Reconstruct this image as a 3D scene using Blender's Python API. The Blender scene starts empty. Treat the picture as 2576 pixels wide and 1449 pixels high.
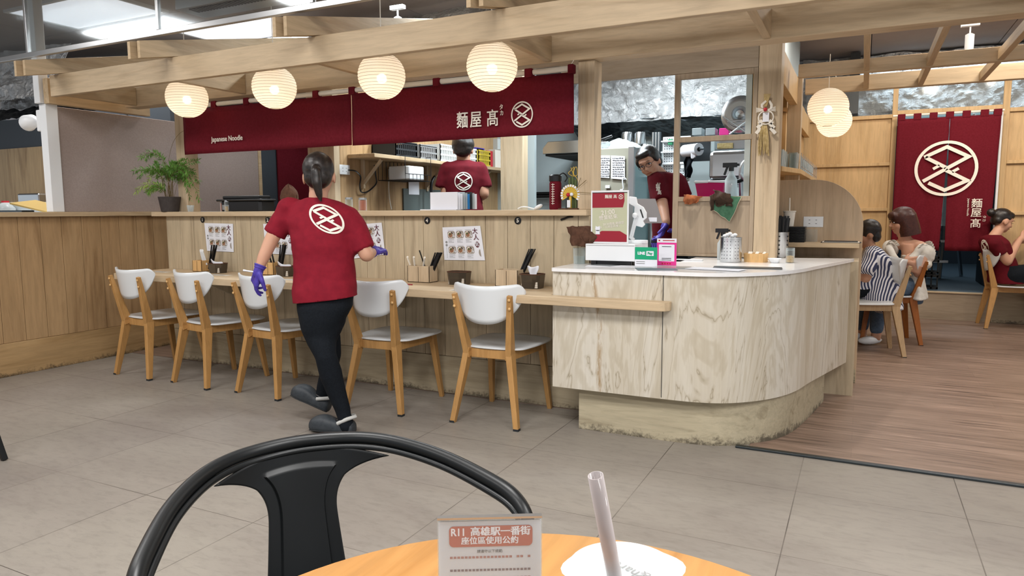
import bpy, bmesh, math, random
from mathutils import Vector as V, Matrix, noise
from mathutils.bvhtree import BVHTree
random.seed(7)
S = bpy.context.scene
COL = S.collection
PI = math.pi
# ---------------------------------------------------------------- camera
EYE = V((0, 0, 1.18)); FPX = 1769.8
RR = V((0.895779, 0.444477, -0.004508)); DD = V((0.044160, -0.099080, -0.994099)); FF = V((-0.442301, 0.890294, -0.108382))
cam = bpy.data.cameras.new('camera'); co = bpy.data.objects.new('camera', cam); COL.objects.link(co)
cam.sensor_width = 36; cam.lens = FPX / 2576 * 36; cam.clip_start = .02
co.matrix_world = Matrix(((RR.x, -DD.x, -FF.x, EYE.x), (RR.y, -DD.y, -FF.y, EYE.y), (RR.z, -DD.z, -FF.z, EYE.z), (0, 0, 0, 1)))
S.camera = co
# ---------------------------------------------------------------- view, world, lamps
S.view_settings.view_transform = 'Standard'; S.view_settings.look = 'None'
S.view_settings.exposure = 0.24; S.view_settings.gamma = 1; S.view_settings.use_curve_mapping = False
S.cycles.use_denoising = True
S.cycles.max_bounces = 6; S.cycles.diffuse_bounces = 3; S.cycles.glossy_bounces = 3
S.cycles.transmission_bounces = 5; S.cycles.transparent_max_bounces = 10
S.cycles.caustics_reflective = False; S.cycles.caustics_refractive = False
S.cycles.sample_clamp_indirect = 4
W = bpy.data.worlds.new('world'); S.world = W; W.use_nodes = True
W.node_tree.nodes['Background'].inputs[0].default_value = (.86, .93, 1, 1)
W.node_tree.nodes['Background'].inputs[1].default_value = .70

def lamp(name, kind, loc, power, color=(1, 1, 1), size=.1, sizey=None, to=None, spot=1.2, blend=.5):
    l = bpy.data.lights.new(name, kind); l.energy = power; l.color = color
    if kind == 'AREA':
        l.size = size
        if sizey: l.shape = 'RECTANGLE'; l.size_y = sizey
    elif kind != 'SUN': l.shadow_soft_size = size
    if kind == 'SPOT': l.spot_size = spot; l.spot_blend = blend
    o = bpy.data.objects.new(name, l); COL.objects.link(o); o.location = loc
    if to is not None: o.rotation_euler = (V(to) - V(loc)).to_track_quat('-Z', 'Y').to_euler()
    return o
# food hall ceiling panels: first two in sight, the rest added overhead for fill (each lamp sits right under its diffuser, built further down)
HALL = [(-6.07, 4.0), (-5.35, 5.05), (-6.07, 1.6), (-3.67, 1.6), (-1.27, 1.2), (1.13, .9), (-3.67, -.8), (-1.27, -.8), (1.13, -.8), (3.5, 1.6)]
for i, (x, y) in enumerate(HALL):
    lamp('hall_and_fill_lamp', 'AREA', (x, y, 2.86), 58 if (x > 0 and y > .5) else 46 if (x > -2 and y > 1) else 27 if y > 0 else 36, (1, .975, .945), 1.15, .55)
for p, w in (((-2.2, 6.3, 2.75), 30), ((-1.6, 7.0, 2.75), 14), ((-2.3, 5.4, 2.7), 46), ((-2.9, 4.6, 2.75), 34)):  # last one is an added fill lamp that lifts the shelf wall
    lamp('kitchen_and_fill_lamp', 'AREA', p, w, (.86, .95, 1), .9, .25)
for p, t, w in (((.75, 6.6, 2.75), (.2, 8.7, 1.9), 26), ((1.35, 6.9, 2.75), (1.7, 8.7, 1.7), 26), ((.5, 5.3, 2.8), (.55, 5.0, 0), 26),
                ((1.6, 5.0, 2.8), (1.7, 4.9, 0), 26), ((.7, 6.3, 2.8), (.9, 8.7, 1.6), 18)):
    lamp('track_spot_lamp', 'SPOT', p, w * 1.5, (1, .86, .70), .03, to=t, spot=1.35, blend=.7)

lamp('island_fill_spot', 'SPOT', (-.85, 4.05, 2.68), 62, (1, .95, .88), .04, to=(-.75, 4.0, 0), spot=1.5, blend=.8)  # added spot out of view, brightens the quartz top
for x, y, w in ((1.0, 5.6, 26), (2.3, 7.2, 24), (.4, 7.9, 10), (-.1, 6.6, 10)):  # added ambient fill for the dining room
    lamp('dining_fill_lamp', 'AREA', (x, y, 2.84), w, (1, .93, .84), .8, .4)

# ---------------------------------------------------------------- colour + materials
def C(h, a=1.0):
    h = h.lstrip('#'); v = [int(h[i:i + 2], 16) / 255 for i in (0, 2, 4)]
    return tuple((c / 12.92 if c <= .04045 else ((c + .055) / 1.055) ** 2.4) for c in v) + (a,)
def mat(name, col='#808080', rough=.5, metal=0., spec=.5, trans=0., alpha=1., emit=None, es=1., sss=0, ior=1.45, coat=0):
    m = bpy.data.materials.new(name); m.use_nodes = True; b = m.node_tree.nodes['Principled BSDF']
    b.inputs['Base Color'].default_value = C(col) if isinstance(col, str) else col
    b.inputs['Roughness'].default_value = rough; b.inputs['Metallic'].default_value = metal
    b.inputs['Specular IOR Level'].default_value = spec; b.inputs['Transmission Weight'].default_value = trans
    b.inputs['Alpha'].default_value = alpha; b.inputs['IOR'].default_value = ior
    b.inputs['Coat Weight'].default_value = coat
    if sss: b.inputs['Subsurface Weight'].default_value = sss; b.inputs['Subsurface Radius'].default_value = (.02, .008, .004)
    if emit: b.inputs['Emission Color'].default_value = C(emit); b.inputs['Emission Strength'].default_value = es
    return m
def nd(m, t, **k):
    n = m.node_tree.nodes.new(t)
    for a, v in k.items():
        if a.startswith('i_'): n.inputs[a[2:].replace('_', ' ')].default_value = v
        else: setattr(n, a, v)
    return n
def lk(m, a, b): m.node_tree.links.new(a, b)
def coords(m, scale=(1, 1, 1), rot=(0, 0, 0)):
    t = nd(m, 'ShaderNodeTexCoord'); p = nd(m, 'ShaderNodeMapping')
    p.inputs['Scale'].default_value = scale; p.inputs['Rotation'].default_value = rot
    lk(m, t.outputs['Object'], p.inputs['Vector']); return p.outputs['Vector']
def ramp(m, fac, stops):
    r = nd(m, 'ShaderNodeValToRGB'); e = r.color_ramp.elements
    while len(e) > 1: e.remove(e[-1])
    e[0].position = stops[0][0]; e[0].color = stops[0][1] if not isinstance(stops[0][1], str) else C(stops[0][1])
    for p, c in stops[1:]:
        x = e.new(p); x.color = C(c) if isinstance(c, str) else c
    lk(m, fac, r.inputs['Fac']); return r.outputs['Color']
def mix(m, a, b, fac, mode='MIX'):
    n = nd(m, 'ShaderNodeMix', data_type='RGBA', blend_type=mode)
    for s, v in ((n.inputs[6], a), (n.inputs[7], b), (n.inputs[0], fac)):
        if hasattr(v, 'is_linked'): lk(m, v, s)
        elif isinstance(v, str): s.default_value = C(v)
        else: s.default_value = v
    return n.outputs[2]
def bump(m, h, s=.2, d=.002):
    b = nd(m, 'ShaderNodeBump'); b.inputs['Strength'].default_value = s; b.inputs['Distance'].default_value = d
    lk(m, h, b.inputs['Height']); lk(m, b.outputs['Normal'], m.node_tree.nodes['Principled BSDF'].inputs['Normal'])
def base(m, c): lk(m, c, m.node_tree.nodes['Principled BSDF'].inputs['Base Color'])
def noise_(m, vec, sc, det=4, dist=0., rough=.5):
    n = nd(m, 'ShaderNodeTexNoise'); n.inputs['Scale'].default_value = sc; n.inputs['Detail'].default_value = det
    n.inputs['Distortion'].default_value = dist; n.inputs['Roughness'].default_value = rough
    lk(m, vec, n.inputs['Vector']); return n.outputs['Fac']
AX = {'x': (.09, 1, 1), 'y': (1, .09, 1), 'z': (1, 1, .09)}
def wood(name, light, dark, ax='z', rough=.5, sc=1., dirt=0., fig=.5, spec=.35, worn=False):
    m = mat(name, light, rough, spec=spec); s = AX[ax]
    v = coords(m, tuple(a * sc for a in s))
    n1 = noise_(m, v, 7, 6, 1.6, .6); n2 = noise_(m, v, 46, 4, .4, .65); n3 = noise_(m, v, 2.2, 3, 2.5, .5)
    c = ramp(m, n1, [(.30, dark), (.48, light), (.62, light), (.78, dark)])
    c = mix(m, c, light, 1 - fig)
    f = ramp(m, n2, [(.36, (.78, .78, .78, 1)), (.60, (1.04, 1.04, 1.04, 1))])
    c = mix(m, c, f, .55, 'MULTIPLY')
    g = ramp(m, n3, [(.35, (.86, .85, .83, 1)), (.65, (1.06, 1.06, 1.06, 1))])
    c = mix(m, c, g, .7, 'MULTIPLY')
    if dirt:
        w = coords(m); sx = nd(m, 'ShaderNodeSeparateXYZ'); lk(m, w, sx.inputs[0])
        mr = nd(m, 'ShaderNodeMapRange'); mr.inputs['From Min'].default_value = 0; mr.inputs['From Max'].default_value = dirt
        mr.inputs['To Min'].default_value = .55; mr.inputs['To Max'].default_value = .0; lk(m, sx.outputs['Z'], mr.inputs['Value'])
        nn = noise_(m, w, 38, 6, .3, .75); n4 = noise_(m, w, 3.1, 3)
        a = nd(m, 'ShaderNodeMath', operation='MULTIPLY'); lk(m, mr.outputs[0], a.inputs[0]); lk(m, n4, a.inputs[1])
        b = nd(m, 'ShaderNodeMath', operation='MULTIPLY_ADD'); b.inputs[1].default_value = 1.7; lk(m, a.outputs[0], b.inputs[0]); lk(m, nn, b.inputs[2])
        d = ramp(m, b.outputs[0], [(.76, (0, 0, 0, 1)), (1.0, (.8, .8, .8, 1))])
        c = mix(m, c, '#3a332b', d)
    base(m, c); bump(m, n2, .12, .001); return m
M = {}
M['oak'] = wood('oak_laminate', '#cfb898', '#ad9270', 'x', fig=.75)
M['oak_y'] = wood('oak_laminate_y', '#c9b08e', '#aa8c66', 'y', fig=.7)
M['oak_z'] = wood('oak_laminate_z', '#cbb699', '#ad9475', 'z', fig=.7)
M['plank'] = wood('pale_plank', '#c3b296', '#a18f76', 'z', fig=.85)
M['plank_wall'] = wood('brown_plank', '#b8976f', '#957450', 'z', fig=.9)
M['skirt'] = wood('skirting_oak', '#b7a98f', '#9b8c73', 'x', dirt=.075, fig=.8)
M['skirt_wall'] = wood('skirting_oak_wall', '#b7976c', '#97764b', 'y', dirt=.07, fig=.7)
M['greyoak'] = wood('grey_oak_panel', '#a99781', '#94826c', 'z', fig=.7)
M['greyoak_x'] = wood('grey_oak_panel_x', '#ab9b87', '#97866f', 'x', fig=.7)
M['archoak'] = wood('arch_oak_panel', '#cbb294', '#ab9272', 'z', fig=.8)
M['warmoak'] = wood('warm_oak', '#cfae80', '#b3905f', 'z', fig=.6)
M['shopoak'] = wood('neighbour_oak', '#c2a57c', '#94764f', 'z', fig=1.0, sc=.8)
M['beech'] = wood('beech_leg', '#bd9059', '#a67741', 'z', .4, 2, fig=.6)
M['beech_dark'] = wood('orange_beech_leg', '#a9642c', '#8c4d1f', 'z', .4, 2, fig=.6)
M['beech_pale'] = wood('pale_beech_leg', '#c3a57f', '#ab8b64', 'z', .4, 2, fig=.5)
M['tabletop'] = wood('bright_maple', '#c69257', '#aa743a', 'y', .33, 1.3, fig=.75, spec=.5)
M['bamboo'] = wood('bamboo', '#d9b078', '#c39358', 'z', .5, 3, fig=.8)
STREAK = .32
def whitewood():
    m = mat('whitewashed_veneer', '#d5cfc2', .42, spec=.4)
    v = coords(m, (1, 1, .16)); n0 = noise_(m, v, 1.9, 5, 2.6, .55)
    sy = nd(m, 'ShaderNodeMath', operation='SINE'); ml = nd(m, 'ShaderNodeMath', operation='MULTIPLY'); ml.inputs[1].default_value = 24
    lk(m, n0, ml.inputs[0]); lk(m, ml.outputs[0], sy.inputs[0]); ab_ = nd(m, 'ShaderNodeMath', operation='ABSOLUTE'); lk(m, sy.outputs[0], ab_.inputs[0])
    c = ramp(m, ab_.outputs[0], [(.0, '#a89e8c'), (.07, '#c6beae'), (.3, '#d5cfc3'), (.8, '#d6d0c3'), (1, '#c9c1b1')])
    n3 = noise_(m, coords(m, (1, 1, .05)), 3.4, 4, .8)
    c = mix(m, c, ramp(m, n3, [(.38, (.88, .84, .77, 1)), (.56, (1.02, 1.02, 1.02, 1))]), .75, 'MULTIPLY')
    n2 = noise_(m, coords(m, (1, 1, .06)), 60, 4, .3, .6)
    c = mix(m, c, ramp(m, n2, [(.35, (.91, .89, .86, 1)), (.6, (1.03, 1.03, 1.03, 1))]), .6, 'MULTIPLY')
    sx = nd(m, 'ShaderNodeSeparateXYZ'); lk(m, coords(m), sx.inputs[0])
    # the long brown streak of the front sheet
    n5 = noise_(m, coords(m, (1, 1, 1)), 2.1, 2); w = nd(m, 'ShaderNodeMath', operation='MULTIPLY_ADD'); w.inputs[1].default_value = .10
    lk(m, n5, w.inputs[0]); lk(m, sx.outputs['X'], w.inputs[2])
    zz = nd(m, 'ShaderNodeMath', operation='MULTIPLY_ADD'); zz.inputs[1].default_value = .07; lk(m, sx.outputs['Z'], zz.inputs[0]); lk(m, w.outputs[0], zz.inputs[2])
    ab = nd(m, 'ShaderNodeMath', operation='ADD'); ab.inputs[1].default_value = STREAK; lk(m, zz.outputs[0], ab.inputs[0])
    a2 = nd(m, 'ShaderNodeMath', operation='ABSOLUTE'); lk(m, ab.outputs[0], a2.inputs[0])
    st = ramp(m, a2.outputs[0], [(0, (.75, .75, .75, 1)), (.008, (.55, .55, .55, 1)), (.02, (0, 0, 0, 1))])
    n6 = noise_(m, coords(m, (1, 1, .12)), 130, 3, .5, .7)
    st = mix(m, st, ramp(m, n6, [(.42, (0, 0, 0, 1)), (.55, (1, 1, 1, 1))]), 1.0, 'MULTIPLY')
    gy = nd(m, 'ShaderNodeMath', operation='LESS_THAN'); gy.inputs[1].default_value = -.42; lk(m, sx.outputs['Y'], gy.inputs[0])
    st = mix(m, st, gy.outputs[0], 1.0, 'MULTIPLY')
    c = mix(m, c, '#9c7b4c', st)
    base(m, c); bump(m, n2, .08, .001); return m
M['whitewood'] = whitewood()
M['toe'] = wood('toe_kick_oak', '#bdb298', '#9f937a', 'x', dirt=.085, fig=1, sc=1.4)
def floor_tile():
    m = mat('vinyl_stone_tile', '#8b8178', .45, spec=.35)
    v = coords(m, (.35, 1, 1)); w = coords(m)
    n1 = noise_(m, v, 3.2, 8, .8, .68); n2 = noise_(m, w, 1.1, 3, .3); n3 = noise_(m, v, 34, 5, .3, .7)
    c = ramp(m, n1, [(.25, '#7e766f'), (.5, '#908a81'), (.75, '#9d968d')])
    c = mix(m, c, ramp(m, n2, [(.35, '#857d78'), (.65, '#958f86')]), .45)
    c = mix(m, c, ramp(m, n3, [(.30, (.72, .72, .72, 1)), (.52, (1.03, 1.03, 1.03, 1))]), .55, 'MULTIPLY')
    sx = nd(m, 'ShaderNodeSeparateXYZ'); lk(m, w, sx.inputs[0])
    out = []; cells = []
    for ax, off in (('X', .203), ('Y', -3.09)):
        a = nd(m, 'ShaderNodeMath', operation='MULTIPLY_ADD'); a.inputs[1].default_value = 1 / .612; a.inputs[2].default_value = off / .612
        lk(m, sx.outputs[ax], a.inputs[0])
        f = nd(m, 'ShaderNodeMath', operation='FRACT'); lk(m, a.outputs[0], f.inputs[0])
        fl = nd(m, 'ShaderNodeMath', operation='FLOOR'); lk(m, a.outputs[0], fl.inputs[0]); cells.append(fl.outputs[0])
        s = nd(m, 'ShaderNodeMath', operation='SUBTRACT'); s.inputs[1].default_value = .5; lk(m, f.outputs[0], s.inputs[0])
        b = nd(m, 'ShaderNodeMath', operation='ABSOLUTE'); lk(m, s.outputs[0], b.inputs[0])
        g = nd(m, 'ShaderNodeMath', operation='GREATER_THAN'); g.inputs[1].default_value = .4968 if ax == 'X' else .4974; lk(m, b.outputs[0], g.inputs[0])
        out.append(g.outputs[0])
    mx = nd(m, 'ShaderNodeMath', operation='MAXIMUM'); lk(m, out[0], mx.inputs[0]); lk(m, out[1], mx.inputs[1])
    cb = nd(m, 'ShaderNodeCombineXYZ'); lk(m, cells[0], cb.inputs[0]); lk(m, cells[1], cb.inputs[1])
    wn = nd(m, 'ShaderNodeTexWhiteNoise', noise_dimensions='2D'); lk(m, cb.outputs[0], wn.inputs['Vector'])
    c = mix(m, c, ramp(m, wn.outputs['Value'], [(0, (.955, .945, .95, 1)), (1, (1.035, 1.03, 1.02, 1))]), 1., 'MULTIPLY')
    n4 = noise_(m, w, 1.7, 2)
    k = nd(m, 'ShaderNodeMath', operation='MULTIPLY'); lk(m, mx.outputs[0], k.inputs[0])
    lk(m, ramp(m, n4, [(.38, (.35, .35, .35, 1)), (.6, (.95, .95, .95, 1))]), k.inputs[1])
    c = mix(m, c, '#4b443e', k.outputs[0]); base(m, c); bump(m, n3, .06, .0008)
    return m
M['tile'] = floor_tile()
def floor_wood():
    m = mat('laminate_floor', '#8a7464', .42, spec=.4)
    v = coords(m, (.07, 1, 1)); n1 = noise_(m, v, 34, 6, .3, .7); n2 = noise_(m, coords(m, (.12, 1, 1)), 5, 3, .5)
    br = nd(m, 'ShaderNodeTexBrick'); br.offset = .37; br.inputs['Scale'].default_value = 1
    br.inputs['Brick Width'].default_value = 1.2; br.inputs['Row Height'].default_value = .145; br.inputs['Mortar Size'].default_value = .0008
    br.inputs['Color1'].default_value = (.78, .74, .72, 1); br.inputs['Color2'].default_value = (1.08, 1.06, 1.05, 1); br.inputs['Mortar'].default_value = (.5, .45, .42, 1)
    lk(m, coords(m), br.inputs['Vector'])
    c = ramp(m, n1, [(.30, '#5a4a40'), (.45, '#847062'), (.60, '#957f71'), (.74, '#b8a292')])
    c = mix(m, c, ramp(m, n2, [(.35, (.84, .82, .80, 1)), (.65, (1.08, 1.08, 1.08, 1))]), .8, 'MULTIPLY')
    c = mix(m, c, br.outputs['Color'], .55, 'MULTIPLY'); base(m, c); bump(m, n1, .1, .001); return m
M['lam'] = floor_wood()
def speckle(name, a, b, sc, rough=.6, bs=.1, spec=.4):
    m = mat(name, a, rough, spec=spec); n = noise_(m, coords(m), sc, 5, .2, .6)
    base(m, ramp(m, n, [(.35, a), (.65, b)])); bump(m, n, bs, .002); return m
M['greypanel'] = speckle('grey_fabric_panel', '#988a85', '#a1938d', 90, .75)
M['maroon'] = speckle('maroon_cloth', '#5d0f1b', '#661522', 60, .85, .15, .2)
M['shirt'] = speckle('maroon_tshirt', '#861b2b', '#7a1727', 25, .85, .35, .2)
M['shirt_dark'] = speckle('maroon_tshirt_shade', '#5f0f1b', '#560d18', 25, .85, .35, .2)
M['tabgrey'] = mat('tablet_grey', '#7f7b7b', .4)
M['white'] = mat('white_paint', '#e9ebed', .35)
M['cream'] = mat('cream_print', '#e9e2d6', .7)
M['seatwhite'] = mat('white_lacquer', '#dfe3e6', .28, spec=.5, coat=.2)
M['quartz'] = speckle('white_quartz', '#ecebeb', '#f6f5f5', 8, .16, .0, .6)
M['ceil'] = speckle('ceiling_board', '#a29996', '#aaa29f', 1.2, .85, .02)
M['ceil_light'] = mat('white_ceiling_board', '#a49c97', .8)
M['kwall'] = speckle('kitchen_wall', '#c3d0d2', '#ccd7d8', 2, .5, .02)
M['steel'] = mat('brushed_steel', '#bfc2c5', .26, 1.)
M['steel_dark'] = mat('dark_steel', '#4e5458', .4, 1.)
M['alu'] = mat('aluminium', '#b9babb', .3, .9)
M['black'] = mat('black_plastic', '#121214', .35)
M['blackmetal'] = mat('black_powder_coat', '#141719', .38, .25, .6)
M['dark'] = mat('dark_grey', '#26292c', .7)
M['darkpanel'] = mat('slate_panel', '#3a4149', .6)
M['pants'] = speckle('black_trousers', '#10141a', '#161b21', 120, .85, .2, .2)
M['clog'] = speckle('grey_black_clog', '#30353a', '#3b4045', 50, .5, .1)
M['strap'] = mat('grey_strap', '#b9b9b6', .6)
M['skin'] = mat('skin', '#c9997f', .5, sss=.12)
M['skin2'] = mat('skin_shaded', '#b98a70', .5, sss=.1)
M['hair'] = speckle('black_hair', '#110d0c', '#2a201c', 70, .38, .5, .6)
M['hair_brown'] = speckle('brown_hair', '#3a1d18', '#4d2820', 60, .42, .5, .5)
M['glove'] = speckle('purple_nitrile', '#43369a', '#5546ab', 40, .45, .3)
M['blouse'] = speckle('white_blouse', '#e6e2da', '#d3cdc2', 18, .8, .6)
M['denim'] = speckle('denim', '#5d6f84', '#4e6076', 60, .8, .3)
M['leaf'] = speckle('fern_leaf', '#4b7a2e', '#6d9a3f', 30, .55)
M['leaf_light'] = mat('fern_leaf_light', '#9cb45a', .55)
M['stem'] = mat('fern_stem', '#6b5a34', .7)
M['pot'] = speckle('charcoal_pot', '#3a3433', '#433d3b', 30, .7)
M['glass'] = mat('clear_glass', '#eef3f4', .04, trans=1., ior=1.2, spec=.5)
M['plastic'] = mat('frosted_plastic', '#dfe4e6', .3, trans=.7, ior=1.15)
M['acrylic'] = mat('clear_acrylic', '#f2f5f6', .05, trans=1., ior=1.05)
M['paper'] = mat('white_paper', '#e6e7ee', .75)
M['paleblue'] = mat('corridor_light_blue', '#9fc4d6', .6)
M['red'] = mat('sign_red', '#97182c', .45)
M['beige'] = mat('sign_beige', '#bfc0a2', .5)
M['gold'] = mat('gold_paper', '#d9b548', .45, .3)
M['straw'] = speckle('rice_straw', '#cbb483', '#b09660', 60, .8)
M['greencard'] = mat('green_card', '#10a172', .4)
M['pink'] = mat('pink_card', '#e0368f', .4)
M['magenta'] = mat('magenta_plastic', '#c21560', .35)
M['bluefolder'] = mat('blue_folder', '#2f7fc0', .4)
M['brownrag'] = speckle('brown_rag', '#4f3528', '#5f4132', 60, .95, .5)
M['darkrag'] = speckle('dark_brown_rag', '#382a20', '#453328', 60, .95, .5)
M['orangerag'] = speckle('rust_rag', '#9c5a38', '#a9663f', 60, .95, .5)
M['greenrag'] = speckle('green_rag', '#41684f', '#4b735a', 60, .95, .4)
M['ragtrim'] = mat('rag_trim', '#cdbfa6', .9)
M['orange'] = mat('chilli_powder', '#b4562a', .8)
M['sesame'] = speckle('sesame', '#c9a877', '#ab875a', 150, .9)
M['redtape'] = mat('red_paper', '#b5232e', .6)
M['crate_yellow'] = mat('yellow_crate', '#c8b23a', .5)
M['crate_white'] = mat('white_crate', '#cfd2d0', .5)
M['greygreen'] = mat('splash_panel', '#596260', .5)
M['orangebrown'] = mat('terracotta_print', '#b0593f', .6)
M['ink'] = mat('black_ink', '#2b2b2e', .7)
M['inkgrey'] = mat('grey_ink', '#8b8b8b', .7)
M['inkmaroon'] = mat('maroon_ink', '#5e2430', .7)
M['broth'] = mat('broth_print', '#94684e', .7)
M['bowl'] = mat('bowl_print', '#9b9186', .7)
M['herb'] = mat('herb_print', '#53603a', .7)
M['card'] = mat('cardboard', '#b59a5c', .8)
M['cream_metal'] = mat('fridge_enamel', '#9d9a8b', .5)
M['glassdoor'] = mat('fridge_glass', '#7faab0', .12, spec=.7)
M['bluegrey'] = mat('corridor_floor', '#56646f', .45)
M['green'] = mat('green_leafy', '#2f8a5f', .6)
def foilmat():
    m = mat('aluminium_foil', '#cfcfcf', .33, .72)
    n = nd(m, 'ShaderNodeTexVoronoi'); n.feature = 'F1'; n.inputs['Scale'].default_value = 5; lk(m, coords(m, (1, 1, 1.3)), n.inputs['Vector'])
    n2 = noise_(m, coords(m), 7, 7, 3.0, .62)
    a = nd(m, 'ShaderNodeMath', operation='ADD'); lk(m, n.outputs['Distance'], a.inputs[0]); lk(m, n2, a.inputs[1])
    bump(m, a.outputs[0], .9, .045); return m
M['foil'] = foilmat()
def wireglass():
    m = bpy.data.materials.new('wired_glass'); m.use_nodes = True; t = m.node_tree; t.nodes.clear()
    o = t.nodes.new('ShaderNodeOutputMaterial'); mx = t.nodes.new('ShaderNodeMixShader'); tr = t.nodes.new('ShaderNodeBsdfTransparent'); g = t.nodes.new('ShaderNodeBsdfGlossy')
    tr.inputs[0].default_value = (.9, .92, .92, 1); g.inputs['Roughness'].default_value = .08; g.inputs[0].default_value = (.8, .85, .88, 1)
    lw = t.nodes.new('ShaderNodeLayerWeight'); lw.inputs[0].default_value = .25
    t.links.new(lw.outputs['Facing'], mx.inputs[0]); t.links.new(tr.outputs[0], mx.inputs[1]); t.links.new(g.outputs[0], mx.inputs[2])
    t.links.new(mx.outputs[0], o.inputs[0]); return m
M['wireglass'] = wireglass()
def thinglass(name, col, amt):
    m = bpy.data.materials.new(name); m.use_nodes = True; t = m.node_tree; t.nodes.clear()
    o = t.nodes.new('ShaderNodeOutputMaterial'); mx = t.nodes.new('ShaderNodeMixShader'); tr = t.nodes.new('ShaderNodeBsdfTransparent'); g = t.nodes.new('ShaderNodeBsdfPrincipled')
    tr.inputs[0].default_value = C(col); g.inputs['Base Color'].default_value = C(col); g.inputs['Roughness'].default_value = .08
    lw = t.nodes.new('ShaderNodeLayerWeight'); lw.inputs[0].default_value = .5
    a = t.nodes.new('ShaderNodeMath'); a.operation = 'MULTIPLY_ADD'; a.inputs[1].default_value = .5; a.inputs[2].default_value = amt
    t.links.new(lw.outputs['Facing'], a.inputs[0]); t.links.new(a.outputs[0], mx.inputs[0])
    t.links.new(tr.outputs[0], mx.inputs[1]); t.links.new(g.outputs[0], mx.inputs[2]); t.links.new(mx.outputs[0], o.inputs[0]); return m
M['glass'] = thinglass('clear_glass_wall', '#eef4f5', .08)
M['plastic'] = thinglass('frosted_plastic_wall', '#dde4e6', .35)
M['acrylic'] = thinglass('clear_acrylic_wall', '#f4f7f8', .06)
M['smoke'] = thinglass('smoked_glass', '#8a7d6c', .18)
M['strawclear'] = thinglass('translucent_straw', '#cfc8c8', .35)
M['cupwhite'] = mat('cup_white', '#c4c4c0', .4)
def lanternmat():
    m = bpy.data.materials.new('lantern_paper'); m.use_nodes = True; t = m.node_tree; t.nodes.clear()
    o = t.nodes.new('ShaderNodeOutputMaterial'); m1 = t.nodes.new('ShaderNodeMixShader'); m2 = t.nodes.new('ShaderNodeMixShader')
    tl = t.nodes.new('ShaderNodeBsdfTranslucent'); df = t.nodes.new('ShaderNodeBsdfDiffuse'); tp = t.nodes.new('ShaderNodeBsdfTransparent')
    tl.inputs[0].default_value = (.95, .90, .83, 1); df.inputs[0].default_value = (.9, .86, .8, 1); tp.inputs[0].default_value = (1, .95, .85, 1)
    m1.inputs[0].default_value = .42; m2.inputs[0].default_value = .10
    t.links.new(tl.outputs[0], m1.inputs[1]); t.links.new(df.outputs[0], m1.inputs[2])
    t.links.new(m1.outputs[0], m2.inputs[1]); t.links.new(tp.outputs[0], m2.inputs[2]); t.links.new(m2.outputs[0], o.inputs[0]); return m
M['lantern'] = lanternmat()
M['bulb'] = mat('bulb_glow', '#ffffff', .5, emit='#ffe2bd', es=16)
M['diffuser'] = mat('panel_glow', '#ffffff', .5, emit='#eef4ff', es=.95)
M['spotglow'] = mat('spot_glow', '#ffffff', .5, emit='#fff0dc', es=14)
def stripes():
    m = mat('striped_shirt', '#e8e8ee', .85); v = coords(m)
    w = nd(m, 'ShaderNodeTexWave'); w.wave_type = 'BANDS'; w.bands_direction = 'X'; w.inputs['Scale'].default_value = 17; w.inputs['Distortion'].default_value = .5
    w.inputs['Detail'].default_value = 1; w.inputs['Detail Scale'].default_value = .6
    lk(m, coords(m, (1, 1, .12), (0, 0, .5)), w.inputs['Vector'])
    base(m, ramp(m, w.outputs['Fac'], [(.42, '#e4e4ea'), (.52, '#363c5c')])); return m
M['stripe'] = stripes()

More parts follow.
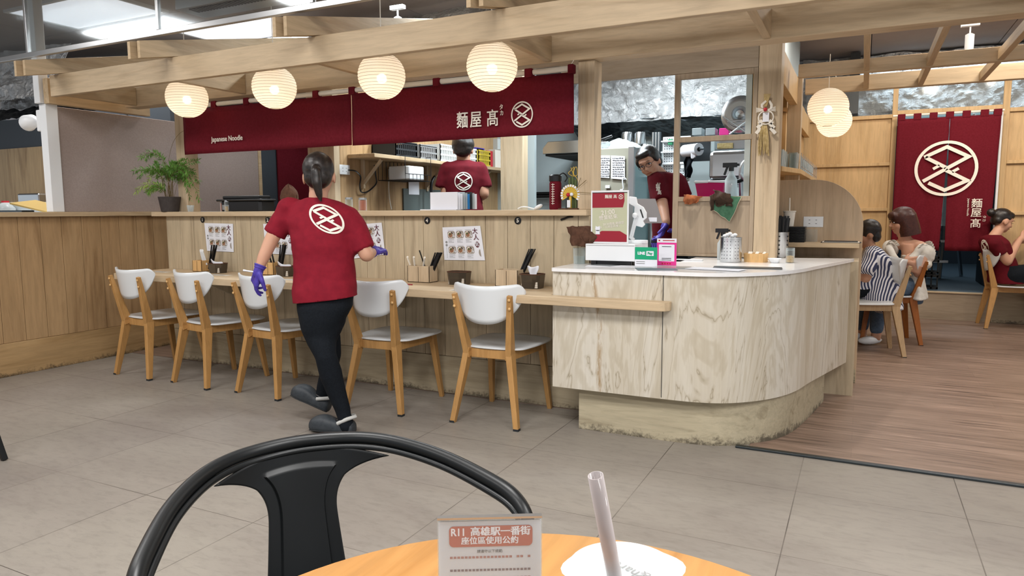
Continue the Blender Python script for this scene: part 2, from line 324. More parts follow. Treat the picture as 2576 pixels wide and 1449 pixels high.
# ---------------------------------------------------------------- geometry helpers
def at(px, py, Y=None, X=None, Z=None, D=None):
    c = RR * ((px - 1288) / FPX) + DD * ((py - 724.5) / FPX) + FF
    t = Y / c.y if Y is not None else X / c.x if X is not None else (Z - EYE.z) / c.z if Z is not None else D
    return EYE + c * t
class MB:
    def __init__(s): s.b = bmesh.new()
    def box(s, x0, y0, z0, x1, y1, z1):
        v = [s.b.verts.new(p) for p in ((x0, y0, z0), (x1, y0, z0), (x1, y1, z0), (x0, y1, z0), (x0, y0, z1), (x1, y0, z1), (x1, y1, z1), (x0, y1, z1))]
        for f in ((0, 3, 2, 1), (4, 5, 6, 7), (0, 1, 5, 4), (1, 2, 6, 5), (2, 3, 7, 6), (3, 0, 4, 7)): s.b.faces.new([v[i] for i in f])
        return s
    def prism(s, poly, z0, z1, mtx=None):
        lo = [s.b.verts.new((p[0], p[1], z0)) for p in poly]; hi = [s.b.verts.new((p[0], p[1], z1)) for p in poly]; n = len(poly)
        s.b.faces.new(lo[::-1]); s.b.faces.new(hi)
        for i in range(n): s.b.faces.new((lo[i], lo[(i + 1) % n], hi[(i + 1) % n], hi[i]))
        if mtx:
            for v in lo + hi: v.co = mtx @ v.co
        return s
    def bar(s, p0, p1, w, h, up=V((0, 0, 1)), w1=None, h1=None):
        p0, p1 = V(p0), V(p1); d = (p1 - p0).normalized(); up = V(up)
        sx = d.cross(up)
        if sx.length < 1e-4: sx = d.cross(V((0, 1, 0)))
        sx.normalize(); uz = sx.cross(d); w1 = w1 or w; h1 = h1 or h; v = []
        for p, a, b in ((p0, w / 2, h / 2), (p1, w1 / 2, h1 / 2)):
            v += [s.b.verts.new(p + sx * x * a + uz * y * b) for x, y in ((-1, -1), (1, -1), (1, 1), (-1, 1))]
        for f in ((3, 2, 1, 0), (4, 5, 6, 7), (0, 1, 5, 4), (1, 2, 6, 5), (2, 3, 7, 6), (3, 0, 4, 7)): s.b.faces.new([v[i] for i in f])
        return s
    def tube(s, pts, r, seg=10, cap=True, closed=False):
        pts = [V(p) for p in pts]; n = len(pts); rs = r if isinstance(r, (list, tuple)) else [r] * n; rings = []; ref = None
        for i, p in enumerate(pts):
            a = pts[(i - 1) % n] if (closed or i) else pts[0]; b = pts[(i + 1) % n] if (closed or i < n - 1) else pts[-1]
            d = (b - a).normalized()
            if ref is None: ref = d.orthogonal().normalized()
            ref = (ref - d * ref.dot(d)); ref = ref.normalized() if ref.length > 1e-6 else d.orthogonal().normalized()
            q = d.cross(ref)
            rings.append([s.b.verts.new(p + (ref * math.cos(2 * PI * k / seg) + q * math.sin(2 * PI * k / seg)) * rs[i]) for k in range(seg)])
        for i in range(n if closed else n - 1):
            A, B = rings[i], rings[(i + 1) % n]
            for k in range(seg): s.b.faces.new((A[k], A[(k + 1) % seg], B[(k + 1) % seg], B[k]))
        if cap and not closed: s.b.faces.new(rings[0][::-1]); s.b.faces.new(rings[-1])
        return s
    def lathe(s, prof, c=(0, 0, 0), seg=32, cap=True):
        c = V(c); rings = []
        for r, z in prof: rings.append([s.b.verts.new(c + V((r * math.cos(2 * PI * k / seg), r * math.sin(2 * PI * k / seg), z))) for k in range(seg)])
        for A, B in zip(rings, rings[1:]):
            for k in range(seg): s.b.faces.new((A[k], A[(k + 1) % seg], B[(k + 1) % seg], B[k]))
        if cap: s.b.faces.new(rings[0][::-1]); s.b.faces.new(rings[-1])
        return s
    def grid(s, fn, nu, nv):
        g = [[s.b.verts.new(fn(i / nu, j / nv)) for j in range(nv + 1)] for i in range(nu + 1)]
        for i in range(nu):
            for j in range(nv): s.b.faces.new((g[i][j], g[i + 1][j], g[i + 1][j + 1], g[i][j + 1]))
        return s
    def ball(s, c, r, seg=2, mtx=None):
        r = r if isinstance(r, (tuple, list)) else (r, r, r)
        m = Matrix.Translation(V(c)) @ (mtx.to_4x4() if mtx else Matrix()) @ Matrix.Diagonal((*r, 1))
        bmesh.ops.create_icosphere(s.b, subdivisions=seg, radius=1, matrix=m); return s
    def xf(s, m): bmesh.ops.transform(s.b, matrix=m, verts=s.b.verts); return s
    def build(s, name, m, parent=None, smooth=False, bevel=0, solid=0, sub=0, loc=None):
        bmesh.ops.recalc_face_normals(s.b, faces=s.b.faces)
        me = bpy.data.meshes.new(name); s.b.to_mesh(me); s.b.free()
        if smooth:
            me.polygons.foreach_set('use_smooth', [True] * len(me.polygons))
        me.materials.append(m)
        return link(name, me, parent, bevel, solid, sub, smooth)
def link(name, me, parent=None, bevel=0, solid=0, sub=0, smooth=False):
    o = bpy.data.objects.new(name, me); COL.objects.link(o)
    if parent:
        o.parent = parent
        # geometry was written in world space: bring it into the parent's frame (no rotation or scale at build time)
        w = parent; off = V((0, 0, 0))
        while w: off += w.location; w = w.parent
        if getattr(parent, '_', None) is None and not LOCAL[0]: me.transform(Matrix.Translation(-off))
    if solid: d = o.modifiers.new('solid', 'SOLIDIFY'); d.thickness = solid; d.offset = 0
    if bevel: d = o.modifiers.new('bevel', 'BEVEL'); d.width = bevel; d.segments = 2; d.limit_method = 'ANGLE'; d.angle_limit = .6
    if sub: d = o.modifiers.new('sub', 'SUBSURF'); d.levels = sub; d.render_levels = sub
    if smooth and not sub:
        try: me.set_sharp_from_angle(angle=.9)
        except Exception: pass
    return o
LOCAL = [False]
def thing(name, label, cat, loc=(0, 0, 0), rz=0, group=None):
    o = bpy.data.objects.new(name, None); COL.objects.link(o); o.location = loc; o.rotation_euler = (0, 0, rz); o.empty_display_size = .1
    o['label'] = label; o['category'] = cat
    if group: o['group'] = group
    return o
def tag(o, label, cat, group=None, kind=None):
    o['label'] = label; o['category'] = cat
    if group: o['group'] = group
    if kind: o['kind'] = kind
    # put the origin at the thing's own base
    if o.type == 'MESH' and o.parent is None and len(o.data.vertices):
        xs = [v.co for v in o.data.vertices]; n = len(xs)
        c = V((sum(v.x for v in xs) / n, sum(v.y for v in xs) / n, min(v.z for v in xs)))
        o.data.transform(Matrix.Translation(-c)); o.location = o.location + c
    return o
def struct(o): o['kind'] = 'structure'; return o
def dup(root, loc, rz, label=None, group=None):
    r = root.copy(); COL.objects.link(r); r.location = loc; r.rotation_euler = (0, 0, rz)
    if label: r['label'] = label
    if group: r['group'] = group
    for ch in list(root.children):
        c = ch.copy(); COL.objects.link(c); c.parent = r
        for g in ch.children: d = g.copy(); COL.objects.link(d); d.parent = c
    return r
def spline(pts, n=8, closed=False):
    P = [V(p) if len(p) == 3 else V((p[0], p[1], 0)) for p in pts]; out = []; N = len(P)
    for i in range(N if closed else N - 1):
        p0 = P[(i - 1) % N] if (closed or i) else P[0]; p1 = P[i]; p2 = P[(i + 1) % N]; p3 = P[(i + 2) % N] if (closed or i < N - 2) else P[-1]
        for k in range(n):
            t = k / n
            out.append(.5 * ((2 * p1) + (-p0 + p2) * t + (2 * p0 - 5 * p1 + 4 * p2 - p3) * t * t + (-p0 + 3 * p1 - 3 * p2 + p3) * t ** 3))
    if not closed: out.append(P[-1])
    return out
RX = Matrix.Rotation(PI / 2, 4, 'X')      # flat XY shapes stand up facing -Y
def wallm(loc, rz=0, rx=PI / 2): return Matrix.Translation(V(loc)) @ Matrix.Rotation(rz, 4, 'Z') @ Matrix.Rotation(rx, 4, 'X')
def text(s, size, m, mtx, parent=None, name='lettering', ext=.0006, align='CENTER', bold=0, spacing=1., sx=1.):
    c = bpy.data.curves.new('txt', 'FONT'); c.body = s; c.size = size; c.extrude = ext; c.align_x = align; c.align_y = 'CENTER'; cjk = any(ord(q) > 255 for q in s); c.offset = 0 if cjk else bold; c.resolution_u = 3; c.space_character = spacing
    o = bpy.data.objects.new('txt', c); COL.objects.link(o)
    dg = bpy.context.evaluated_depsgraph_get(); dg.update(); me = bpy.data.meshes.new_from_object(o.evaluated_get(dg))
    bpy.data.objects.remove(o); bpy.data.curves.remove(c)
    if cjk and bold:   # thicken by overlaying shifted copies
        bm_ = bmesh.new()
        for k, (dx, dy) in enumerate(((-1, -.6), (1, -.6), (-1, .6), (1, .6))):
            m_ = me.copy(); m_.transform(Matrix.Translation((dx * bold, dy * bold, k * 2e-5))); bm_.from_mesh(m_); bpy.data.meshes.remove(m_)
        bm_.to_mesh(me); bm_.free()
    me.transform(mtx @ Matrix.Diagonal((sx, 1, 1, 1))); me.materials.clear(); me.materials.append(m); me.name = name
    return link(name, me, parent)
# ================================================================ the room
def sbox(name, m, *b, bevel=0): return struct(MB().box(*b).build(name, m, bevel=bevel))
sbox('floor', M['tile'], -14, -5, -.05, 9, 14, 0)
lamb = MB(); lamb.prism([(-.46, 3.57), (9, 3.57), (9, 8.80), (-5.50, 8.80), (-5.50, 3.83), (-.46, 3.83)], 0, .006)
o = lamb.build('floor', M['lam']); struct(o)
struct(MB().box(-.52, 3.545, 0, 9, 3.575, .011).build('trim_1', M['steel_dark'], bevel=.002))
# ceiling boards above the whole hall, with seams
cb = MB()
for i in range(-12, 9):
    for j in range(-5, 14): cb.box(i * 1.2 + .004, j * 1.2 + .004 - .4, 2.92, i * 1.2 + 1.196, j * 1.2 + .796, 2.96)
struct(cb.build('ceiling', M['ceil']))
struct(MB().box(-15, -6.5, 2.95, 11, 17, 3.0).build('ceiling', M['dark']))
# left planked wall, its skirting and cap
def planks_y(name, m, X, y0, y1, z0, z1, w, off, th=.02, gap=.003):
    b = MB(); y = y0 - ((y0 - off) % w)
    while y < y1:
        b.box(X - th, max(y + gap / 2, y0), z0, X, min(y + w - gap / 2, y1), z1); y += w
    return b.build(name, m, bevel=.0012)
def planks_x(name, m, Y, x0, x1, z0, z1, w, off, th=.02, gap=.003):
    b = MB(); x = x0 - ((x0 - off) % w)
    while x < x1:
        b.box(max(x + gap / 2, x0), Y, z0, min(x + w - gap / 2, x1), Y + th, z1); x += w
    return b.build(name, m, bevel=.0012)
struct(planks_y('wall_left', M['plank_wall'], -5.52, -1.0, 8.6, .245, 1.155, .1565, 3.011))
sbox('wall_left', M['dark'], -5.70, -1.0, 0, -5.54, 8.6, 1.155)
sbox('baseboard_left', M['skirt_wall'], -5.54, -1.0, 0, -5.512, 8.6, .243, bevel=.002)
sbox('trim_2', M['oak_y'], -5.74, -1.0, 1.156, -5.47, 4.35, 1.19, bevel=.003)
t = thing('room_divider', 'tall taupe fabric divider panel standing on the left counter wall', 'divider', (-5.56, 4.9, 1.19))
MB().box(-5.575, 3.36, 1.191, -5.545, 5.36, 1.99).build('panel', M['greypanel'], t, bevel=.003)
MB().box(-5.60, 3.27, 1.191, -5.52, 3.36, 1.998).build('post', M['white'], t, bevel=.004)
tag(MB().box(-5.60, 3.24, 2.0, -5.53, 3.31, 2.89).build('post', M['white'], bevel=.004), 'slim white upright post between divider and ceiling', 'post')
# ---------------------------------------------------------------- counter
t = thing('noodle_counter', 'long pale planked eating counter front numbered by black discs', 'counter', (-3.2, 3.9, 0))
planks_x('plank_front', M['plank'], 3.83, -4.985, -1.405, .252, 1.152, .1525, -2.999).parent = None
o = bpy.data.objects['plank_front']; o.parent = t; o.data.transform(Matrix.Translation(-t.location))
MB().box(-4.985, 3.851, 0, -1.50, 3.96, 1.152).build('core', M['plank'], t)
MB().box(-4.985, 3.825, .006, -1.405, 3.851, .25).build('skirting', M['skirt'], t, bevel=.002)
tag(MB().box(-5.10, 3.785, 1.153, -1.408, 4.02, 1.188).build('ledge', M['oak'], bevel=.003), 'thin pale wooden ledge running on top of the eating counter', 'ledge')
t = thing('bar_shelf', 'narrow wooden eating bar jutting from the counter front over the chairs', 'table', (-3, 3.6, .69))
pl = [(-4.985, 3.828), (-4.985, 3.36), (-.88, 3.36), (-.845, 3.372), (-.828, 3.40), (-.828, 3.4385), (-1.478, 3.4385), (-1.478, 3.828)]
MB().prism(pl, .69, .735).build('bar_top', M['oak'], t, bevel=.003)
for x in (-4.2, -2.7): MB().prism([(0, 0), (.30, 0), (.30, -.02), (.03, -.14), (0, -.14)], -.012, .012, Matrix.Translation(V((x, 3.826, .689))) @ Matrix.Rotation(-PI / 2, 4, 'Z') @ RX).build('bracket', M['plank'], t)
# ---------------------------------------------------------------- reception island
outl = lambda pts, n=6: [(p.x, p.y) for p in spline(pts, n)]
face = [(-1.468, 3.445), (-1.2, 3.442), (-.9, 3.442), (-.70, 3.452), (-.56, 3.50), (-.44, 3.60), (-.345, 3.73), (-.275, 3.90), (-.22, 4.14), (-.14, 4.45), (-.055, 4.78)]
t = thing('reception_counter', 'rounded island counter clad in whitewashed marbled veneer', 'counter', (-.8, 3.9, 0))
fo = outl(face, 5)
b = MB()
zb = .235
back = [(-.10, 4.80), (-.5, 4.60), (-.97, 4.57), (-.97, 3.96), (-1.38, 3.96), (-1.38, 3.86), (-1.468, 3.82)]
b.prism(fo + back, zb, .862)
MBo = b.build('veneer_body', M['whitewood'], t)
bm_ = MB(); bm_.box(-.873, 3.4395, .243, -.8705, 3.4425, .86).build('seam', M['ink'], t)
toe = [(-1.338, 3.505), (-1.0, 3.503), (-.75, 3.508), (-.60, 3.54), (-.47, 3.625), (-.36, 3.745), (-.285, 3.93), (-.225, 4.25), (-.168, 4.65)]
MB().prism(outl(toe, 5) + [(-.6, 4.62), (-.97, 4.55), (-.97, 3.97), (-1.338, 3.97)], 0, .234).build('toe_kick', M['toe'], t)
slab = [(-1.478, 3.452), (-1.462, 3.432), (-1.43, 3.427), (-1.1, 3.427), (-.85, 3.427), (-.69, 3.437), (-.55, 3.487), (-.43, 3.59), (-.333, 3.72), (-.262, 3.90), (-.205, 4.14), (-.125, 4.45), (-.04, 4.80), (-.055, 4.83)]
MB().prism(outl(slab, 5) + [(-.45, 4.74), (-.61, 4.595), (-.955, 4.59), (-.955, 4.16), (-1.37, 4.10), (-1.37, 3.835), (-1.478, 3.835)], .862, .88).build('quartz_top', M['quartz'], t, bevel=.004)
# ---------------------------------------------------------------- posts and beams of the timber canopy
def timber(name, label, m, *bx, group=None, cat='beam', bevel=.003):
    return tag(MB().box(*bx).build(name, m, bevel=bevel), label, cat, group)
timber('post', 'pale wooden post between red banner and kitchen opening', M['oak_z'], -1.490, 3.861, 1.1885, -1.392, 3.985, 2.028, cat='post')
timber('post', 'pale wooden post behind the potted fern left of red banner', M['oak_z'], -4.914, 3.900, 1.1885, -4.813, 4.02, 2.028, cat='post')
timber('post', 'lower wooden post in the nook between counter front and marbled island', M['oak_z'], -1.498, 3.853, 0, -1.385, 3.985, 1.152, cat='post')
timber('crossbeam', 'front crossbeam of the timber canopy, nearest the camera', M['oak'], -5.36, 3.22, 2.03, 6.5, 3.262, 2.18)
timber('crossbeam', 'second crossbeam of the canopy, carried right on the posts above red banner', M['oak'], -5.40, 3.83, 2.029, 6.5, 3.95, 2.18)
JX = [-5.27, -4.07, -2.87, -1.66, -.47, .73, 1.93, 3.13]
where = ['at the far left end', 'above leftmost paper lantern', 'above the running server', 'beside rightmost counter lantern', 'over the island counter', 'near right edge', 'at right edge', 'beyond the frame']
for x, w in zip(JX, where):
    timber('cross_joist', 'short wooden joist between the two front crossbeams ' + w, M['oak_y'], x - .02, 3.264, 2.035, x + .02, 3.828, 2.175, group='short canopy joists')
s = .222
for x, w in zip(JX, where):
    t = thing('rafter', 'sloping double-board rafter resting on the front crossbeam ' + w, 'rafter', (x, 3.2, 2.18), group='sloping rafters')
    for dx, y0 in ((-.028, 2.955), (.022, 2.985)):
        z = lambda y: 2.183 + s * (y - 3.22)
        pr = [(y0, z(y0)), (4.9, z(4.9)), (4.9, z(4.9) + .105), (y0, z(y0) + .105)]
        MB().prism(pr, -.012, .012, Matrix.Translation(V((x + dx, 0, 0))) @ Matrix(((0, 0, 1, 0), (1, 0, 0, 0), (0, 1, 0, 0), (0, 0, 0, 1)))).build('board', M['oak_y'], t, bevel=.002)
timber('beam', 'wooden beam running back along the top of the taupe divider', M['oak_y'], -5.52, 3.264, 1.995, -5.46, 4.10, 2.18)
# dining room canopy grid
lamp('corridor_lamp', 'AREA', (.8, 8.95, 2.86), 9, (.72, .88, 1), 1.6, .12, to=(.8, 9.0, 0))
timber('crossbeam', 'third thin crossbeam over the dining room', M['oak'], -.43, 5.20, 2.065, 6, 5.26, 2.15)
timber('crossbeam', 'fourth thin crossbeam over the dining room', M['oak'], -.44, 5.96, 2.065, 6, 6.02, 2.175)
for i, (x, w) in enumerate(((-.02, 'above the paper lanterns'), (.33, 'left of the door curtain'), (.70, 'above the door curtain'), (1.08, 'right of the door curtain'), (1.5, 'at right edge'), (1.95, 'past the edge'))):
    tag(MB().box(x - .017, 3.955, 2.07, x + .017, 5.958, 2.13).build('ceiling_slat', M['oak_y'], bevel=.002), 'thin slat running back over the dining room ' + w, 'slat', 'dining room ceiling slats')
timber('beam', 'beam running back from the decorated column', M['warmoak'], -.545, 4.765, 1.985, -.49, 5.94, 2.185)
timber('post', 'slim wooden post at the end of the glass shelf wall beam', M['oak_z'], -.56, 5.945, 1.385, -.46, 5.955 + .09, 2.2, cat='post')
timber('beam', 'far beam running back to the dining room end wall', M['warmoak'], -.63, 6.05, 1.985, -.575, 8.66, 2.185)
# decorated column, kitchen hatch screen and header
timber('column', 'wide pale column carrying the straw new year ornament', M['oak_z'], -.606, 4.60, .881, -.475, 4.75, 2.30, cat='column')
timber('fascia_panel', 'greyish wooden fascia panel above the kitchen opening', M['greyoak_x'], -1.9, 4.60, 2.045, -.608, 4.63, 2.42, cat='panel')
t = thing('kitchen_screen', 'wooden screen with two open frames and solid base, beside the column', 'screen', (-.86, 4.61, .88))
A, B = -1.115, -.608
for n, bx in (('stile', (A, 4.60, .885, A + .035, 4.635, 2.044)), ('stile', (B - .025, 4.60, .885, B, 4.635, 2.044)), ('rail', (A + .035, 4.60, 2.01, B - .025, 4.635, 2.044)),
              ('rail', (A + .035, 4.60, 1.615, B - .025, 4.635, 1.648)), ('rail', (A + .035, 4.60, 1.238, B - .025, 4.635, 1.268)), ('rail', (A + .035, 4.60, .885, B - .025, 4.635, .90))):
    MB().box(*bx).build(n, M['greyoak'], t, bevel=.002)
MB().box(A + .035, 4.612, .90, B - .025, 4.63, 1.238).build('panel', M['greyoak'], t)
# arched partition
t = thing('arched_partition', 'wooden partition with rounded top corner beside the seated diners', 'partition', (-.27, 5.25, 0))
r = .31; arc = [(.0 - r + r * math.cos(a), 1.385 - r + r * math.sin(a)) for a in [PI / 2 * k / 12 for k in range(13)]]
MB().prism([(-.60, .003), (0, .003)] + arc + [(-.60, 1.385)], -.012, .012, Matrix.Translation(V((.005, 5.252, 0))) @ RX).build('panel', M['archoak'], t, bevel=.002)
MB().box(-.595, 5.265, .003, -.02, 6.0, .93).build('cabinet', M['plank'], t, bevel=.002)
MB().box(-.595, 5.238, .003, .001, 5.2395, .10).build('base_strip', M['toe'], t)
tag(MB().box(-.55, 5.02, .935, -.012, 5.236, .966).build('wall_shelf', M['oak'], bevel=.003), 'small wooden shelf fixed to the arched partition under the outlet', 'shelf')
tag(MB().box(-.47, 4.86, .003, -.01, 5.236, .86).build('side_cabinet', M['plank'], bevel=.003), 'pale wooden cabinet block under the small shelf behind the island', 'cabinet')
# dining room side wall with glass shelf
struct(MB().box(-.66, 4.77, 0, -.635, 8.7, 2.3).build('wall_middle', M['warmoak']))
timber('wall_batten', 'vertical batten on the glass shelf wall', M['warmoak'], -.634, 6.3, 1.0, -.60, 6.34, 1.98, cat='batten')
# end wall of the dining room: frames and panels
EW = 8.78
struct(MB().box(-.66, EW, 0, .262, EW + .03, 2.18).build('wall_back', M['warmoak']))
struct(MB().box(1.262, EW, 0, 6, EW + .03, 2.18).build('wall_back', M['warmoak']))
for x0, x1, z0, z1 in ((.235, .285, .3, 2.55), (1.225, 1.285, .3, 2.55), (-.634, .235, 2.16, 2.20), (.285, 1.225, 2.19, 2.235), (1.285, 5, 2.16, 2.20), (-.634, .235, 1.655, 1.69), (-.634, .235, 1.165, 1.20), (1.285, 5, 1.64, 1.675), (1.285, 5, 1.12, 1.155), (-.634, 5, 2.5, 2.55)):
    struct(MB().box(x0, EW - .035, z0, x1, EW - .001, z1).build('trim_3', M['warmoak'], bevel=.003))
for i, (x0, x1) in enumerate(((-.63, .235), (.285, 1.225), (1.285, 4.0))):
    struct(MB().box(x0, EW + .0, 2.236, x1, EW + .004, 2.5).build('window_%d' % (i + 1), M['acrylic']))
struct(MB().box(-.634, EW - .055, 0, 1.24, EW - .0, .292).build('wall_back', M['greyoak_x']))
struct(MB().box(-.3, EW - .07, .292, 1.24, EW + .03, .304).build('trim_4', M['oak'], bevel=.002))
struct(MB().box(1.24, EW - .075, 0, 6, EW - .002, .34).build('wall_back', M['skirt']))
struct(MB().box(1.24, EW - .085, .34, 6, EW - .002, .352).build('trim_5', M['oak'], bevel=.002))
struct(MB().box(-3.4, EW + .01, .25, 6, 14, .298).build('floor', M['bluegrey']))
struct(MB().box(-3.4, 13.5, .3, 6, 13.6, 2.9).build('wall_corridor', M['darkpanel']))
struct(MB().box(1.8, EW + .05, .3, 1.9, 13.5, 2.9).build('wall_corridor', M['darkpanel']))
struct(MB().box(-.2, EW + .05, .3, -.1, 13.5, 2.9).build('wall_corridor', M['dark']))
lamp('corridor_lamp', 'AREA', (.9, 11.5, 2.6), 14, (.7, .88, 1), 1.0, .3)
# ---------------------------------------------------------------- kitchen shell
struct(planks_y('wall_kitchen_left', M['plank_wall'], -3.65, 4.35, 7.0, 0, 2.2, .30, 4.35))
timber('post', 'wooden post left of the shelf wall in the kitchen', M['oak_z'], -3.90, 4.28, 0, -3.64, 4.345, 2.4, cat='post')
timber('post', 'wooden post right of the cook with his back turned', M['oak_z'], -3.20, 6.2, 0, -2.96, 6.32, 2.6, cat='post')
struct(MB().box(-5.5, 8.0, 0, -.66, 8.06, 2.9).build('wall_kitchen_back', M['kwall']))
struct(MB().box(-3.66, 7.0, 0, -3.2, 7.05, 2.9).build('wall_kitchen_left', M['kwall']))
struct(MB().box(-.70, 4.77, 0, -.664, 8.0, 2.9).build('wall_kitchen_right', M['kwall']))
struct(MB().box(-5.60, 5.37, 0, -5.56, 8.0, 2.9).build('wall_far_left', M['darkpanel']))
struct(MB().box(-5.58, 5.36, 1.191, -5.54, 5.40, 2.0).build('trim_8', M['oak_y']))
tag(MB().box(-5.55, 5.62, 1.19, -5.535, 6.9, 2.0).build('side_curtain', M['maroon']), 'dark maroon curtain in the shaded doorway left of the server\'s head', 'curtain')
struct(MB().box(-9.5, 6.9, 1.9, -3.7, 6.95, 2.9).build('wall_far_back', M['darkpanel']))
# neighbour stall at the far left
struct(MB().box(-9.5, 4.4, .9, -5.62, 4.46, 1.86).build('wall_neighbour', M['shopoak']))
struct(MB().box(-9.5, 4.42, 1.861, -5.62, 4.47, 2.16).build('wall_neighbour', M['darkpanel']))
for x in (-6.22, -7.4): struct(MB().box(x, 4.405, 1.87, x + .025, 4.419, 2.16).build('trim_6', M['dark']))
tag(MB().box(-9, 3.30, 1.10, -5.72, 3.9, 1.175).build('stall_worktop', M['white'], bevel=.004), 'white worktop of the neighbouring stall behind the left wall', 'worktop')
# ---------------------------------------------------------------- foil-wrapped ducts
def crumple(name, label, P0, U, Vv, nu, nv, amp, m=M['foil'], dark=None, freq=2.1, seed=0.):
    P0, U, Vv = V(P0), V(U), V(Vv); n = U.cross(Vv).normalized()
    def fn(a, b):
        p = P0 + U * a + Vv * b; q = p * freq + V((seed, seed, 0))
        d = abs(noise.noise(q)) + .5 * abs(noise.noise(q * 2.3)) + .28 * abs(noise.noise(q * 5.1)) + .12 * noise.noise(q * 11)
        return p + n * amp * (d - .4)
    o = MB().grid(fn, nu, nv).build(name, m, smooth=False, solid=.004)
    return tag(o, label, 'duct')
crumple('foil_duct', 'silver foil wrapped duct seen through the kitchen opening', (-3.0, 7.45, 2.13), (2.3, 0, 0), (0, .12, .8), 150, 52, .10)
crumple('foil_duct_underside', 'dark underside of the kitchen foil duct', (-3.0, 7.45, 2.13), (2.3, 0, 0), (0, .40, -.13), 90, 20, .07, M['steel_dark'], seed=3)  # underside takes the dark steel colour
crumple('foil_duct', 'silver foil lining behind the panes over the door curtain', (-.7, 9.0, 2.1), (4.2, 0, 0), (0, .1, .8), 200, 40, .12, seed=5)
crumple('foil_duct', 'silver foil wrapped duct above the left end of the canopy', (-9.5, 5.1, 2.42), (7.6, 0, 0), (0, .15, .45), 260, 20, .10, seed=9)
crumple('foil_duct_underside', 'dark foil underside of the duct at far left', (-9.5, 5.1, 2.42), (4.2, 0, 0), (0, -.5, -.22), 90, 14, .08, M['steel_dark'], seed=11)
crumple('foil_duct', 'silver foil lining low behind the wired glass at left edge', (-9.8, 4.38, 2.36), (2.7, 0, 0), (0, .1, .5), 90, 24, .12, seed=19)
# ---------------------------------------------------------------- smoke curtain of wired glass
t = thing('glass_smoke_curtain', 'hanging wired glass smoke curtain on a grey rail', 'smoke curtain', (-4, 3.1, 2.28))
MB().box(-8.5, 3.085, 2.283, 3, 3.115, 2.318).build('rail', M['alu'], t, bevel=.003)
for i, x in enumerate((-7.5, -6.6, -5.38, -4.0, -2.75, -1.5)):
    MB().box(x - .012, 3.088, 2.318, x + .012, 3.112, 2.92).build('glazing_bar', M['alu'], t, bevel=.002)
for x0, x1 in ((-8.5, -7.515), (-7.485, -6.615), (-6.585, -5.395), (-5.365, -4.015), (-3.985, -2.765)):
    MB().box(x0, 3.098, 2.318, x1, 3.102, 2.915).build('glass_pane', M['wireglass'], t)
# soffit with a black grille and track spotlights
t = thing('air_grille', 'long linear air grille with black louvres above the rail', 'air vent', (-2.6, 3.5, 2.6))
MB().box(-4.4, 3.55, 2.60, .4, 3.80, 2.918).build('casing', M['alu'], t, bevel=.003)
g = MB()
for k in range(150): g.box(-4.3 + k * .03, 3.58, 2.594, -4.282 + k * .03, 3.66, 2.6)
g.build('louvres', M['black'], t)['kind'] = 'stuff'
def spot(label, p, lit=True, drop=.14, mtx=None):
    t = thing('track_spotlight', label, 'spotlight', p, group='white track spotlights')
    x, y, z = p
    MB().box(x - .06, y - .02, z - .03, x + .06, y + .02, z).build('mount', M['white'], t, bevel=.003)
    MB().tube([(x, y, z - .03), (x, y, z - .09)], .006).build('stem', M['white'], t)
    MB().lathe([(.028, -.02), (.03, 0), (.03, .09), (.012, .10)], (x, y, z - .18 - .0), 20).build('barrel', M['white'], t, smooth=True)
    if lit: MB().lathe([(.001, 0), (.025, 0), (.025, .003), (.001, .003)], (x, y, z - .206), 20).build('lens', M['spotglow'], t)
spot('white track spotlight hanging behind the canopy at top centre', tuple(at(1000, 14, Y=4.6)), False)
for (px, py, Y, w) in ((2442, 78, 6.4, 'over the dining room near top right corner'), (1075, 118, 6.0, 'glimpsed between crossbeams left of the tall post'), (1672, 48, 6.0, 'glimpsed between crossbeams over the kitchen')):
    spot('lit white spotlight ' + w, tuple(at(px, py - 22, Y=Y)))
spot('white spotlight added above the frame to brighten the island counter', (-.85, 4.05, 2.90))
# recessed ceiling panels; all after the first two are added out of view
for i, (x, y) in enumerate(HALL + [(-3.97, 7.0), (-1.3, 9.5), (2.3, 7.2)]):
    w = ['at top left corner behind wired glass', 'behind the canopy, above the second rafter'][i] if i < 2 else 'added out of view for fill, overhead row %s' % ['a', 'b', 'c', 'd', 'e', 'f', 'g', 'h', 'i', 'j', 'k', 'l', 'm', 'n', 'o', 'p', 'q', 'r'][i]
    t = thing('ceiling_panel_light', 'flat white ceiling light panel ' + w, 'ceiling light', (x, y, 2.89), group='flat ceiling light panels')
    fr = MB(); fr.box(x - .62, y - .33, 2.895, x + .62, y - .30, 2.919).box(x - .62, y + .30, 2.895, x + .62, y + .33, 2.919).box(x - .62, y - .30, 2.895, x - .59, y + .30, 2.919).box(x + .59, y - .30, 2.895, x + .62, y + .30, 2.919)
    fr.build('frame', M['white'], t); MB().box(x - .59, y - .30, 2.90, x + .59, y + .30, 2.918).build('diffuser', M['diffuser'], t)
for i, (px, py) in enumerate(((1120, 123), (1705, 47), (2520, 45), (2510, 160), (2445, 167))):
    c = at(px, py, Z=2.88)
    t = thing('ceiling_downlight', 'narrow bright ceiling light %s' % ['between crossbeams near centre', 'between crossbeams above the kitchen opening', 'in the top right corner', 'beyond the dining room slats at right edge', 'beyond the dining room slats'][i], 'ceiling light', c)
    MB().box(c.x - .22, c.y - .08, 2.90, c.x + .22, c.y + .08, 2.919).build('frame', M['white'], t)
    MB().box(c.x - .20, c.y - .06, 2.894, c.x + .20, c.y + .06, 2.90).build('diffuser', M['diffuser'], t)
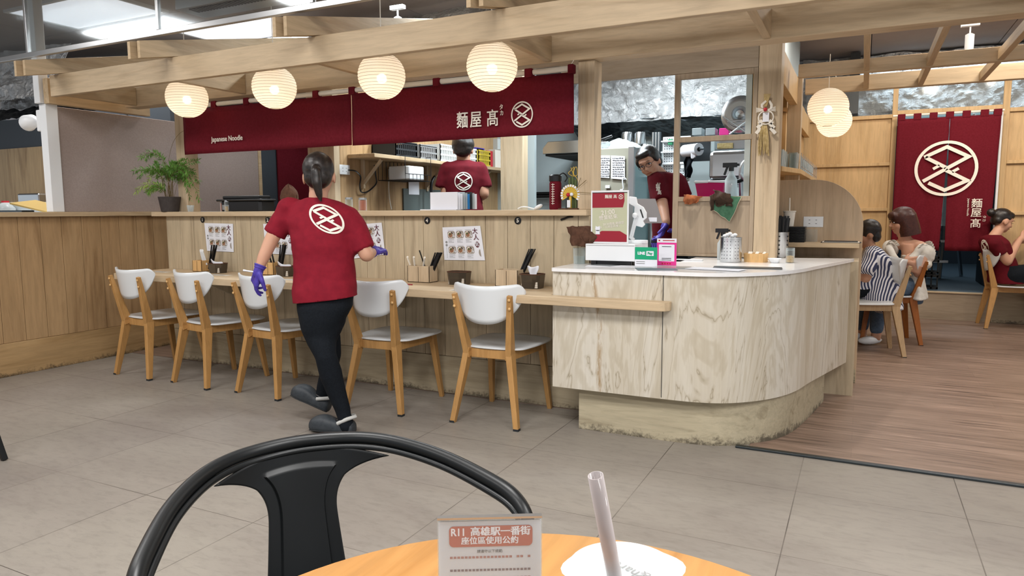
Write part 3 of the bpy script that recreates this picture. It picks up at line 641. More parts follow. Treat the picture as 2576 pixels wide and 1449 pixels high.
# emergency light on the white post
t = thing('emergency_light', 'white emergency lamp fixed to the white divider post', 'lamp', (-5.6, 3.26, 1.85))
MB().box(-5.655, 3.275, 1.80, -5.601, 3.335, 1.96).build('box', M['white'], t, bevel=.008)
MB().lathe([(.012, 0), (.05, .03), (.062, .10), (.058, .11), (.0, .112)], (0, 0, 0), 20).xf(Matrix.Translation(V((-5.66, 3.27, 1.885))) @ Matrix.Rotation(-1.75, 4, 'Y')).build('lamp_head', M['white'], t, smooth=True)
# ================================================================ paper lanterns
def lantern(label, c, r=.142, cord_top=2.6, group='round paper lanterns', inner=True, power=3.8):
    c = V(c); t = thing('paper_lantern', label, 'lantern', c, group=group)
    n = 20; prof = []
    for k in range(n * 3 + 1):
        a = -PI / 2 * .86 + (PI * .86) * k / (n * 3)
        rr = r * math.cos(a); z = r * .97 * math.sin(a); ph = (k % 3)
        prof.append((rr * (1.0 if ph == 0 else .988), z))
    MB().lathe(prof, c, 40, cap=False).build('paper_shade', M['lantern'], t, smooth=True)
    w = MB()
    for k in range(0, n * 3 + 1, 3):
        rr, z = prof[k]; w.tube([c + V((rr * 1.003 * math.cos(q), rr * 1.003 * math.sin(q), z)) for q in [2 * PI * i / 36 for i in range(36)]], .0008, 4, closed=True)
    w.build('wire_ribs', M['stem'], t)
    MB().ball(c + V((0, 0, -.015)), .03, 2).build('bulb', M['bulb'], t, smooth=True)
    MB().tube([c + V((0, 0, .01)), c + V((0, 0, .07))], .016).build('socket', M['white'], t)
    MB().tube([c + V((0, 0, .07)), (c.x, c.y, cord_top)], .0028, 6).build('cord', M['cream'], t)
    lamp('lantern_lamp', 'POINT', c + V((0, 0, -.015)), power, (1, .86, .68), .032)
for (x, z, w) in ((-4.30, 1.985, 'leftmost of four over the counter, by the fern'), (-3.475, 1.99, 'second from left over the counter'), (-2.615, 1.988, 'third from left over the counter'), (-1.868, 1.975, 'rightmost over the counter, before banner lettering')):
    lantern('glowing white paper lantern, ' + w, (x, 3.525, z), cord_top=2.5, group='paper lanterns over the counter')
lantern('paper lantern in the dining room, front one', at(2083, 270, Y=5.72), cord_top=2.3, group='dining room paper lanterns', power=3.5)
lantern('paper lantern in the dining room, behind and below the front one', at(2098, 304, Y=6.62), cord_top=2.3, group='dining room paper lanterns', power=3.5)
# ================================================================ logo + banners
def stroke(b, pts, w, closed=False):
    pts = [V((p[0], p[1], 0)) for p in pts]; n = len(pts); L = []; R_ = []
    for i, p in enumerate(pts):
        a = pts[(i - 1) % n] if (closed or i) else None; c = pts[(i + 1) % n] if (closed or i < n - 1) else None
        d1 = (p - a).normalized() if a else None; d2 = (c - p).normalized() if c else None
        d1 = d1 or d2; d2 = d2 or d1; n1 = V((-d1.y, d1.x, 0)); n2 = V((-d2.y, d2.x, 0)); m = (n1 + n2).normalized(); k = w / 2 / max(.35, m.dot(n1))
        L.append(p + m * k); R_.append(p - m * k)
    N = n if closed else n - 1
    for i in range(N):
        j = (i + 1) % n; S_ = max(1, int((pts[j] - pts[i]).length / .12))
        for q in range(S_):
            t0, t1 = q / S_, (q + 1) / S_
            b.b.faces.new([b.b.verts.new(v) for v in (L[i].lerp(L[j], t0), R_[i].lerp(R_[j], t0), R_[i].lerp(R_[j], t1), L[i].lerp(L[j], t1))])
def emblem(w=.125):
    b = MB()
    stroke(b, [(.94 * math.cos(a), .94 * math.sin(a)) for a in [2 * PI * k / 48 for k in range(48)]], w * .82, True)
    stroke(b, [(-.70, .42), (0, .77), (.68, .40), (-.70, -.45)], w)
    stroke(b, [(-.66, .42), (.0, .03)], w)
    stroke(b, [(-.40, -.01), (-.20, .11)], w * .8)
    stroke(b, [(.0, -.06), (.68, -.45), (0, -.78), (-.52, -.51)], w)
    stroke(b, [(.40, -.01), (.20, -.13)], w * .8)
    return b
def cloth(name, m, parent, P0, w, h, nu, nv, wave, ph=0., X=V((1, 0, 0)), N=V((0, -1, 0)), sol=.003):
    P0 = V(P0)
    fn = lambda a, b: P0 + X * w * a + V((0, 0, -h * b)) + N * (wave * (.25 + b) * math.sin(a * w * 5.2 + ph) + wave * .5 * b * math.sin(a * w * 13 + ph * 2) + wave * .6 * noise.noise(V((a * w * 2, b * 2, ph))))
    return MB().grid(fn, nu, nv).build(name, m, parent, smooth=True, solid=sol)
t = thing('shop_banner', 'long maroon noren banner hung over the counter with white emblem', 'banner', (-3.1, 3.80, 1.96))
cloth('cloth_panel', M['maroon'], t, (-4.69, 3.80, 1.958), 1.62, .335, 50, 8, .006)
cloth('cloth_panel', M['maroon'], t, (-3.066, 3.80, 1.958), 1.572, .338, 50, 8, .006, 2.0)
MB().tube([(-4.75, 3.815, 1.982), (-1.50, 3.815, 1.982)], .016, 14).build('bamboo_rod', M['cream'], t, smooth=True)
for k, x in enumerate((-4.69, -4.38, -4.05, -3.72, -3.40, -3.09, -2.77, -2.43, -2.12, -1.80, -1.53)):
    MB().box(x, 3.792, 1.952, x + .05 if k < 10 else -1.494, 3.838, 2.003).build('loop', M['maroon'], t, bevel=.006)
MB().tube([(-1.50, 3.815, 2.026), (-1.51, 3.80, 2.0), (-1.51, 3.80, 1.97)], .002, 6).build('hook', M['cream'], t)
Yb = 3.789
LOG = [(-1.83, 1.815)]
Yb = 3.782
ec = at(1313, 288, Y=Yb); b = emblem(.13); b.xf(wallm(ec) @ Matrix.Diagonal((.071, .076, 1, 1))); b.build('emblem', M['cream'], t)
for ch, px, py, sz in (('麵', 1163, 305, .104), ('屋', 1197, 303, .104), ('髙', 1239, 300, .104), ('タ', 1261, 270, .034), ('カ', 1262, 285, .034)):
    text(ch, sz, M['cream'], wallm(at(px, py, Y=Yb)), t, 'lettering', sx=.80, bold=.0014 if sz > .1 else .0006)
text('Japanese Noodle', .052, M['cream'], wallm((-4.215, Yb, 1.72)), t, 'lettering', bold=.0008, sx=.9)
# door curtain
t = thing('door_curtain', 'maroon noren curtain with large white emblem in the far doorway', 'curtain', (.75, 8.6, 2.1))
Yd = 8.60
def dcl(name, x0, x1, xb0, xb1):
    def fn(a, b):
        xa = x0 + (x1 - x0) * a; xb = xb0 + (xb1 - xb0) * a
        bb = max(0, b - .12) / .88
        return V((xa + (xb - xa) * bb, Yd + .012 * math.sin(a * 9 + b * 2) * b + .008 * math.sin(a * 21) * b, 2.125 - 1.375 * b))
    return MB().grid(fn, 16, 26).build(name, M['maroon'], t, smooth=True, solid=.003)
dcl('cloth_panel', .285, .755, .285, .728); dcl('cloth_panel', .759, 1.195, .780, 1.160)
tag(MB().box(.3, 9.0, 1.0, 1.2, 9.03, 2.2).build('corridor_light_stand_in', M['paleblue']), 'added pale blue panel standing in for corridor light in the curtain slit', 'board')  # added panel, its pale blue colour stands in for corridor light
MB().tube([(.24, Yd + .02, 2.165), (1.22, Yd + .02, 2.165)], .011, 10).build('rod', M['cream'], t)
for x in (.285, .43, .575, .72, .865, 1.02, 1.13): MB().box(x, Yd - .006, 2.11, x + .07, Yd + .036, 2.178).build('loop', M['maroon'], t, bevel=.004)
b = emblem(.125); b.xf(wallm((.745, Yd - .022, 1.60)) @ Matrix.Diagonal((.285, .285, 1, 1))); b.build('emblem', M['cream'], t)
for ch, z in (('麵', 1.235), ('屋', 1.14), ('髙', 1.03)): text(ch, .10, M['cream'], wallm((1.035, Yd - .022, z)), t, bold=.0006)
text('タカ', .035, M['cream'], wallm((1.105, Yd - .022, 1.085)) @ Matrix.Rotation(-PI / 2, 4, 'Z'), t)
text('Japanese Noodle', .026, M['cream'], wallm((.962, Yd - .022, 1.20)) @ Matrix.Rotation(-PI / 2, 4, 'Z'), t)
struct(MB().tube([(1.205, 8.64, .31), (1.205, 8.64, 2.15)], .012, 10).build('trim_7', M['white']))
# corridor things behind the curtain
t = thing('folding_ladder', 'metal folding ladder standing in the dark corridor behind the curtain', 'ladder', (.95, 10.5, .3))
for s_ in (-1, 1):
    MB().bar((.80 + .12 * s_, 10.5, .3), (.93 + .05 * s_, 10.7, 1.6), .025, .04).build('rail', M['alu'], t); MB().bar((1.08 + .12 * s_, 10.95, .3), (.95 + .05 * s_, 10.72, 1.6), .025, .04).build('rail', M['alu'], t)
for k in range(4): MB().box(.74 + .03 * k, 10.5 + .04 * k, .5 + .26 * k, 1.0 + .01 * k, 10.56 + .04 * k, .53 + .26 * k).build('step', M['alu'], t)
for k in range(4):
    b = MB(); z = .30 + k * .17
    b.box(.42, 9.05, z, .78, 9.4, z + .02)
    for y in (9.05, 9.385): b.box(.42, y, z + .13, .78, y + .015, z + .165)
    for i in range(7): b.box(.42 + i * .057, 9.05, z, .435 + i * .057, 9.065, z + .15)
    tag(b.build('bottle_crate', M['dark']), 'dark plastic crate behind the curtain, %s' % ['at the bottom of the pile', 'second from the bottom', 'third from the bottom', 'topmost of the pile'][k], 'crate', 'crates behind the curtain')
for k, x in enumerate((1.28, 1.40)): tag(MB().box(x, 9.6 + k * .9, .3, x + .35, 10.3 + k * .9, 1.15).build('storage_locker', M['darkpanel'], bevel=.005), 'grey storage locker in the corridor, %s' % ['nearer one', 'farther one'][k], 'locker')
# ================================================================ chairs at the counter
def chair(label, group, legm, seatm=M['seatwhite']):
    LOCAL[0] = True
    t = thing('dining_chair', label, 'chair', (0, 0, 0), group=group)
    for s_ in (-1, 1):
        f = V((s_ * .198, -.275, 0)); k = V((s_ * .128, -.205, .405)); tp = V((s_ * .168, -.292, .735))
        b = MB(); b.bar(f, k + V((0, 0, .02)), .030, .030, (0, 1, 0), .036, .062); b.bar(k - V((0, 0, .03)), tp, .036, .062, (0, 1, 0), .028, .022)
        b.build('leg', legm, t, bevel=.003)
        w = MB(); w.box(f.x - .0152, f.y - .0152, 0.0, f.x + .0152, f.y + .0152, .012).build('foot_cap', M['dark'], t)
        f2 = V((s_ * .195, .205, 0)); k2 = V((s_ * .165, .145, .415)); MB().bar(f2, k2, .026, .026, (0, 1, 0), .036, .046).build('leg', legm, t, bevel=.003)
        MB().bar((s_ * .130, -.20, .393), (s_ * .162, .15, .393), .022, .050).build('side_rail', legm, t, bevel=.002)
        for z in (.665, .712): MB().ball((s_ * .1675, -.30 + (z - .7) * -.1, z), (.0085, .005, .0085), 2).build('screw', M['bamboo'], t, smooth=True)
    MB().bar((-.125, -.195, .393), (.125, -.195, .393), .022, .050).build('back_rail', legm, t, bevel=.002)
    MB().bar((-.16, .145, .393), (.16, .145, .393), .022, .046).build('front_rail', legm, t, bevel=.002)
    # seat: soft rounded plywood pan
    pts = spline([(-.165, -.19), (0, -.215), (.165, -.19), (.205, -.10), (.222, .06), (.21, .19), (.13, .235), (0, .24), (-.13, .235), (-.21, .19), (-.222, .06), (-.205, -.10)], 5, True)
    b = MB(); top = []; n = len(pts); rings = []
    for sc, z in ((.97, .420), (1, .424), (1, .431), (.965, .434), (.8, .431), (.5, .427), (.2, .425)):
        rings.append([b.b.verts.new((p.x * sc, .01 + (p.y - .01) * sc, z)) for p in pts])
    b.b.faces.new(rings[0][::-1])
    for A_, B_ in zip(rings, rings[1:]):
        for i in range(n): b.b.faces.new((A_[i], A_[(i + 1) % n], B_[(i + 1) % n], B_[i]))
    b.b.faces.new(rings[-1]); b.build('seat', seatm, t, smooth=True)
    # backrest: half moon of curved ply; concave to the sitter
    def outline(u):   # u in -1..1 -> top z, bottom z
        a = abs(u); top = .780 + .016 * a * a - .040 * (max(0, a - .82) / .18) ** 2.4; bot = .772 - .200 * max(0, 1 - a ** 2.4) ** .62 - .002
        return top, min(bot, top - .012)
    def fn(a, b_):
        u = -1 + 2 * a; tz, bz = outline(u); z = bz + (tz - bz) * b_
        x = .222 * u * (1 - .015 * u * u); y = -.290 + .100 * u * u - (z - .7) * .16
        return V((x, y, z))
    MB().grid(fn, 36, 8).build('backrest', seatm, t, smooth=True, solid=.012)
    LOCAL[0] = False
    return t
c0 = chair('white-seated wooden chair at the counter, second from right, overlapped by no one', 'chairs at the counter', M['beech'])
c0.location = (-2.56, 3.545, 0); c0.rotation_euler = (0, 0, .04)
c0['label'] = 'white-backed wooden chair just right of the walking server'
for x, y, rz, l in ((-1.828, 3.59, .02, 'white-backed wooden chair nearest the marbled island, under disc five'), (-3.42, 3.515, -.10, 'white-backed wooden chair behind the server\'s gloved hand'),
                    (-4.043, 3.518, -.13, 'white-backed wooden chair between the leftmost one and the gloved hand'), (-4.658, 3.518, -.06, 'leftmost white-backed wooden chair, by the brown plank wall')):
    dup(c0, (x, y, 0), rz, l)
# dining room chairs
c1 = chair('white-backed chair with pale legs under the striped shirt diner', 'dining room chairs', M['beech_pale'])
ax = lambda fx, fy, rz: (fx, fy)
def put(o, bl, br):   # back-left and back-right feet (as the sitter sees them)
    bl, br = V((*bl, 0)), V((*br, 0)); m_ = (bl + br) / 2; d = (br - bl).normalized(); rz = math.atan2(d.y, d.x)
    o.location = m_ + Matrix.Rotation(rz, 3, 'Z') @ V((0, .275, 0)); o.rotation_euler = (0, 0, rz); return o
put(c1, (.345, 6.336), (.255, 6.722))
c2 = chair('white-backed chair with orange-brown legs under the woman in white', 'dining room chairs', M['beech_dark']); put(c2, (.50, 6.954), (.41, 7.340))
c3 = chair('white-backed wooden chair at right edge under the seated staff member', 'dining room chairs', M['beech']); c3.location = (1.395, 8.43, 0); c3.rotation_euler = (0, 0, -PI / 2 + .06)
# ================================================================ near table group
TC = V((-.229, .485, 0))
t = thing('cafe_table', 'round maple-topped cafe table in the foreground', 'table', TC)
pr = [(.0, .715), (.385, .715), (.392, .722), (.393, .735), (.389, .740), (.0, .740)]
b = MB(); b.lathe([(.001, .715), (.385, .715), (.392, .722), (.393, .735), (.389, .740), (.001, .740)], TC, 96); b.build('table_top', M['tabletop'], t, smooth=True)
MB().tube([TC + V((0, 0, .03)), TC + V((0, 0, .715))], .035, 20).build('pedestal', M['blackmetal'], t, smooth=True)
MB().lathe([(.001, .004), (.26, .004), (.26, .014), (.05, .032), (.001, .034)], TC, 48).build('base', M['blackmetal'], t, smooth=True)
# black steel armchair
A_ = V((-.965, 1.0, 0)); u_ = V((.82, -.572, 0)).normalized(); v_ = V((-u_.y, u_.x, 0))
L3 = lambda a, l, z: A_ + u_ * a + v_ * l + V((0, 0, z))
t = thing('steel_armchair', 'black powder-coated steel armchair with looped rim across the table', 'chair', L3(.24, 0, 0))
half = [(0, 0, .737), (.012, .075, .736), (.045, .135, .735), (.10, .185, .731), (.19, .232, .724), (.30, .268, .712), (.36, .283, .700), (.395, .288, .672), (.40, .284, .62), (.395, .262, .50), (.385, .235, .42)]
ring = [(a, -l, z) for a, l, z in half[::-1]] + half[1:]
MB().tube([L3(*p) for p in spline(ring, 7)], .0125, 14).build('rim_tube', M['blackmetal'], t, smooth=True)
ring2 = [(a + .012, l * .965, z - .014) for a, l, z in ring[3:-3]]
MB().tube([L3(*p) for p in spline(ring2, 7)], .006, 8).build('rim_lip', M['blackmetal'], t, smooth=True)
def splat(a, b_):
    tt = b_; uu = -1 + 2 * a
    hw = .058 + .10 * max(0, (tt - .55) / .45) ** 2.6 + .022 * (1 - tt) ** 1.5
    l = uu * hw; z = .435 + (.727 - .435) * tt
    curve = .10 * (l / .19) ** 2 if tt > .5 else .10 * (l / .19) ** 2
    back = .055 * (1 - tt) + .012
    e = 0
    iw = .66 - .0 * tt
    if tt < .90 and abs(uu) < .62: e = .006
    zz = z - (.02 * uu * uu * max(0, tt - .8) * 5)
    return L3(back + curve * 1.0 * tt + e, l, zz)
MB().grid(splat, 40, 60).build('back_splat', M['blackmetal'], t, smooth=True, solid=.0035)
seat = spline([(.05, -.10), (.04, 0), (.05, .10), (.12, .165), (.25, .18), (.38, .175), (.42, .12), (.43, 0), (.42, -.12), (.38, -.175), (.25, -.18), (.12, -.165)], 5, True)
b = MB(); n = len(seat); rg = []
for sc, z in ((1, .405), (1.01, .43), (.98, .437), (.8, .434), (.3, .432)): rg.append([b.b.verts.new(L3(.24 + (p.x - .24) * sc, p.y * sc, z)) for p in seat])
b.b.faces.new(rg[0][::-1])
for P_, Q_ in zip(rg, rg[1:]):
    for i in range(n): b.b.faces.new((P_[i], P_[(i + 1) % n], Q_[(i + 1) % n], Q_[i]))
b.b.faces.new(rg[-1]); b.build('seat', M['blackmetal'], t, smooth=True)
for a, l, aa, ll in ((.10, .14, .03, .21), (.10, -.14, .03, -.21), (.38, .15, .45, .21), (.38, -.15, .45, -.21)):
    MB().bar(L3(aa, ll, 0), L3(a, l, .415), .022, .022, (0, 1, 0), .045, .045).build('leg', M['blackmetal'], t, bevel=.003)
# a second black chair, only its leg in view at left edge
f = at(12, 1158, Z=0)
t = thing('steel_armchair', 'black metal chair of which only one leg enters at left edge', 'chair', f + V((-.25, 0, 0)))
for dx, dy in ((0, 0), (-.42, 0), (0, -.42), (-.42, -.42)):
    p = f + V((dx, dy, 0)); q = p + V((-.09 if dx == 0 else .09, -.06 if dy == 0 else .06, .43)); MB().bar(p + V((0, 0, .002)), q, .024, .024, (0, 1, 0), .034, .034).build('leg', M['blackmetal'], t, bevel=.003)
MB().box(f.x - .40, f.y - .40, .43, f.x - .03, f.y - .03, .45).build('seat', M['blackmetal'], t, bevel=.01)
MB().tube([(f.x - .38, f.y - .38, .44), (f.x - .40, f.y - .42, .78), (f.x - .02, f.y - .42, .78), (f.x - .05, f.y - .38, .44)], .012).build('back_frame', M['blackmetal'], t)
# rules card in acrylic holder
c = at(1232, 1300, D=.70); zt = c.z; wv = RR.copy(); wv.z = 0; wv.normalize(); ang = math.atan2(wv.y, wv.x) + .045
t = thing('table_rules_card', 'acrylic stand with printed seating rules card on the maple table', 'sign', (c.x, c.y, .7405))
mt = lambda x, z, y=0: Matrix.Translation(V((c.x, c.y, 0))) @ Matrix.Rotation(ang, 4, 'Z') @ V((x, y, z))
def plate(b, x0, x1, z0, z1, y0, y1):
    P_ = [mt(x, z, y) for z in (z0, z1) for x, y in ((x0, y0), (x1, y0), (x1, y1), (x0, y1))]; v = [b.b.verts.new(p) for p in P_]
    for f_ in ((0, 3, 2, 1), (4, 5, 6, 7), (0, 1, 5, 4), (1, 2, 6, 5), (2, 3, 7, 6), (3, 0, 4, 7)): b.b.faces.new([v[i] for i in f_])
    return b
wd = .0520
plate(MB(), -wd + .001, wd - .001, .7425, zt - .004, -.0006, .0006).build('card', M['paper'], t)
plate(MB(), -wd, wd, .741, zt, -.0032, -.0012).build('front_sheet', M['acrylic'], t); plate(MB(), -wd, wd, .741, zt, .0012, .0032).build('back_sheet', M['acrylic'], t)
plate(MB(), -wd, wd, zt - .001, zt + .001, -.0034, .0034).build('top_edge', M['alu'], t)
plate(MB(), -wd, wd, .7405, .7425, -.025, .035).build('foot', M['acrylic'], t)
cm = lambda x, z: Matrix.Translation(V((c.x, c.y, 0))) @ Matrix.Rotation(ang, 4, 'Z') @ Matrix.Translation(V((x, -.0010, z))) @ RX
def rrect(b, w, h, r, m_, th=.0003):
    pts = []
    for cx_, cy_, a0 in ((w / 2 - r, h / 2 - r, 0), (-w / 2 + r, h / 2 - r, PI / 2), (-w / 2 + r, -h / 2 + r, PI), (w / 2 - r, -h / 2 + r, 1.5 * PI)):
        pts += [(cx_ + r * math.cos(a0 + k * PI / 12), cy_ + r * math.sin(a0 + k * PI / 12)) for k in range(7)]
    return b.prism(pts, 0, th, m_)
rrect(MB(), .083, .0215, .0045, cm(.001, zt - .0195)).build('title_block', M['orangebrown'], t)
cm2 = lambda x, z: cm(x, z) @ Matrix.Translation(V((0, 0, .0004)))
text('R11', .0105, M['paper'], cm2(-.0315, zt - .0152), t, ext=.0001, bold=.0003, sx=.9); text('高雄駅一番街', .0098, M['paper'], cm2(.0105, zt - .0150), t, ext=.0001, bold=.0003, sx=1.02)
text('座位區使用公約', .0082, M['paper'], cm2(.0, zt - .0243), t, ext=.0001, bold=.0002)
text('請遵守以下規範:', .0036, M['ink'], cm(0, zt - .0355), t, ext=.0001)
for z, mm in ((.0415, 'orangebrown'), (.0550, 'inkmaroon'), (.0635, 'orangebrown'), (.0715, 'ink'), (.080, 'orangebrown'), (.0885, 'ink')):
    b = MB()
    for k in range(22):
        if random.random() < .93: b.box(-.040 + k * .0037, -.0001, zt - z - .0011, -.040 + k * .0037 + .0027, .0001, zt - z + .0011)
    b.xf(Matrix.Translation(V((c.x, c.y, 0))) @ Matrix.Rotation(ang, 4, 'Z') @ Matrix.Translation(V((0, -.0008, 0)))).build('printed_line', M[mm], t)
# drinks cup with straw
cc = at(1568, 1432, D=.622); r0 = .0475
t = thing('drink_cup', 'white sealed drink cup with a wide translucent straw', 'cup', (cc.x, cc.y, .7405))
MB().lathe([(.001, .741), (.034, .741), (.0345, .744), (.0455, cc.z - .008), (.0475, cc.z - .005), (.048, cc.z), (.0465, cc.z + .001), (.0455, cc.z - .002), (.001, cc.z - .002)], (cc.x, cc.y, 0), 48).build('cup_body', M['cupwhite'], t, smooth=True)
pts = []
for k in range(40):
    a = 2 * PI * k / 40; rr = .0478 + .008 * max(0, math.cos(2 * (a - .55))) ** 3; pts.append((cc.x + rr * math.cos(a), cc.y + rr * math.sin(a)))
MB().tube([(cc.x + .0468 * math.cos(a), cc.y + .0468 * math.sin(a), cc.z + .0012) for a in [2 * PI * k / 48 for k in range(48)]], .0016, 8, closed=True).build('rim', M['white'], t, smooth=True)
MB().prism(pts, cc.z + .0012, cc.z + .0016).build('film_seal', M['acrylic'], t)
sp = at(1549, 1395, D=.60); st_ = at(1498, 1196, D=.575); d_ = (st_ - V((sp.x, sp.y, cc.z))).normalized(); q0 = V((sp.x, sp.y, cc.z)) - d_ * .05
s2 = MB(); s2.tube([q0, st_], .0062, 20, cap=False); s2.build('straw', M['strawclear'], t, smooth=True, solid=.0006)
va = math.atan2(RR.y, RR.x)
text('Phare', .0155, M['inkgrey'], Matrix.Translation(V((cc.x, cc.y, cc.z + .0018)) + RR * .004 - FF * .005) @ Matrix.Rotation(va + PI * .72, 4, 'Z'), t, ext=.00005)
text('&', .0155, M['inkgrey'], Matrix.Translation(V((cc.x, cc.y, cc.z + .0018)) + RR * .016 - FF * .016) @ Matrix.Rotation(va + PI * .72, 4, 'Z'), t, ext=.00005)
# ================================================================ numbered discs + menus
for (px, py, n) in ((510, 553, '1'), (674, 554, '2'), (1075, 555, '4'), (1303, 555, '5')):
    c = at(px, py, Y=3.829)
    t = thing('number_disc', 'round black disc with the figure %s, %s' % ({'1': 'one', '2': 'two', '4': 'four', '5': 'five'}[n], {'1': 'nearest the fern', '2': 'beside the server\'s sleeve', '4': 'right of the server', '5': 'nearest the island'}[n]), 'number plate', c, group='numbered seat discs')
    MB().lathe([(.001, 0), (.0215, 0), (.0225, .001), (.0225, .003), (.001, .0045)], (0, 0, 0), 28).xf(Matrix.Translation(c) @ RX).build('disc', M['black'], t)
    text(n, .034, M['cream'], wallm((c.x, c.y - .0046, c.z)), t, bold=.0008)
def menu(label, quad, kind=0):
    P = [at(*q, Y=3.8255) for q in quad]   # tl, tr, br, bl
    c = sum(P, V((0, 0, 0))) / 4
    t = thing('menu_poster', label, 'poster', c, group='food menus taped to the counter front')
    def uv(u, v, k=0): p = P[0].lerp(P[1], u).lerp(P[3].lerp(P[2], u), v); return p + V((0, -.0012 * k, 0))
    def patch(name, m, polys, k):
        b = MB()
        for po in polys: b.b.faces.new([b.b.verts.new(uv(u, v, k)) for u, v in po])
        return b.build(name, m, t)
    b = MB(); b.b.faces.new([b.b.verts.new(uv(u, v)) for u, v in ((0, 0), (1, 0), (1, 1), (0, 1))]); b.build('sheet', M['paper'], t, solid=.0012)
    rect = lambda u0, v0, u1, v1: [(u0, v0), (u1, v0), (u1, v1), (u0, v1)]
    el = lambda u, v, ru, rv, a0=0, a1=2 * PI, n=16: [(u + ru * math.cos(a0 + (a1 - a0) * i / n), v + rv * math.sin(a0 + (a1 - a0) * i / n)) for i in range(n)]
    trays, bowls, broth, herbs, nori, spoon, lines = [], [], [], [], [], [], []
    for r_ in range(2):
        for k in range(3):
            u = .225 + .225 * k; v = .235 + .46 * r_
            trays.append([(u + .098 * (abs(math.cos(a)) ** .45) * (1 if math.cos(a) > 0 else -1), v + .112 * (abs(math.sin(a)) ** .45) * (1 if math.sin(a) > 0 else -1)) for a in [2 * PI * i / 24 for i in range(24)]])
            bowls.append(el(u - .02, v, .066, .092)); broth.append(el(u - .02, v + .008, .053, .072)); herbs.append(el(u - .032, v - .025, .024, .03))
            nori.append([(u - .01, v - .09), (u + .02, v - .085), (u + .045, v - .03), (u + .03, v - .02)]); spoon.append(el(u + .07, v + .045, .014, .036)); spoon.append(rect(u + .063, v - .06, u + .072, v + .02))
            for q, w in ((-.142, .16), (.135, .15), (.155, .15), (.185, .09), (.205, .14), (.235, .14)): lines.append(rect(u - .085, v + q, u - .085 + w, v + q + .007))
    for i in range(9): lines.append(rect(.075, .55 + i * .045, .090, .565 + i * .045))
    patch('print', M['bowl'], trays, 1); patch('print', M['cream'], bowls, 1.6)
    patch('print', M['broth'], broth, 2.2); patch('print', M['herb'], herbs, 2.8); patch('print', M['ink'], nori, 2.8); patch('print', M['paper'], spoon, 2.4); patch('print', M['inkgrey'], lines, 1.2)
    patch('print', M['inkgrey'], [el(.085, .455, .028, .036), el(.085, .545, .028, .036)], 1.3)
    patch('print', M['inkmaroon'], [el(.865, .54, .055, .088)], 1.3); patch('print', M['bowl'], [el(.93, .78, .05, .11, PI / 2, 1.5 * PI)], 1.3)
    w = (P[1] - P[0]).length
    def chp(ch, u, v, s_, m_):
        p = uv(u, v, 2.6); e1 = (uv(u + .01, v) - uv(u, v)).normalized(); e2 = (uv(u, v - .01) - uv(u, v)).normalized(); n_ = e1.cross(e2)
        text(ch, s_ * w, M[m_], Matrix(((e1.x, e2.x, n_.x, p.x), (e1.y, e2.y, n_.y, p.y), (e1.z, e2.z, n_.z, p.z), (0, 0, 0, 1))), t, bold=.0002)
    chp('大', .85, .155, .145, 'inkmaroon'); chp('人', .86, .335, .145, 'inkmaroon'); chp('気', .865, .54, .105, 'paper')
menu('food menu with six bowl photos below disc one, nearest the fern', [(514, 561), (586, 563), (588, 634), (521, 631)])
menu('food menu with six bowl photos below disc two, half hidden by the server', [(662, 563), (738, 565), (742, 641), (669, 638)])
menu('food menu with six bowl photos right behind the server\'s bent elbow', [(872, 567), (960, 560), (969, 640), (879, 652)])
menu('food menu with six bowl photos between discs four and five', [(1113, 572), (1208, 568), (1220, 655), (1118, 654)])
# ================================================================ things on the eating bar (top at z = .735)
ZB = .7355
def organiser(where, x, y, w, d, h, sticks=True, extra=()):
    t = thing('cutlery_organiser', 'pale wooden cutlery box ' + where, 'organiser', (x, y, ZB), group='wooden cutlery boxes on the bar')
    b = MB(); th = .006
    b.box(x - w / 2, y - d / 2, ZB, x + w / 2, y - d / 2 + th, ZB + h).box(x - w / 2, y + d / 2 - th, ZB, x + w / 2, y + d / 2, ZB + h).box(x - w / 2, y - d / 2, ZB, x - w / 2 + th, y + d / 2, ZB + h).box(x + w / 2 - th, y - d / 2, ZB, x + w / 2, y + d / 2, ZB + h).box(x - w / 2, y - d / 2, ZB, x + w / 2, y + d / 2, ZB + th).box(x - .003, y - d / 2, ZB, x + .003, y + d / 2, ZB + h * .95)
    b.build('box', M['bamboo'] if not sticks else M['oak_z'], t, bevel=.0015)
def bundle(where, x, y, z0, L, lean, n=7, m='black', spread=.024, dirx=1.0, r=.0052):
    for k in range(n):
        a = (k - (n - 1) / 2) / n
        p0 = V((x + a * spread, y + (k % 2) * .008, z0)); p1 = p0 + V((lean * dirx * L + a * spread * .8, .006 * (k % 3), L * math.sqrt(1 - lean * lean)))
        tag(MB().bar(p0, p1, r * 2, r * 2, (0, 1, 0), r * 1.3, r * 1.3).build('chopstick', M[m], bevel=.0008), 'black chopstick in the bundle ' + where, 'chopstick', 'black chopsticks ' + where)
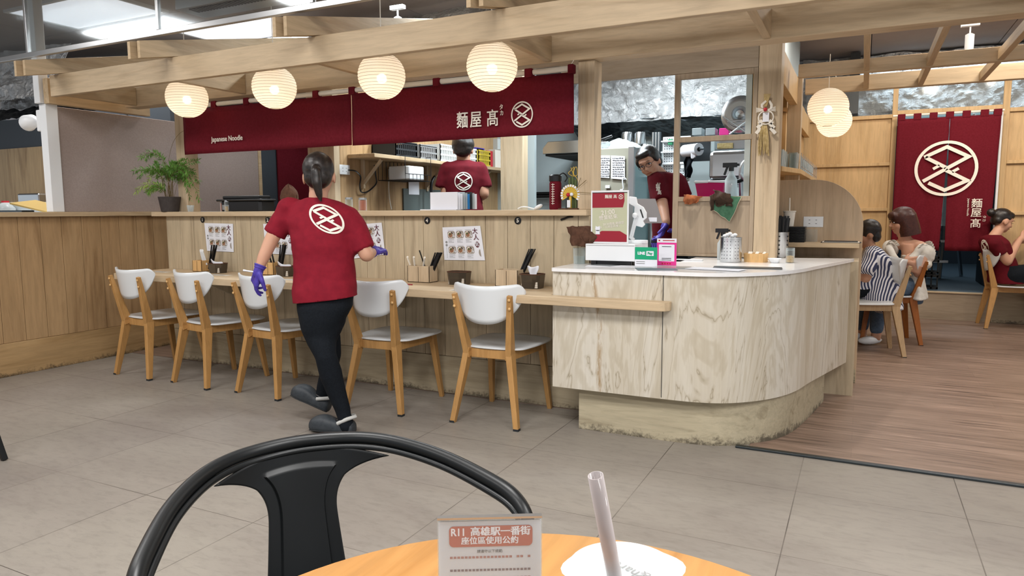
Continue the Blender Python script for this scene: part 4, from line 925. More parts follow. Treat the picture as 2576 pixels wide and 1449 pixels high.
def tissuebox(where, x, y, w=.135, d=.105, h=.072, tissue='up', m='smoke'):
    t = thing('tissue_holder', 'smoky glass tissue holder ' + where, 'tissue box', (x, y, ZB), group='smoky glass tissue holders')
    hx, hy = w / 2, d / 2; c_ = .02
    o8 = [(-hx + c_, -hy), (hx - c_ * 2, -hy), (hx, -hy + c_), (hx, hy - c_), (hx - c_, hy), (-hx + c_, hy), (-hx, hy - c_), (-hx, -hy + c_)]
    b = MB(); n = len(o8); lo = [b.b.verts.new((x + p[0] * .88, y + p[1] * .88, ZB + .002)) for p in o8]; hi = [b.b.verts.new((x + p[0], y + p[1], ZB + h)) for p in o8]
    b.b.faces.new(lo[::-1])
    for i in range(n): b.b.faces.new((lo[i], lo[(i + 1) % n], hi[(i + 1) % n], hi[i]))
    b.build('glass_bowl', M[m], t, solid=.003)
    b = MB(); b.tube([(x + p[0], y + p[1], ZB + h) for p in o8], .003, 6, closed=True); b.build('rim', M['brownrag'], t)
    b = MB()
    for k in range(6): b.box(x - hx * .8, y - hy * .8, ZB + .004 + k * .006, x + hx * .8, y + hy * .8, ZB + .0085 + k * .006)
    b.build('tissue_stack', M['cream'], t, bevel=.002)
    if tissue:
        X0, H, lean = (x, .062, .0) if tissue == 'up' else (x - .05, .036, .07)
        fn = lambda a, b_: V((X0 - .026 + .055 * a + lean * a * (1 - .2 * b_) + .010 * math.sin(b_ * 5 + a * 3), y + .012 * math.sin(a * 7 + b_ * 2), ZB + .034 + (H + .03) * b_ * (1 - .25 * a * (0 if tissue == 'up' else 1.6)) + .004 * math.sin(a * 9)))
        MB().grid(fn, 14, 10).build('tissue', M['paper'], t, smooth=True, solid=.0012)
xs = lambda px, Y=3.70: at(px, 680, Y=Y).x
organiser('left of the leftmost tissue holder', xs(507, 3.74), 3.745, .10, .09, .085, False); tissuebox('under the menu of disc one', xs(549, 3.70), 3.70, .13, .10, .07, 'side')
bundle('under disc one', xs(528, 3.745), 3.745, ZB + .02, .19, .28, 8)
for k in range(3): tag(MB().bar((xs(515, 3.75) + k * .016, 3.745, ZB + .05), (xs(507, 3.75) + k * .012, 3.75, ZB + .15), .010, .004).ball((xs(507, 3.75) + k * .012, 3.75, ZB + .155), (.010, .005, .014), 1).build('soup_spoon', M['white']), 'white spoon standing in the leftmost cutlery box', 'spoon', 'white spoons under disc one')
organiser('half hidden behind the server\'s forearm', xs(684, 3.74), 3.745, .11, .09, .09, False); tissuebox('touching the server\'s shirt on its left', xs(719, 3.70), 3.70, .13, .10, .07, 'side')
bundle('under disc two', xs(702, 3.745), 3.745, ZB + .02, .20, .22, 8)
bundle('leaning alone under disc two', xs(690, 3.745), 3.745, ZB + .03, .16, .30, 2, dirx=-1)
organiser('between the server and the menu with discs four and five', xs(1062, 3.74), 3.745, .165, .10, .105)
bundle('under disc four', xs(1078, 3.745), 3.745, ZB + .03, .175, .42, 8, spread=.026)
tag(MB().bar((xs(1075, 3.75), 3.75, ZB + .05), (xs(1056, 3.75), 3.75, ZB + .20), .006, .006).build('chopstick', M['black']), 'single black stick leaning left in the wooden cutlery box', 'chopstick')
for k, (a, b_) in enumerate(((1041, 1028), (1047, 1044), (1064, 1071))): tag(MB().bar((xs(a, 3.75), 3.74, ZB + .06), (xs(b_, 3.75), 3.74, ZB + .152), .012, .004).ball((xs(b_, 3.75), 3.74, ZB + .155), (.009, .003, .009), 1).build('cutlery_tongs', M['cream']), '%s pale wooden tongs in the cutlery box under disc four' % ['leftmost', 'middle', 'rightmost'][k], 'tongs', 'pale tongs under disc four')
tissuebox('standing empty of tissue under the menu with disc four', xs(1155, 3.71), 3.71, .135, .10, .078, None)
organiser('beside the rightmost tissue holder', xs(1282, 3.74), 3.745, .15, .10, .10)
bundle('under disc five', xs(1306, 3.77), 3.775, ZB + .05, .19, .42, 6, spread=.02)
tissuebox('rightmost of all, with a tall white tissue', xs(1339, 3.70), 3.70, .13, .11, .082, 'up')
for px, py in ((1029, 716), (1262, 727)): p = at(px, py, Z=ZB + .002); tag(MB().box(p.x - .025, p.y - .004, ZB, p.x + .025, p.y + .004, ZB + .006).build('pen', M['red'], bevel=.002), 'small red pen lying on the bar %s' % ('left' if px < 1100 else 'behind rightmost chair'), 'pen')
for k, (px, py) in enumerate(((405, 684), (555, 692), (735, 704), (1170, 731))):
    p = at(px, py, Z=ZB); w = ['by the leftmost chair', 'before disc one', 'before disc two', 'between the two right chairs'][k]
    t = thing('bar_notice', 'small printed notice stuck flat on the eating bar ' + w, 'notice', p)
    MB().box(p.x - .09, p.y - .03, ZB, p.x + .09, p.y + .03, ZB + .0006).build('sheet', M['cream'], t)
    b = MB()
    for i in range(5): b.box(p.x - .08, p.y - .024 + i * .010, ZB + .0006, p.x + .07 - (i % 2) * .03, p.y - .020 + i * .010, ZB + .0009)
    b.build('print', M['inkgrey'], t)
# ================================================================ things on the ledge (top z = 1.188)
ZL = 1.1885
def jar(where, x, y, h=.095, r=.026, fill='sesame', lvl=.5, z=ZL, group=None, lid='alu'):
    t = thing('spice_jar', 'glass jar ' + where, 'jar', (x, y, z), group=group)
    MB().lathe([(.001, 0), (r, 0), (r, h * .86), (r * .9, h * .88)], (x, y, z), 24, cap=False).build('glass', M['glass'], t, smooth=True)
    MB().lathe([(.001, .003), (r * .93, .003), (r * .93, h * lvl), (.001, h * lvl + .004)], (x, y, z), 24).build('contents', M[fill], t, smooth=True)
    MB().lathe([(.001, h * .85), (r * .98, h * .85), (r * .98, h), (.001, h)], (x, y, z), 24).build('lid', M[lid], t, smooth=False)
xl = lambda px, Y=3.90: at(px, 520, Y=Y).x
jar('of red chilli on the ledge near the fern', xl(560), 3.905, .085, .022, 'orange', .75); jar('half full of sesame on the ledge near the fern', xl(578), 3.88, .085, .024, 'sesame', .45)
jar('of sesame half hidden by the server\'s shoulder', xl(878), 3.90, .092, .026, 'sesame', .35); jar('full of orange chilli right of the server\'s shoulder', xl(915), 3.89, .088, .028, 'orange', .8)
t = thing('plastic_cup', 'small clear plastic cup on the ledge right of the fern pot', 'cup', (xl(490), 3.86, ZL))
MB().lathe([(.001, 0), (.020, 0), (.028, .05), (.0285, .05)], (xl(490), 3.86, ZL), 24, cap=False).build('wall', M['plastic'], t, smooth=True)
# fern
fx, fy = xl(428, 3.84), 3.838
t = thing('potted_fern', 'feathery green fern in a dark square-rimmed pot at the ledge end', 'plant', (fx, fy, ZL))
MB().lathe([(.001, 0), (.062, 0), (.065, .004), (.084, .118), (.078, .118), (.074, .10), (.001, .10)], (fx, fy, ZL), 32).build('pot', M['pot'], t, smooth=False)
MB().lathe([(.001, .1), (.074, .1), (.001, .106)], (fx, fy, ZL), 20).build('soil', M['dark'], t)
rnd = random.Random(3); leaves = {'leaf': MB(), 'leaf_light': MB()}; st = MB()
fr = [((0, .40), (-.17, .30)), ((-.02, .28), (-.28, .17)), ((.05, .30), (.22, .27)), ((.10, .24), (.24, .10)), ((.02, .30), (.10, .14)), ((-.05, .24), (-.16, .08)), ((-.05, .13), (-.19, .06)), ((-.04, .10), (-.12, .05)), ((0, .26), (-.10, .20)), ((.03, .26), (.15, .20)), ((.08, .20), (.20, .00)), ((-.01, .30), (.04, .25)), ((-.08, .26), (-.22, .20)), ((.08, .28), (.20, .18)), ((0, .22), (-.06, .16)), ((.05, .22), (.13, .13))]
fr = [((a * 1.2, b_ * 1.08), (c * 1.32, d * 1.1)) for (a, b_), (c, d) in fr]
for k, (m1, e1) in enumerate(fr + [((a * .8, b_), (c * .7, d)) for (a, b_), (c, d) in fr[:14]]):
    dy = rnd.uniform(-.12, .10); base_ = V((fx + rnd.uniform(-.03, .03), fy + rnd.uniform(-.02, .02), ZL + .10))
    pts = spline([base_, base_ + V((m1[0] * .5, dy * .3, m1[1] * .62)), base_ + V(((m1[0] + e1[0]) / 2, dy * .7, max(m1[1], e1[1]) * .85)), base_ + V((e1[0], dy, e1[1]))], 8)
    st.tube(pts, .0011, 4)
    mm = 'leaf_light' if k in (6, 7, 5) else 'leaf'; n = len(pts)
    for i in range(int(n * .35), n):
        d = (pts[min(i + 1, n - 1)] - pts[max(i - 1, 0)]).normalized(); L = .058 * (1 - .6 * (i / n)) + .010
        for s_ in (-1, 1):
            for q in range(3):
                side = d.cross(V((rnd.uniform(-.3, .3), 1 if rnd.random() < .6 else -.6, rnd.uniform(.2, .9)))).normalized() * s_
                o_ = pts[i] + d * rnd.uniform(-.012, .012); e_ = o_ + (side + d * .7).normalized() * L * rnd.uniform(.6, 1.1) + V((0, 0, -.006))
                pr_ = (e_ - o_).cross(V((rnd.uniform(-1, 1), rnd.uniform(-1, 1), 1))).normalized() * .0030
                B_ = leaves[mm].b; B_.faces.new([B_.verts.new(v) for v in (o_, o_.lerp(e_, .5) + pr_, e_, o_.lerp(e_, .5) - pr_)])
st.build('stems', M['stem'], t)
for k_ in leaves: leaves[k_].build('fronds', M[k_], t)['kind'] = 'stuff'
MB().tube(spline([at(*p, Y=3.84) for p in ((424, 405), (430, 375), (440, 350), (460, 330), (490, 324), (525, 332), (545, 345), (548, 358), (530, 372), (505, 368), (490, 362), (486, 345), (494, 335))], 6), .0012, 4).build('tendril', M['stem'], t)
# black crate with bag, file holder, bottle, fan ornament, ladle
bx0, bx1 = xl(612, 4.1), xl(712, 4.1)
t = thing('storage_case', 'black lidded plastic case on the ledge left of the server', 'case', ((bx0 + bx1) / 2, 3.98, ZL))
b = MB(); b.prism([(bx0 + .02, 3.87), (bx1 - .02, 3.87), (bx1, 3.89), (bx1, 4.015), (bx0, 4.015), (bx0, 3.89)], ZL, ZL + .075); b.build('tub', M['black'], t, bevel=.006)
b = MB(); b.prism([(bx0 - .03, 3.86), (bx1 + .02, 3.86), (bx1 + .02, 4.018), (bx0 - .03, 4.018)], ZL + .075, ZL + .092); b.prism([(bx0 + .02, 3.88), (bx1 - .02, 3.88), (bx1 - .02, 4.0), (bx0 + .02, 4.0)], ZL + .092, ZL + .118); b.build('lid', M['black'], t, bevel=.008)
MB().box(bx0 + .03, 3.867, ZL + .012, bx0 + .10, 3.869, ZL + .05).build('sticker', M['inkgrey'], t)
p = at(727, 480, Y=3.93)
fn = lambda a, b_: p + V((.075 * math.sin(PI * b_) ** .6 * math.cos(2 * PI * a) * (1 + .15 * noise.noise(V((a * 9, b_ * 5, 0)))), .05 * math.sin(PI * b_) ** .6 * math.sin(2 * PI * a), -.10 + .19 * b_ + .012 * noise.noise(V((math.cos(2 * PI * a) * 3, math.sin(2 * PI * a) * 3, b_ * 4)))))
o_ = MB().grid(fn, 28, 18).build('paper_bag', M['brownrag'], smooth=True); tag(o_, 'crumpled brown bag on the ledge against the server\'s left shoulder', 'bag'); o_.location.z = ZL
x0 = xl(1092, 3.93)
tag(MB().box(x0 - .05, 3.84, ZL, xl(1160), 3.96, ZL + .006).build('paper_tray', M['paper'], bevel=.001), 'flat white tray of papers on the ledge under the upright folders', 'tray')
for k in range(9):
    xx = x0 + .01 + .0 * k; y = 3.87 + k * .013; w = at(1160 + k * 3.4, 520, Y=3.93).x - x0
    m_ = ['paper', 'paper', 'paper', 'plastic', 'plastic', 'bluefolder', 'dark', 'plastic', 'paper'][k]
    b = MB(); b.box(xx + k * .010, y, ZL + .0065, xx + w, y + .003, ZL + .115 - (k % 3) * .006); o_ = b.build('document_folder', M[m_])
    tag(o_, '%s folder standing in the row on the ledge before the cook' % ['frontmost white', 'second white', 'third white', 'fourth, frosted', 'fifth, frosted', 'bright blue', 'black', 'frosted, second to last', 'rearmost white'][k], 'folder', 'folders on the ledge')
bxx = xl(1397, 3.92)
t = thing('water_bottle', 'dark red water bottle with white scale on the ledge', 'bottle', (bxx, 3.92, ZL))
MB().lathe([(.001, 0), (.034, 0), (.036, .01), (.036, .155), (.033, .165), (.033, .17)], (bxx, 3.92, ZL), 28).build('body', M['maroon'], t, smooth=True)
MB().lathe([(.001, .168), (.037, .168), (.038, .20), (.03, .208), (.001, .208)], (bxx, 3.92, ZL), 28).build('cap', M['black'], t, smooth=False)
MB().tube(spline([(bxx + .02, 3.92, ZL + .20), (bxx + .05, 3.92, ZL + .215), (bxx + .075, 3.92, ZL + .19), (bxx + .06, 3.92, ZL + .165)], 6), .004, 6).build('strap', M['black'], t)
b = MB(); b.box(bxx - .003, 3.8825, ZL + .03, bxx, 3.884, ZL + .155)
for k in range(9): b.box(bxx - .010, 3.8825, ZL + .035 + k * .014, bxx + .010, 3.884, ZL + .038 + k * .014)
b.build('scale', M['cream'], t)
fc = at(1435, 490, Y=3.865)
t = thing('fan_ornament', 'golden new year fan ornament with green bamboo on the ledge end', 'ornament', (fc.x, 3.86, ZL))
MB().box(fc.x - .065, 3.83, ZL, fc.x + .055, 3.89, ZL + .008).build('base', M['brownrag'], t, bevel=.002)
b, b2 = MB(), MB()
for k in range(30):
    a = PI * (-.16 + 1.32 * k / 29); e = fc + V((.058 * math.cos(a), -.004 * (k % 2), .058 * math.sin(a))); b.bar(fc + V((0, 0, 0)), e, .0045, .002, (0, 1, 0), .009, .002)
    if k % 2 == 0: e2 = fc + V((.053 * math.cos(a), -.006, .053 * math.sin(a))); b2.bar(e2 - V((.005 * math.sin(a), 0, -.005 * math.cos(a))), e2 + V((.005 * math.sin(a), 0, -.005 * math.cos(a))), .014, .002, (0, 1, 0))
b.build('fan', M['gold'], t); b2.build('fan_edge', M['paper'], t)
MB().ball(fc + V((-.010, -.012, 0)), .012, 2).build('red_ball', M['redtape'], t, smooth=True); MB().ball(fc + V((.012, -.012, .002)), .011, 2).build('white_ball', M['paper'], t, smooth=True)
MB().box(fc.x - .012, 3.842, ZL + .012, fc.x + .008, 3.846, ZL + .055).build('name_tag', M['paper'], t)
MB().tube([(fc.x, 3.865, ZL), (fc.x, 3.865, fc.z)], .008).build('stand', M['gold'], t)
for k, (px, top) in enumerate(((1434, 447), (1442, 444), (1449, 452))): q = at(px, top, Y=3.89); MB().tube([(q.x, 3.885, ZL + .008), (q.x, 3.885, q.z)], .0085, 12).build('bamboo', M['herb'], t, smooth=True)
for k in range(3): MB().tube(spline([at(*q, Y=3.87) for q in [[(1440, 443), (1430, 436), (1437, 428), (1444, 420), (1441, 440)], [(1441, 443), (1452, 440), (1450, 420), (1444, 428), (1443, 442)], [(1436, 421), (1442, 436), (1452, 450), (1457, 465)]][k]], 6), .0016, 5).build('straw_knot', M['gold'], t)
for a_, b_ in (((1450, 478), (1461, 447)), ((1455, 470), (1475, 453)), ((1452, 483), (1486, 486))): MB().tube([at(*a_, Y=3.845), at(*b_, Y=3.845)], .0016, 5).build('twig', M['stem'], t)
q = [at(*p_, Y=3.87) for p_ in ((1303, 525), (1312, 521), (1325, 521), (1342, 525), (1350, 523))]; q = [V((p_.x, p_.y, max(p_.z, ZL + .006))) for p_ in q]
t = thing('soup_ladle', 'white ladle lying on the ledge left of the red bottle', 'ladle', (q[2].x, 3.87, ZL)); MB().tube(spline(q, 5), [.004] * 21, 8).build('handle', M['white'], t, smooth=True)
MB().ball(V((at(1354, 520, Y=3.87).x, 3.87, ZL + .016)), (.030, .022, .012), 2, Matrix.Rotation(-.5, 3, 'Y')).build('bowl', M['white'], t, smooth=True)
tag(MB().tube(spline([at(*p_, Y=3.824) for p_ in ((1411, 553), (1420, 550), (1430, 546), (1441, 545))], 4), .006, 8).build('cable_clip', M['black']), 'short black clip hanging under the right ledge end', 'clip')
# ================================================================ things on the island (top z = .88)
ZI = .8805
# cash drawer with sign, tablet stand
def zpt(px, py, z=ZI): return at(px, py, Z=z)
x0, x1, y0 = -1.387, -1.101, 3.71
t = thing('cash_drawer', 'white cash drawer box at the left end of the island top', 'cash drawer', ((x0 + x1) / 2, y0 + .1, ZI))
MB().box(x0, y0 + .01, ZI + .024, x1, y0 + .27, ZI + .1175).build('box', M['white'], t, bevel=.003)
for dx in (.03, x1 - x0 - .05): MB().box(x0 + dx, y0 + .02, ZI, x0 + dx + .03, y0 + .05, ZI + .0235).build('foot', M['black'], t)
MB().box(x0 + .03, y0 + .03, ZI + .002, x1 - .02, y0 + .25, ZI + .0235).build('base_plate', M['black'], t)
MB().box(x0 + .004, y0 + .0085, ZI + .108, x1 - .004, y0 + .0095, ZI + .110).build('seam', M['inkgrey'], t)
# standing notice
s0, s1, s2, s3 = at(1487, 479, Y=y0 + .06), at(1584, 479, Y=y0 + .06), at(1582, 609, Y=y0 + .06), at(1489, 603, Y=y0 + .06)
zt_, zb_ = (s0.z + s1.z) / 2, ZI + .119
t = thing('closing_time_sign', 'framed maroon and beige closing time sign standing on the cash drawer', 'sign', ((s0.x + s1.x) / 2, y0 + .06, zb_))
X0, X1, YS = s0.x, s1.x - .004, y0 + .06
MB().box(X0, YS, zb_, X1, YS + .006, zt_).build('frame', M['white'], t, bevel=.001)
w, h = X1 - X0, zt_ - zb_
SX = lambda u: X0 + w * u
SZ = lambda v: zb_ + h * v
MB().box(SX(.04), YS - .0008, SZ(.03), SX(.96), YS, SZ(.965)).build('backing', M['beige'], t)
def spoly(name, m, pts, k=1.6): MB().prism([(SX(u), SZ(v)) for u, v in pts], 0, .0005, Matrix.Translation(V((0, YS - .0008 * k, 0))) @ RX).build(name, m, t)
spoly('top_band', M['red'], [(.04, .675), (.10, .675), (.85, .68), (.89, .80), (.88, .965), (.04, .965)]); spoly('bottom_band', M['red'], [(.04, .03), (.96, .03), (.96, .16), (.78, .235), (.30, .235), (.04, .13)])
spoly('black_edge', M['black'], [(.04, .952), (.96, .952), (.96, .965), (.04, .965)], 2.4)
tx = lambda s_, u, v, sz, m_='cream', r_=0., k=3.2, **kw: text(s_, sz * w, M[m_], wallm((SX(u), YS - .0008 * k, SZ(v))) @ Matrix.Rotation(r_, 4, 'Z'), t, ext=.0002, **kw)
tx('麵屋 髙', .535, .88, .098, bold=.0004); MBe = emblem(.14); MBe.xf(wallm((SX(.795), YS - .0026, SZ(.878))) @ Matrix.Diagonal((w * .062, w * .062, 1, 1))); MBe.build('emblem', M['cream'], t)
tx('21:00', .46, .585, .165, r_=.12, bold=.0005); tx('營業結束', .47, .49, .125, r_=.12, bold=.0004)
tx('20:30過後,麻煩您', .61, .375, .075, r_=.10, bold=.0002); tx('在「公用區用餐」', .53, .315, .072, r_=.10, bold=.0002)
# small seated cat drawing on the sign
cat = []
for k in range(20): a = 2 * PI * k / 20; cat.append((.19 + .065 * math.cos(a), .275 + .042 * math.sin(a)))
spoly('cat_drawing', M['paper'], cat, 3.6); spoly('cat_drawing', M['paper'], [(.135, .17), (.25, .17), (.245, .25), (.14, .25)], 3.6)
spoly('cat_drawing', M['paper'], [(.128, .29), (.14, .335), (.175, .31)], 3.4); spoly('cat_drawing', M['paper'], [(.205, .31), (.24, .335), (.252, .29)], 3.4); spoly('cat_drawing', M['ink'], [(.155, .236), (.235, .236), (.235, .243), (.155, .243)], 4.4)
# tablet holder and tablet
hp = at(1603, 640, Y=y0 + .16)
t = thing('tablet_stand', 'white articulated tablet holder behind the closing time sign', 'tablet stand', (hp.x, hp.y, ZI))
YT = y0 + .19
T_ = lambda px, py, dy=0: at(px, py, Y=YT + dy)
c_ = T_(1603, 612); MB().lathe([(.001, 0), (.06, 0), (.06, .014), (.001, .016)], (c_.x, c_.y, ZI + .119), 28).build('base_disc', M['white'], t, smooth=False)
MB().bar(V((c_.x - .02, c_.y, ZI + .134)), T_(1586, 595), .018, .018).bar(T_(1586, 600), T_(1600, 545), .018, .012, (0, 1, 0)).bar(T_(1590, 600), T_(1604, 545), .006, .02, (0, 1, 0)).build('arm', M['white'], t, bevel=.003)
MB().ball(T_(1597, 542, -.02), .016, 2).build('ball_joint', M['white'], t, smooth=True)
hol = [(1582, 494), (1600, 496), (1603, 512), (1618, 521), (1626, 535), (1626, 548), (1617, 556), (1622, 565), (1615, 572), (1600, 568), (1594, 558), (1596, 520), (1582, 512)]
b = MB(); A2 = [T_(*q_) for q_ in hol]; lo = [b.b.verts.new(v) for v in A2]; hi = [b.b.verts.new(v + V((0, .014, 0))) for v in A2]; b.b.faces.new(lo); b.b.faces.new(hi[::-1])
for i in range(len(lo)): b.b.faces.new((lo[i], hi[i], hi[(i + 1) % len(lo)], lo[(i + 1) % len(lo)]))
b.build('holder', M['white'], t, bevel=.002)
MB().tube([T_(1611, 527, -.001), T_(1618, 548, -.001)], .004, 8).build('slot', M['black'], t)
tb = [T_(1600, 500, .03), T_(1648, 500, .10), T_(1666, 561, .10), T_(1621, 562, .03)]
b = MB(); lo = [b.b.verts.new(v) for v in tb]; hi = [b.b.verts.new(v + V((0, .008, 0))) for v in tb]; b.b.faces.new(lo); b.b.faces.new(hi[::-1])
for i in range(4): b.b.faces.new((lo[i], hi[i], hi[(i + 1) % 4], lo[(i + 1) % 4]))
t2 = thing('tablet_computer', 'grey tablet seen from behind, clamped in the white holder', 'tablet', tb[2]); b.build('casing', M['tabgrey'], t2, bevel=.001)
q = tb[0].lerp(tb[1], .5).lerp(tb[3].lerp(tb[2], .5), .85); MB().box(q.x - .018, q.y - .012, q.z - .012, q.x + .030, q.y - .010, q.z + .012).build('sticker', M['paper'], t2)
# payment cards
def cardstand(name, label, px0, px1, pyt, pyb, yoff=0.):
    a = zpt(px0, pyb); b2_ = zpt(px1, pyb); Y = (a.y + b2_.y) / 2 + yoff; xa, xb = at(px0, pyb, Y=Y).x, at(px1, pyb, Y=Y).x; top = at((px0 + px1) / 2, pyt, Y=Y).z
    return thing(name, label, 'sign', ((xa + xb) / 2, Y, ZI)), xa, xb, Y, top
t, xa, xb, Y, top = cardstand('payment_card_stand', 'green and white payment card stand on the island beside the cash drawer', 1597, 1653, 622, 663, -.205)
MB().box(xa, Y, ZI + .001, xb, Y + .003, top).build('card', M['paper'], t); hh = top - ZI
MB().box(xa, Y - .001, ZI + hh * .36, xb, Y, top).build('green_field', M['greencard'], t)
text('LINE', (xb - xa) * .165, M['paper'], wallm((xa + (xb - xa) * .29, Y - .0016, ZI + hh * .68)), t, bold=.0012); rr_ = MB(); rrect(rr_, (xb - xa) * .33, hh * .25, .002, wallm((xa + (xb - xa) * .68, Y - .0012, ZI + hh * .68))).build('pay_box', M['paper'], t)
text('Pay', (xb - xa) * .155, M['greencard'], wallm((xa + (xb - xa) * .68, Y - .0026, ZI + hh * .68)), t, bold=.0006)
b = MB()
for k in range(2): b.box(xa + .008, Y - .001, ZI + hh * (.13 + .10 * k), xa + (xb - xa) * .45, Y, ZI + hh * (.16 + .10 * k))
b.build('small_print', M['inkgrey'], t); MB().box(xa - .001, Y - .004, ZI, xb + .001, Y + .02, ZI + .0012).build('foot', M['acrylic'], t)
t, xa, xb, Y, top = cardstand('payment_card_stand', 'pink bordered payment card stand right of the green one', 1652, 1701, 600, 664, -.12); hh = top - ZI
MB().box(xa, Y, ZI + .001, xb, Y + .003, top).build('card', M['pink'], t); MB().box(xa, Y - .001, ZI + hh * .85, xb, Y, top).build('header', M['paper'], t)
rrect(MB(), (xb - xa) * .80, hh * .62, .004, wallm(((xa + xb) / 2, Y - .0003, ZI + hh * .47))).build('white_field', M['paper'], t)
for v in (.20, .26, .69): MB().box(xa + (xb - xa) * .26, Y - .0018, ZI + hh * v, xa + (xb - xa) * .74, Y - .001, ZI + hh * (v + .02)).build('small_print', M['ink'], t)
b = MB()
for k in range(4): b.box(xa + (xb - xa) * (.26 + k * .13), Y - .0016, ZI + hh * .05, xa + (xb - xa) * (.34 + k * .13), Y - .0006, ZI + hh * .10)
b.box(xa + (xb - xa) * .08, Y - .0016, ZI + hh * .90, xa + (xb - xa) * .16, Y - .001, ZI + hh * .95).box(xa + (xb - xa) * .3, Y - .0016, ZI + hh * .91, xa + (xb - xa) * .9, Y - .001, ZI + hh * .94).build('small_print', M['redtape'], t)
MB().box(xa - .001, Y - .004, ZI, xb + .001, Y + .02, ZI + .0012).build('foot', M['acrylic'], t)
for k in range(6): p_ = zpt(1632 + k * 3, 655); tag(MB().tube([(p_.x, p_.y + .12, ZI), (p_.x + .006 * (k - 3), p_.y + .13, ZI + .10)], .0045, 8).build('pen', M['glove']), 'blue pen cap behind the payment cards', 'pen', 'blue pens behind the payment cards')
# glass with clear liquid, brown rag over it
g0 = zpt(1457, 663)
t = thing('drinking_glass', 'clear tumbler half full of water at the island corner', 'glass', (g0.x, g0.y, ZI))
MB().lathe([(.001, .0), (.033, .0), (.036, .09), (.0365, .09)], (g0.x, g0.y, ZI), 28, cap=False).build('wall', M['glass'], t, smooth=True)
MB().lathe([(.001, .004), (.031, .004), (.033, .042), (.001, .042)], (g0.x, g0.y, ZI), 28).build('water', M['glass'], t, smooth=True)
def rag(name, label, m, quads, thick=.006, wr=.012, nu=22, nv=18, seed=0, hemm=None):
    # quads: corner points tl,tr,br,bl in world space plus a bulge vector
    P, bulge = quads
    def fn(a, b_):
        p = P[0].lerp(P[1], a).lerp(P[3].lerp(P[2], a), b_); q_ = V((a * 3 + seed, b_ * 3, seed * 1.7))
        return p + bulge * math.sin(PI * a) * math.sin(PI * min(1, b_ + .15)) + V((noise.noise(q_), noise.noise(q_ + V((5, 5, 5))), noise.noise(q_ + V((9, 2, 1))))) * wr + V((0, 1, 0)) * .5 * wr * math.sin(a * 14 + seed + b_ * 3)
    o = MB().grid(fn, nu, nv).build(name, M[m], smooth=True, solid=thick)
    if hemm:
        b = MB(); e = [fn(0, k / 12) for k in range(13)] + [fn(k / 12, 1) for k in range(1, 13)] + [fn(1, 1 - k / 12) for k in range(1, 13)]; b.tube(e, .003, 6)
        t_ = thing(name, label, 'cloth', P[0]); o.parent = t_; o.data.transform(Matrix.Translation(-P[0])); o.name = 'fabric'; b.build('hem', M[hemm], t_, smooth=True); return t_
    return tag(o, label, 'cloth')
gy = g0.y - .01
rag('cleaning_rag', 'dark brown rag draped over the water glass at the island corner', 'brownrag', ([at(1425, 571, Y=gy), at(1490, 572, Y=gy + .04), at(1484, 622, Y=gy - .02), at(1438, 617, Y=gy - .03)], V((.0, -.035, .01))), wr=.014)
rag('cleaning_rag_fold', 'folded right corner of brown rag jutting toward the sign', 'brownrag', ([at(1455, 569, Y=gy), at(1509, 593, Y=gy + .02), at(1489, 618, Y=gy), at(1462, 620, Y=gy - .02)], V((.0, -.03, .005))), wr=.010, seed=4)
# leaflets
for k, (px, py, rz, w_, h_, m_) in enumerate(((1560, 670, .1, .36, .11, 'paper'), (1520, 668, -.3, .15, .10, 'plastic'), (1650, 677, .4, .20, .14, 'bluegrey'), (1690, 673, .2, .20, .14, 'plastic'), (1735, 655, -.05, .16, .03, 'white'), (1880, 674, .12, .34, .12, 'steel_dark'), (1800, 678, -.2, .28, .12, 'paper'))):
    p_ = zpt(px, py); b = MB(); b.box(-w_ / 2, -h_ / 2, 0, w_ / 2, h_ / 2, .0016 + .004 * (k == 4)); b.xf(Matrix.Translation(V((p_.x, p_.y, ZI + .0003 * k))) @ Matrix.Rotation(rz, 4, 'Z'))
    tag(b.build('leaflet' if k != 4 else 'clipboard', M[m_], bevel=.0004), ['white leaflet on the island before the cash drawer', 'clear sleeve on the island near the water glass', 'blue-grey leaflet on top of the pile below pink card', 'glossy sleeve in the pile below pink card', 'slim white tray before the lower screen panel', 'dark printed menu lying before the cutlery drum', 'white menu sheet partly under the dark one'][k], 'leaflet')
# perforated cutlery drums
def drum(label, px, pyb, pyt, wpx, rows, cols, big=False):
    p_ = zpt(px, pyb); Y = p_.y + .04; x = at(px, pyb, Y=Y).x; r = abs(at(px + wpx / 2, pyb, Y=Y).x - at(px - wpx / 2, pyb, Y=Y).x) / 2 * .93; h = at(px, pyt, Y=Y).z - ZI
    t = thing('cutlery_drum', label, 'container', (x, Y, ZI))
    MB().lathe([(.001, 0), (r * .97, 0), (r, .004), (r, h - .004), (r * 1.02, h), (r * .97, h), (r * .96, .01), (.001, .008)], (x, Y, ZI), 40).build('shell', M['steel'], t, smooth=True)
    b = MB()
    for j in range(rows):
        for i in range(cols):
            a = -PI / 2 + (i - (cols - 1) / 2) * (.30 if not big else .95) + (.12 if i * 2 > cols else -.05 if not big else 0); z = ZI + h * (.16 + .68 * j / (rows - 1)); q_ = V((x + r * 1.003 * math.cos(a), Y + r * 1.003 * math.sin(a), z))
            b.lathe([(.001, 0), ((.0028 if not big else .0055), 0), ((.0028 if not big else .0055), .0006), (.001, .0006)], (0, 0, 0), 8) if False else b.ball(q_, (.0026, .0026, .0026) if not big else (.006, .006, .006), 1)
    b.build('holes', M['black'], t)
    return x, Y, r, h
x, Y, r, h = drum('steel perforated drum holding white spoons beside spray bottle', 1838, 660, 597, 58, 6, 6)
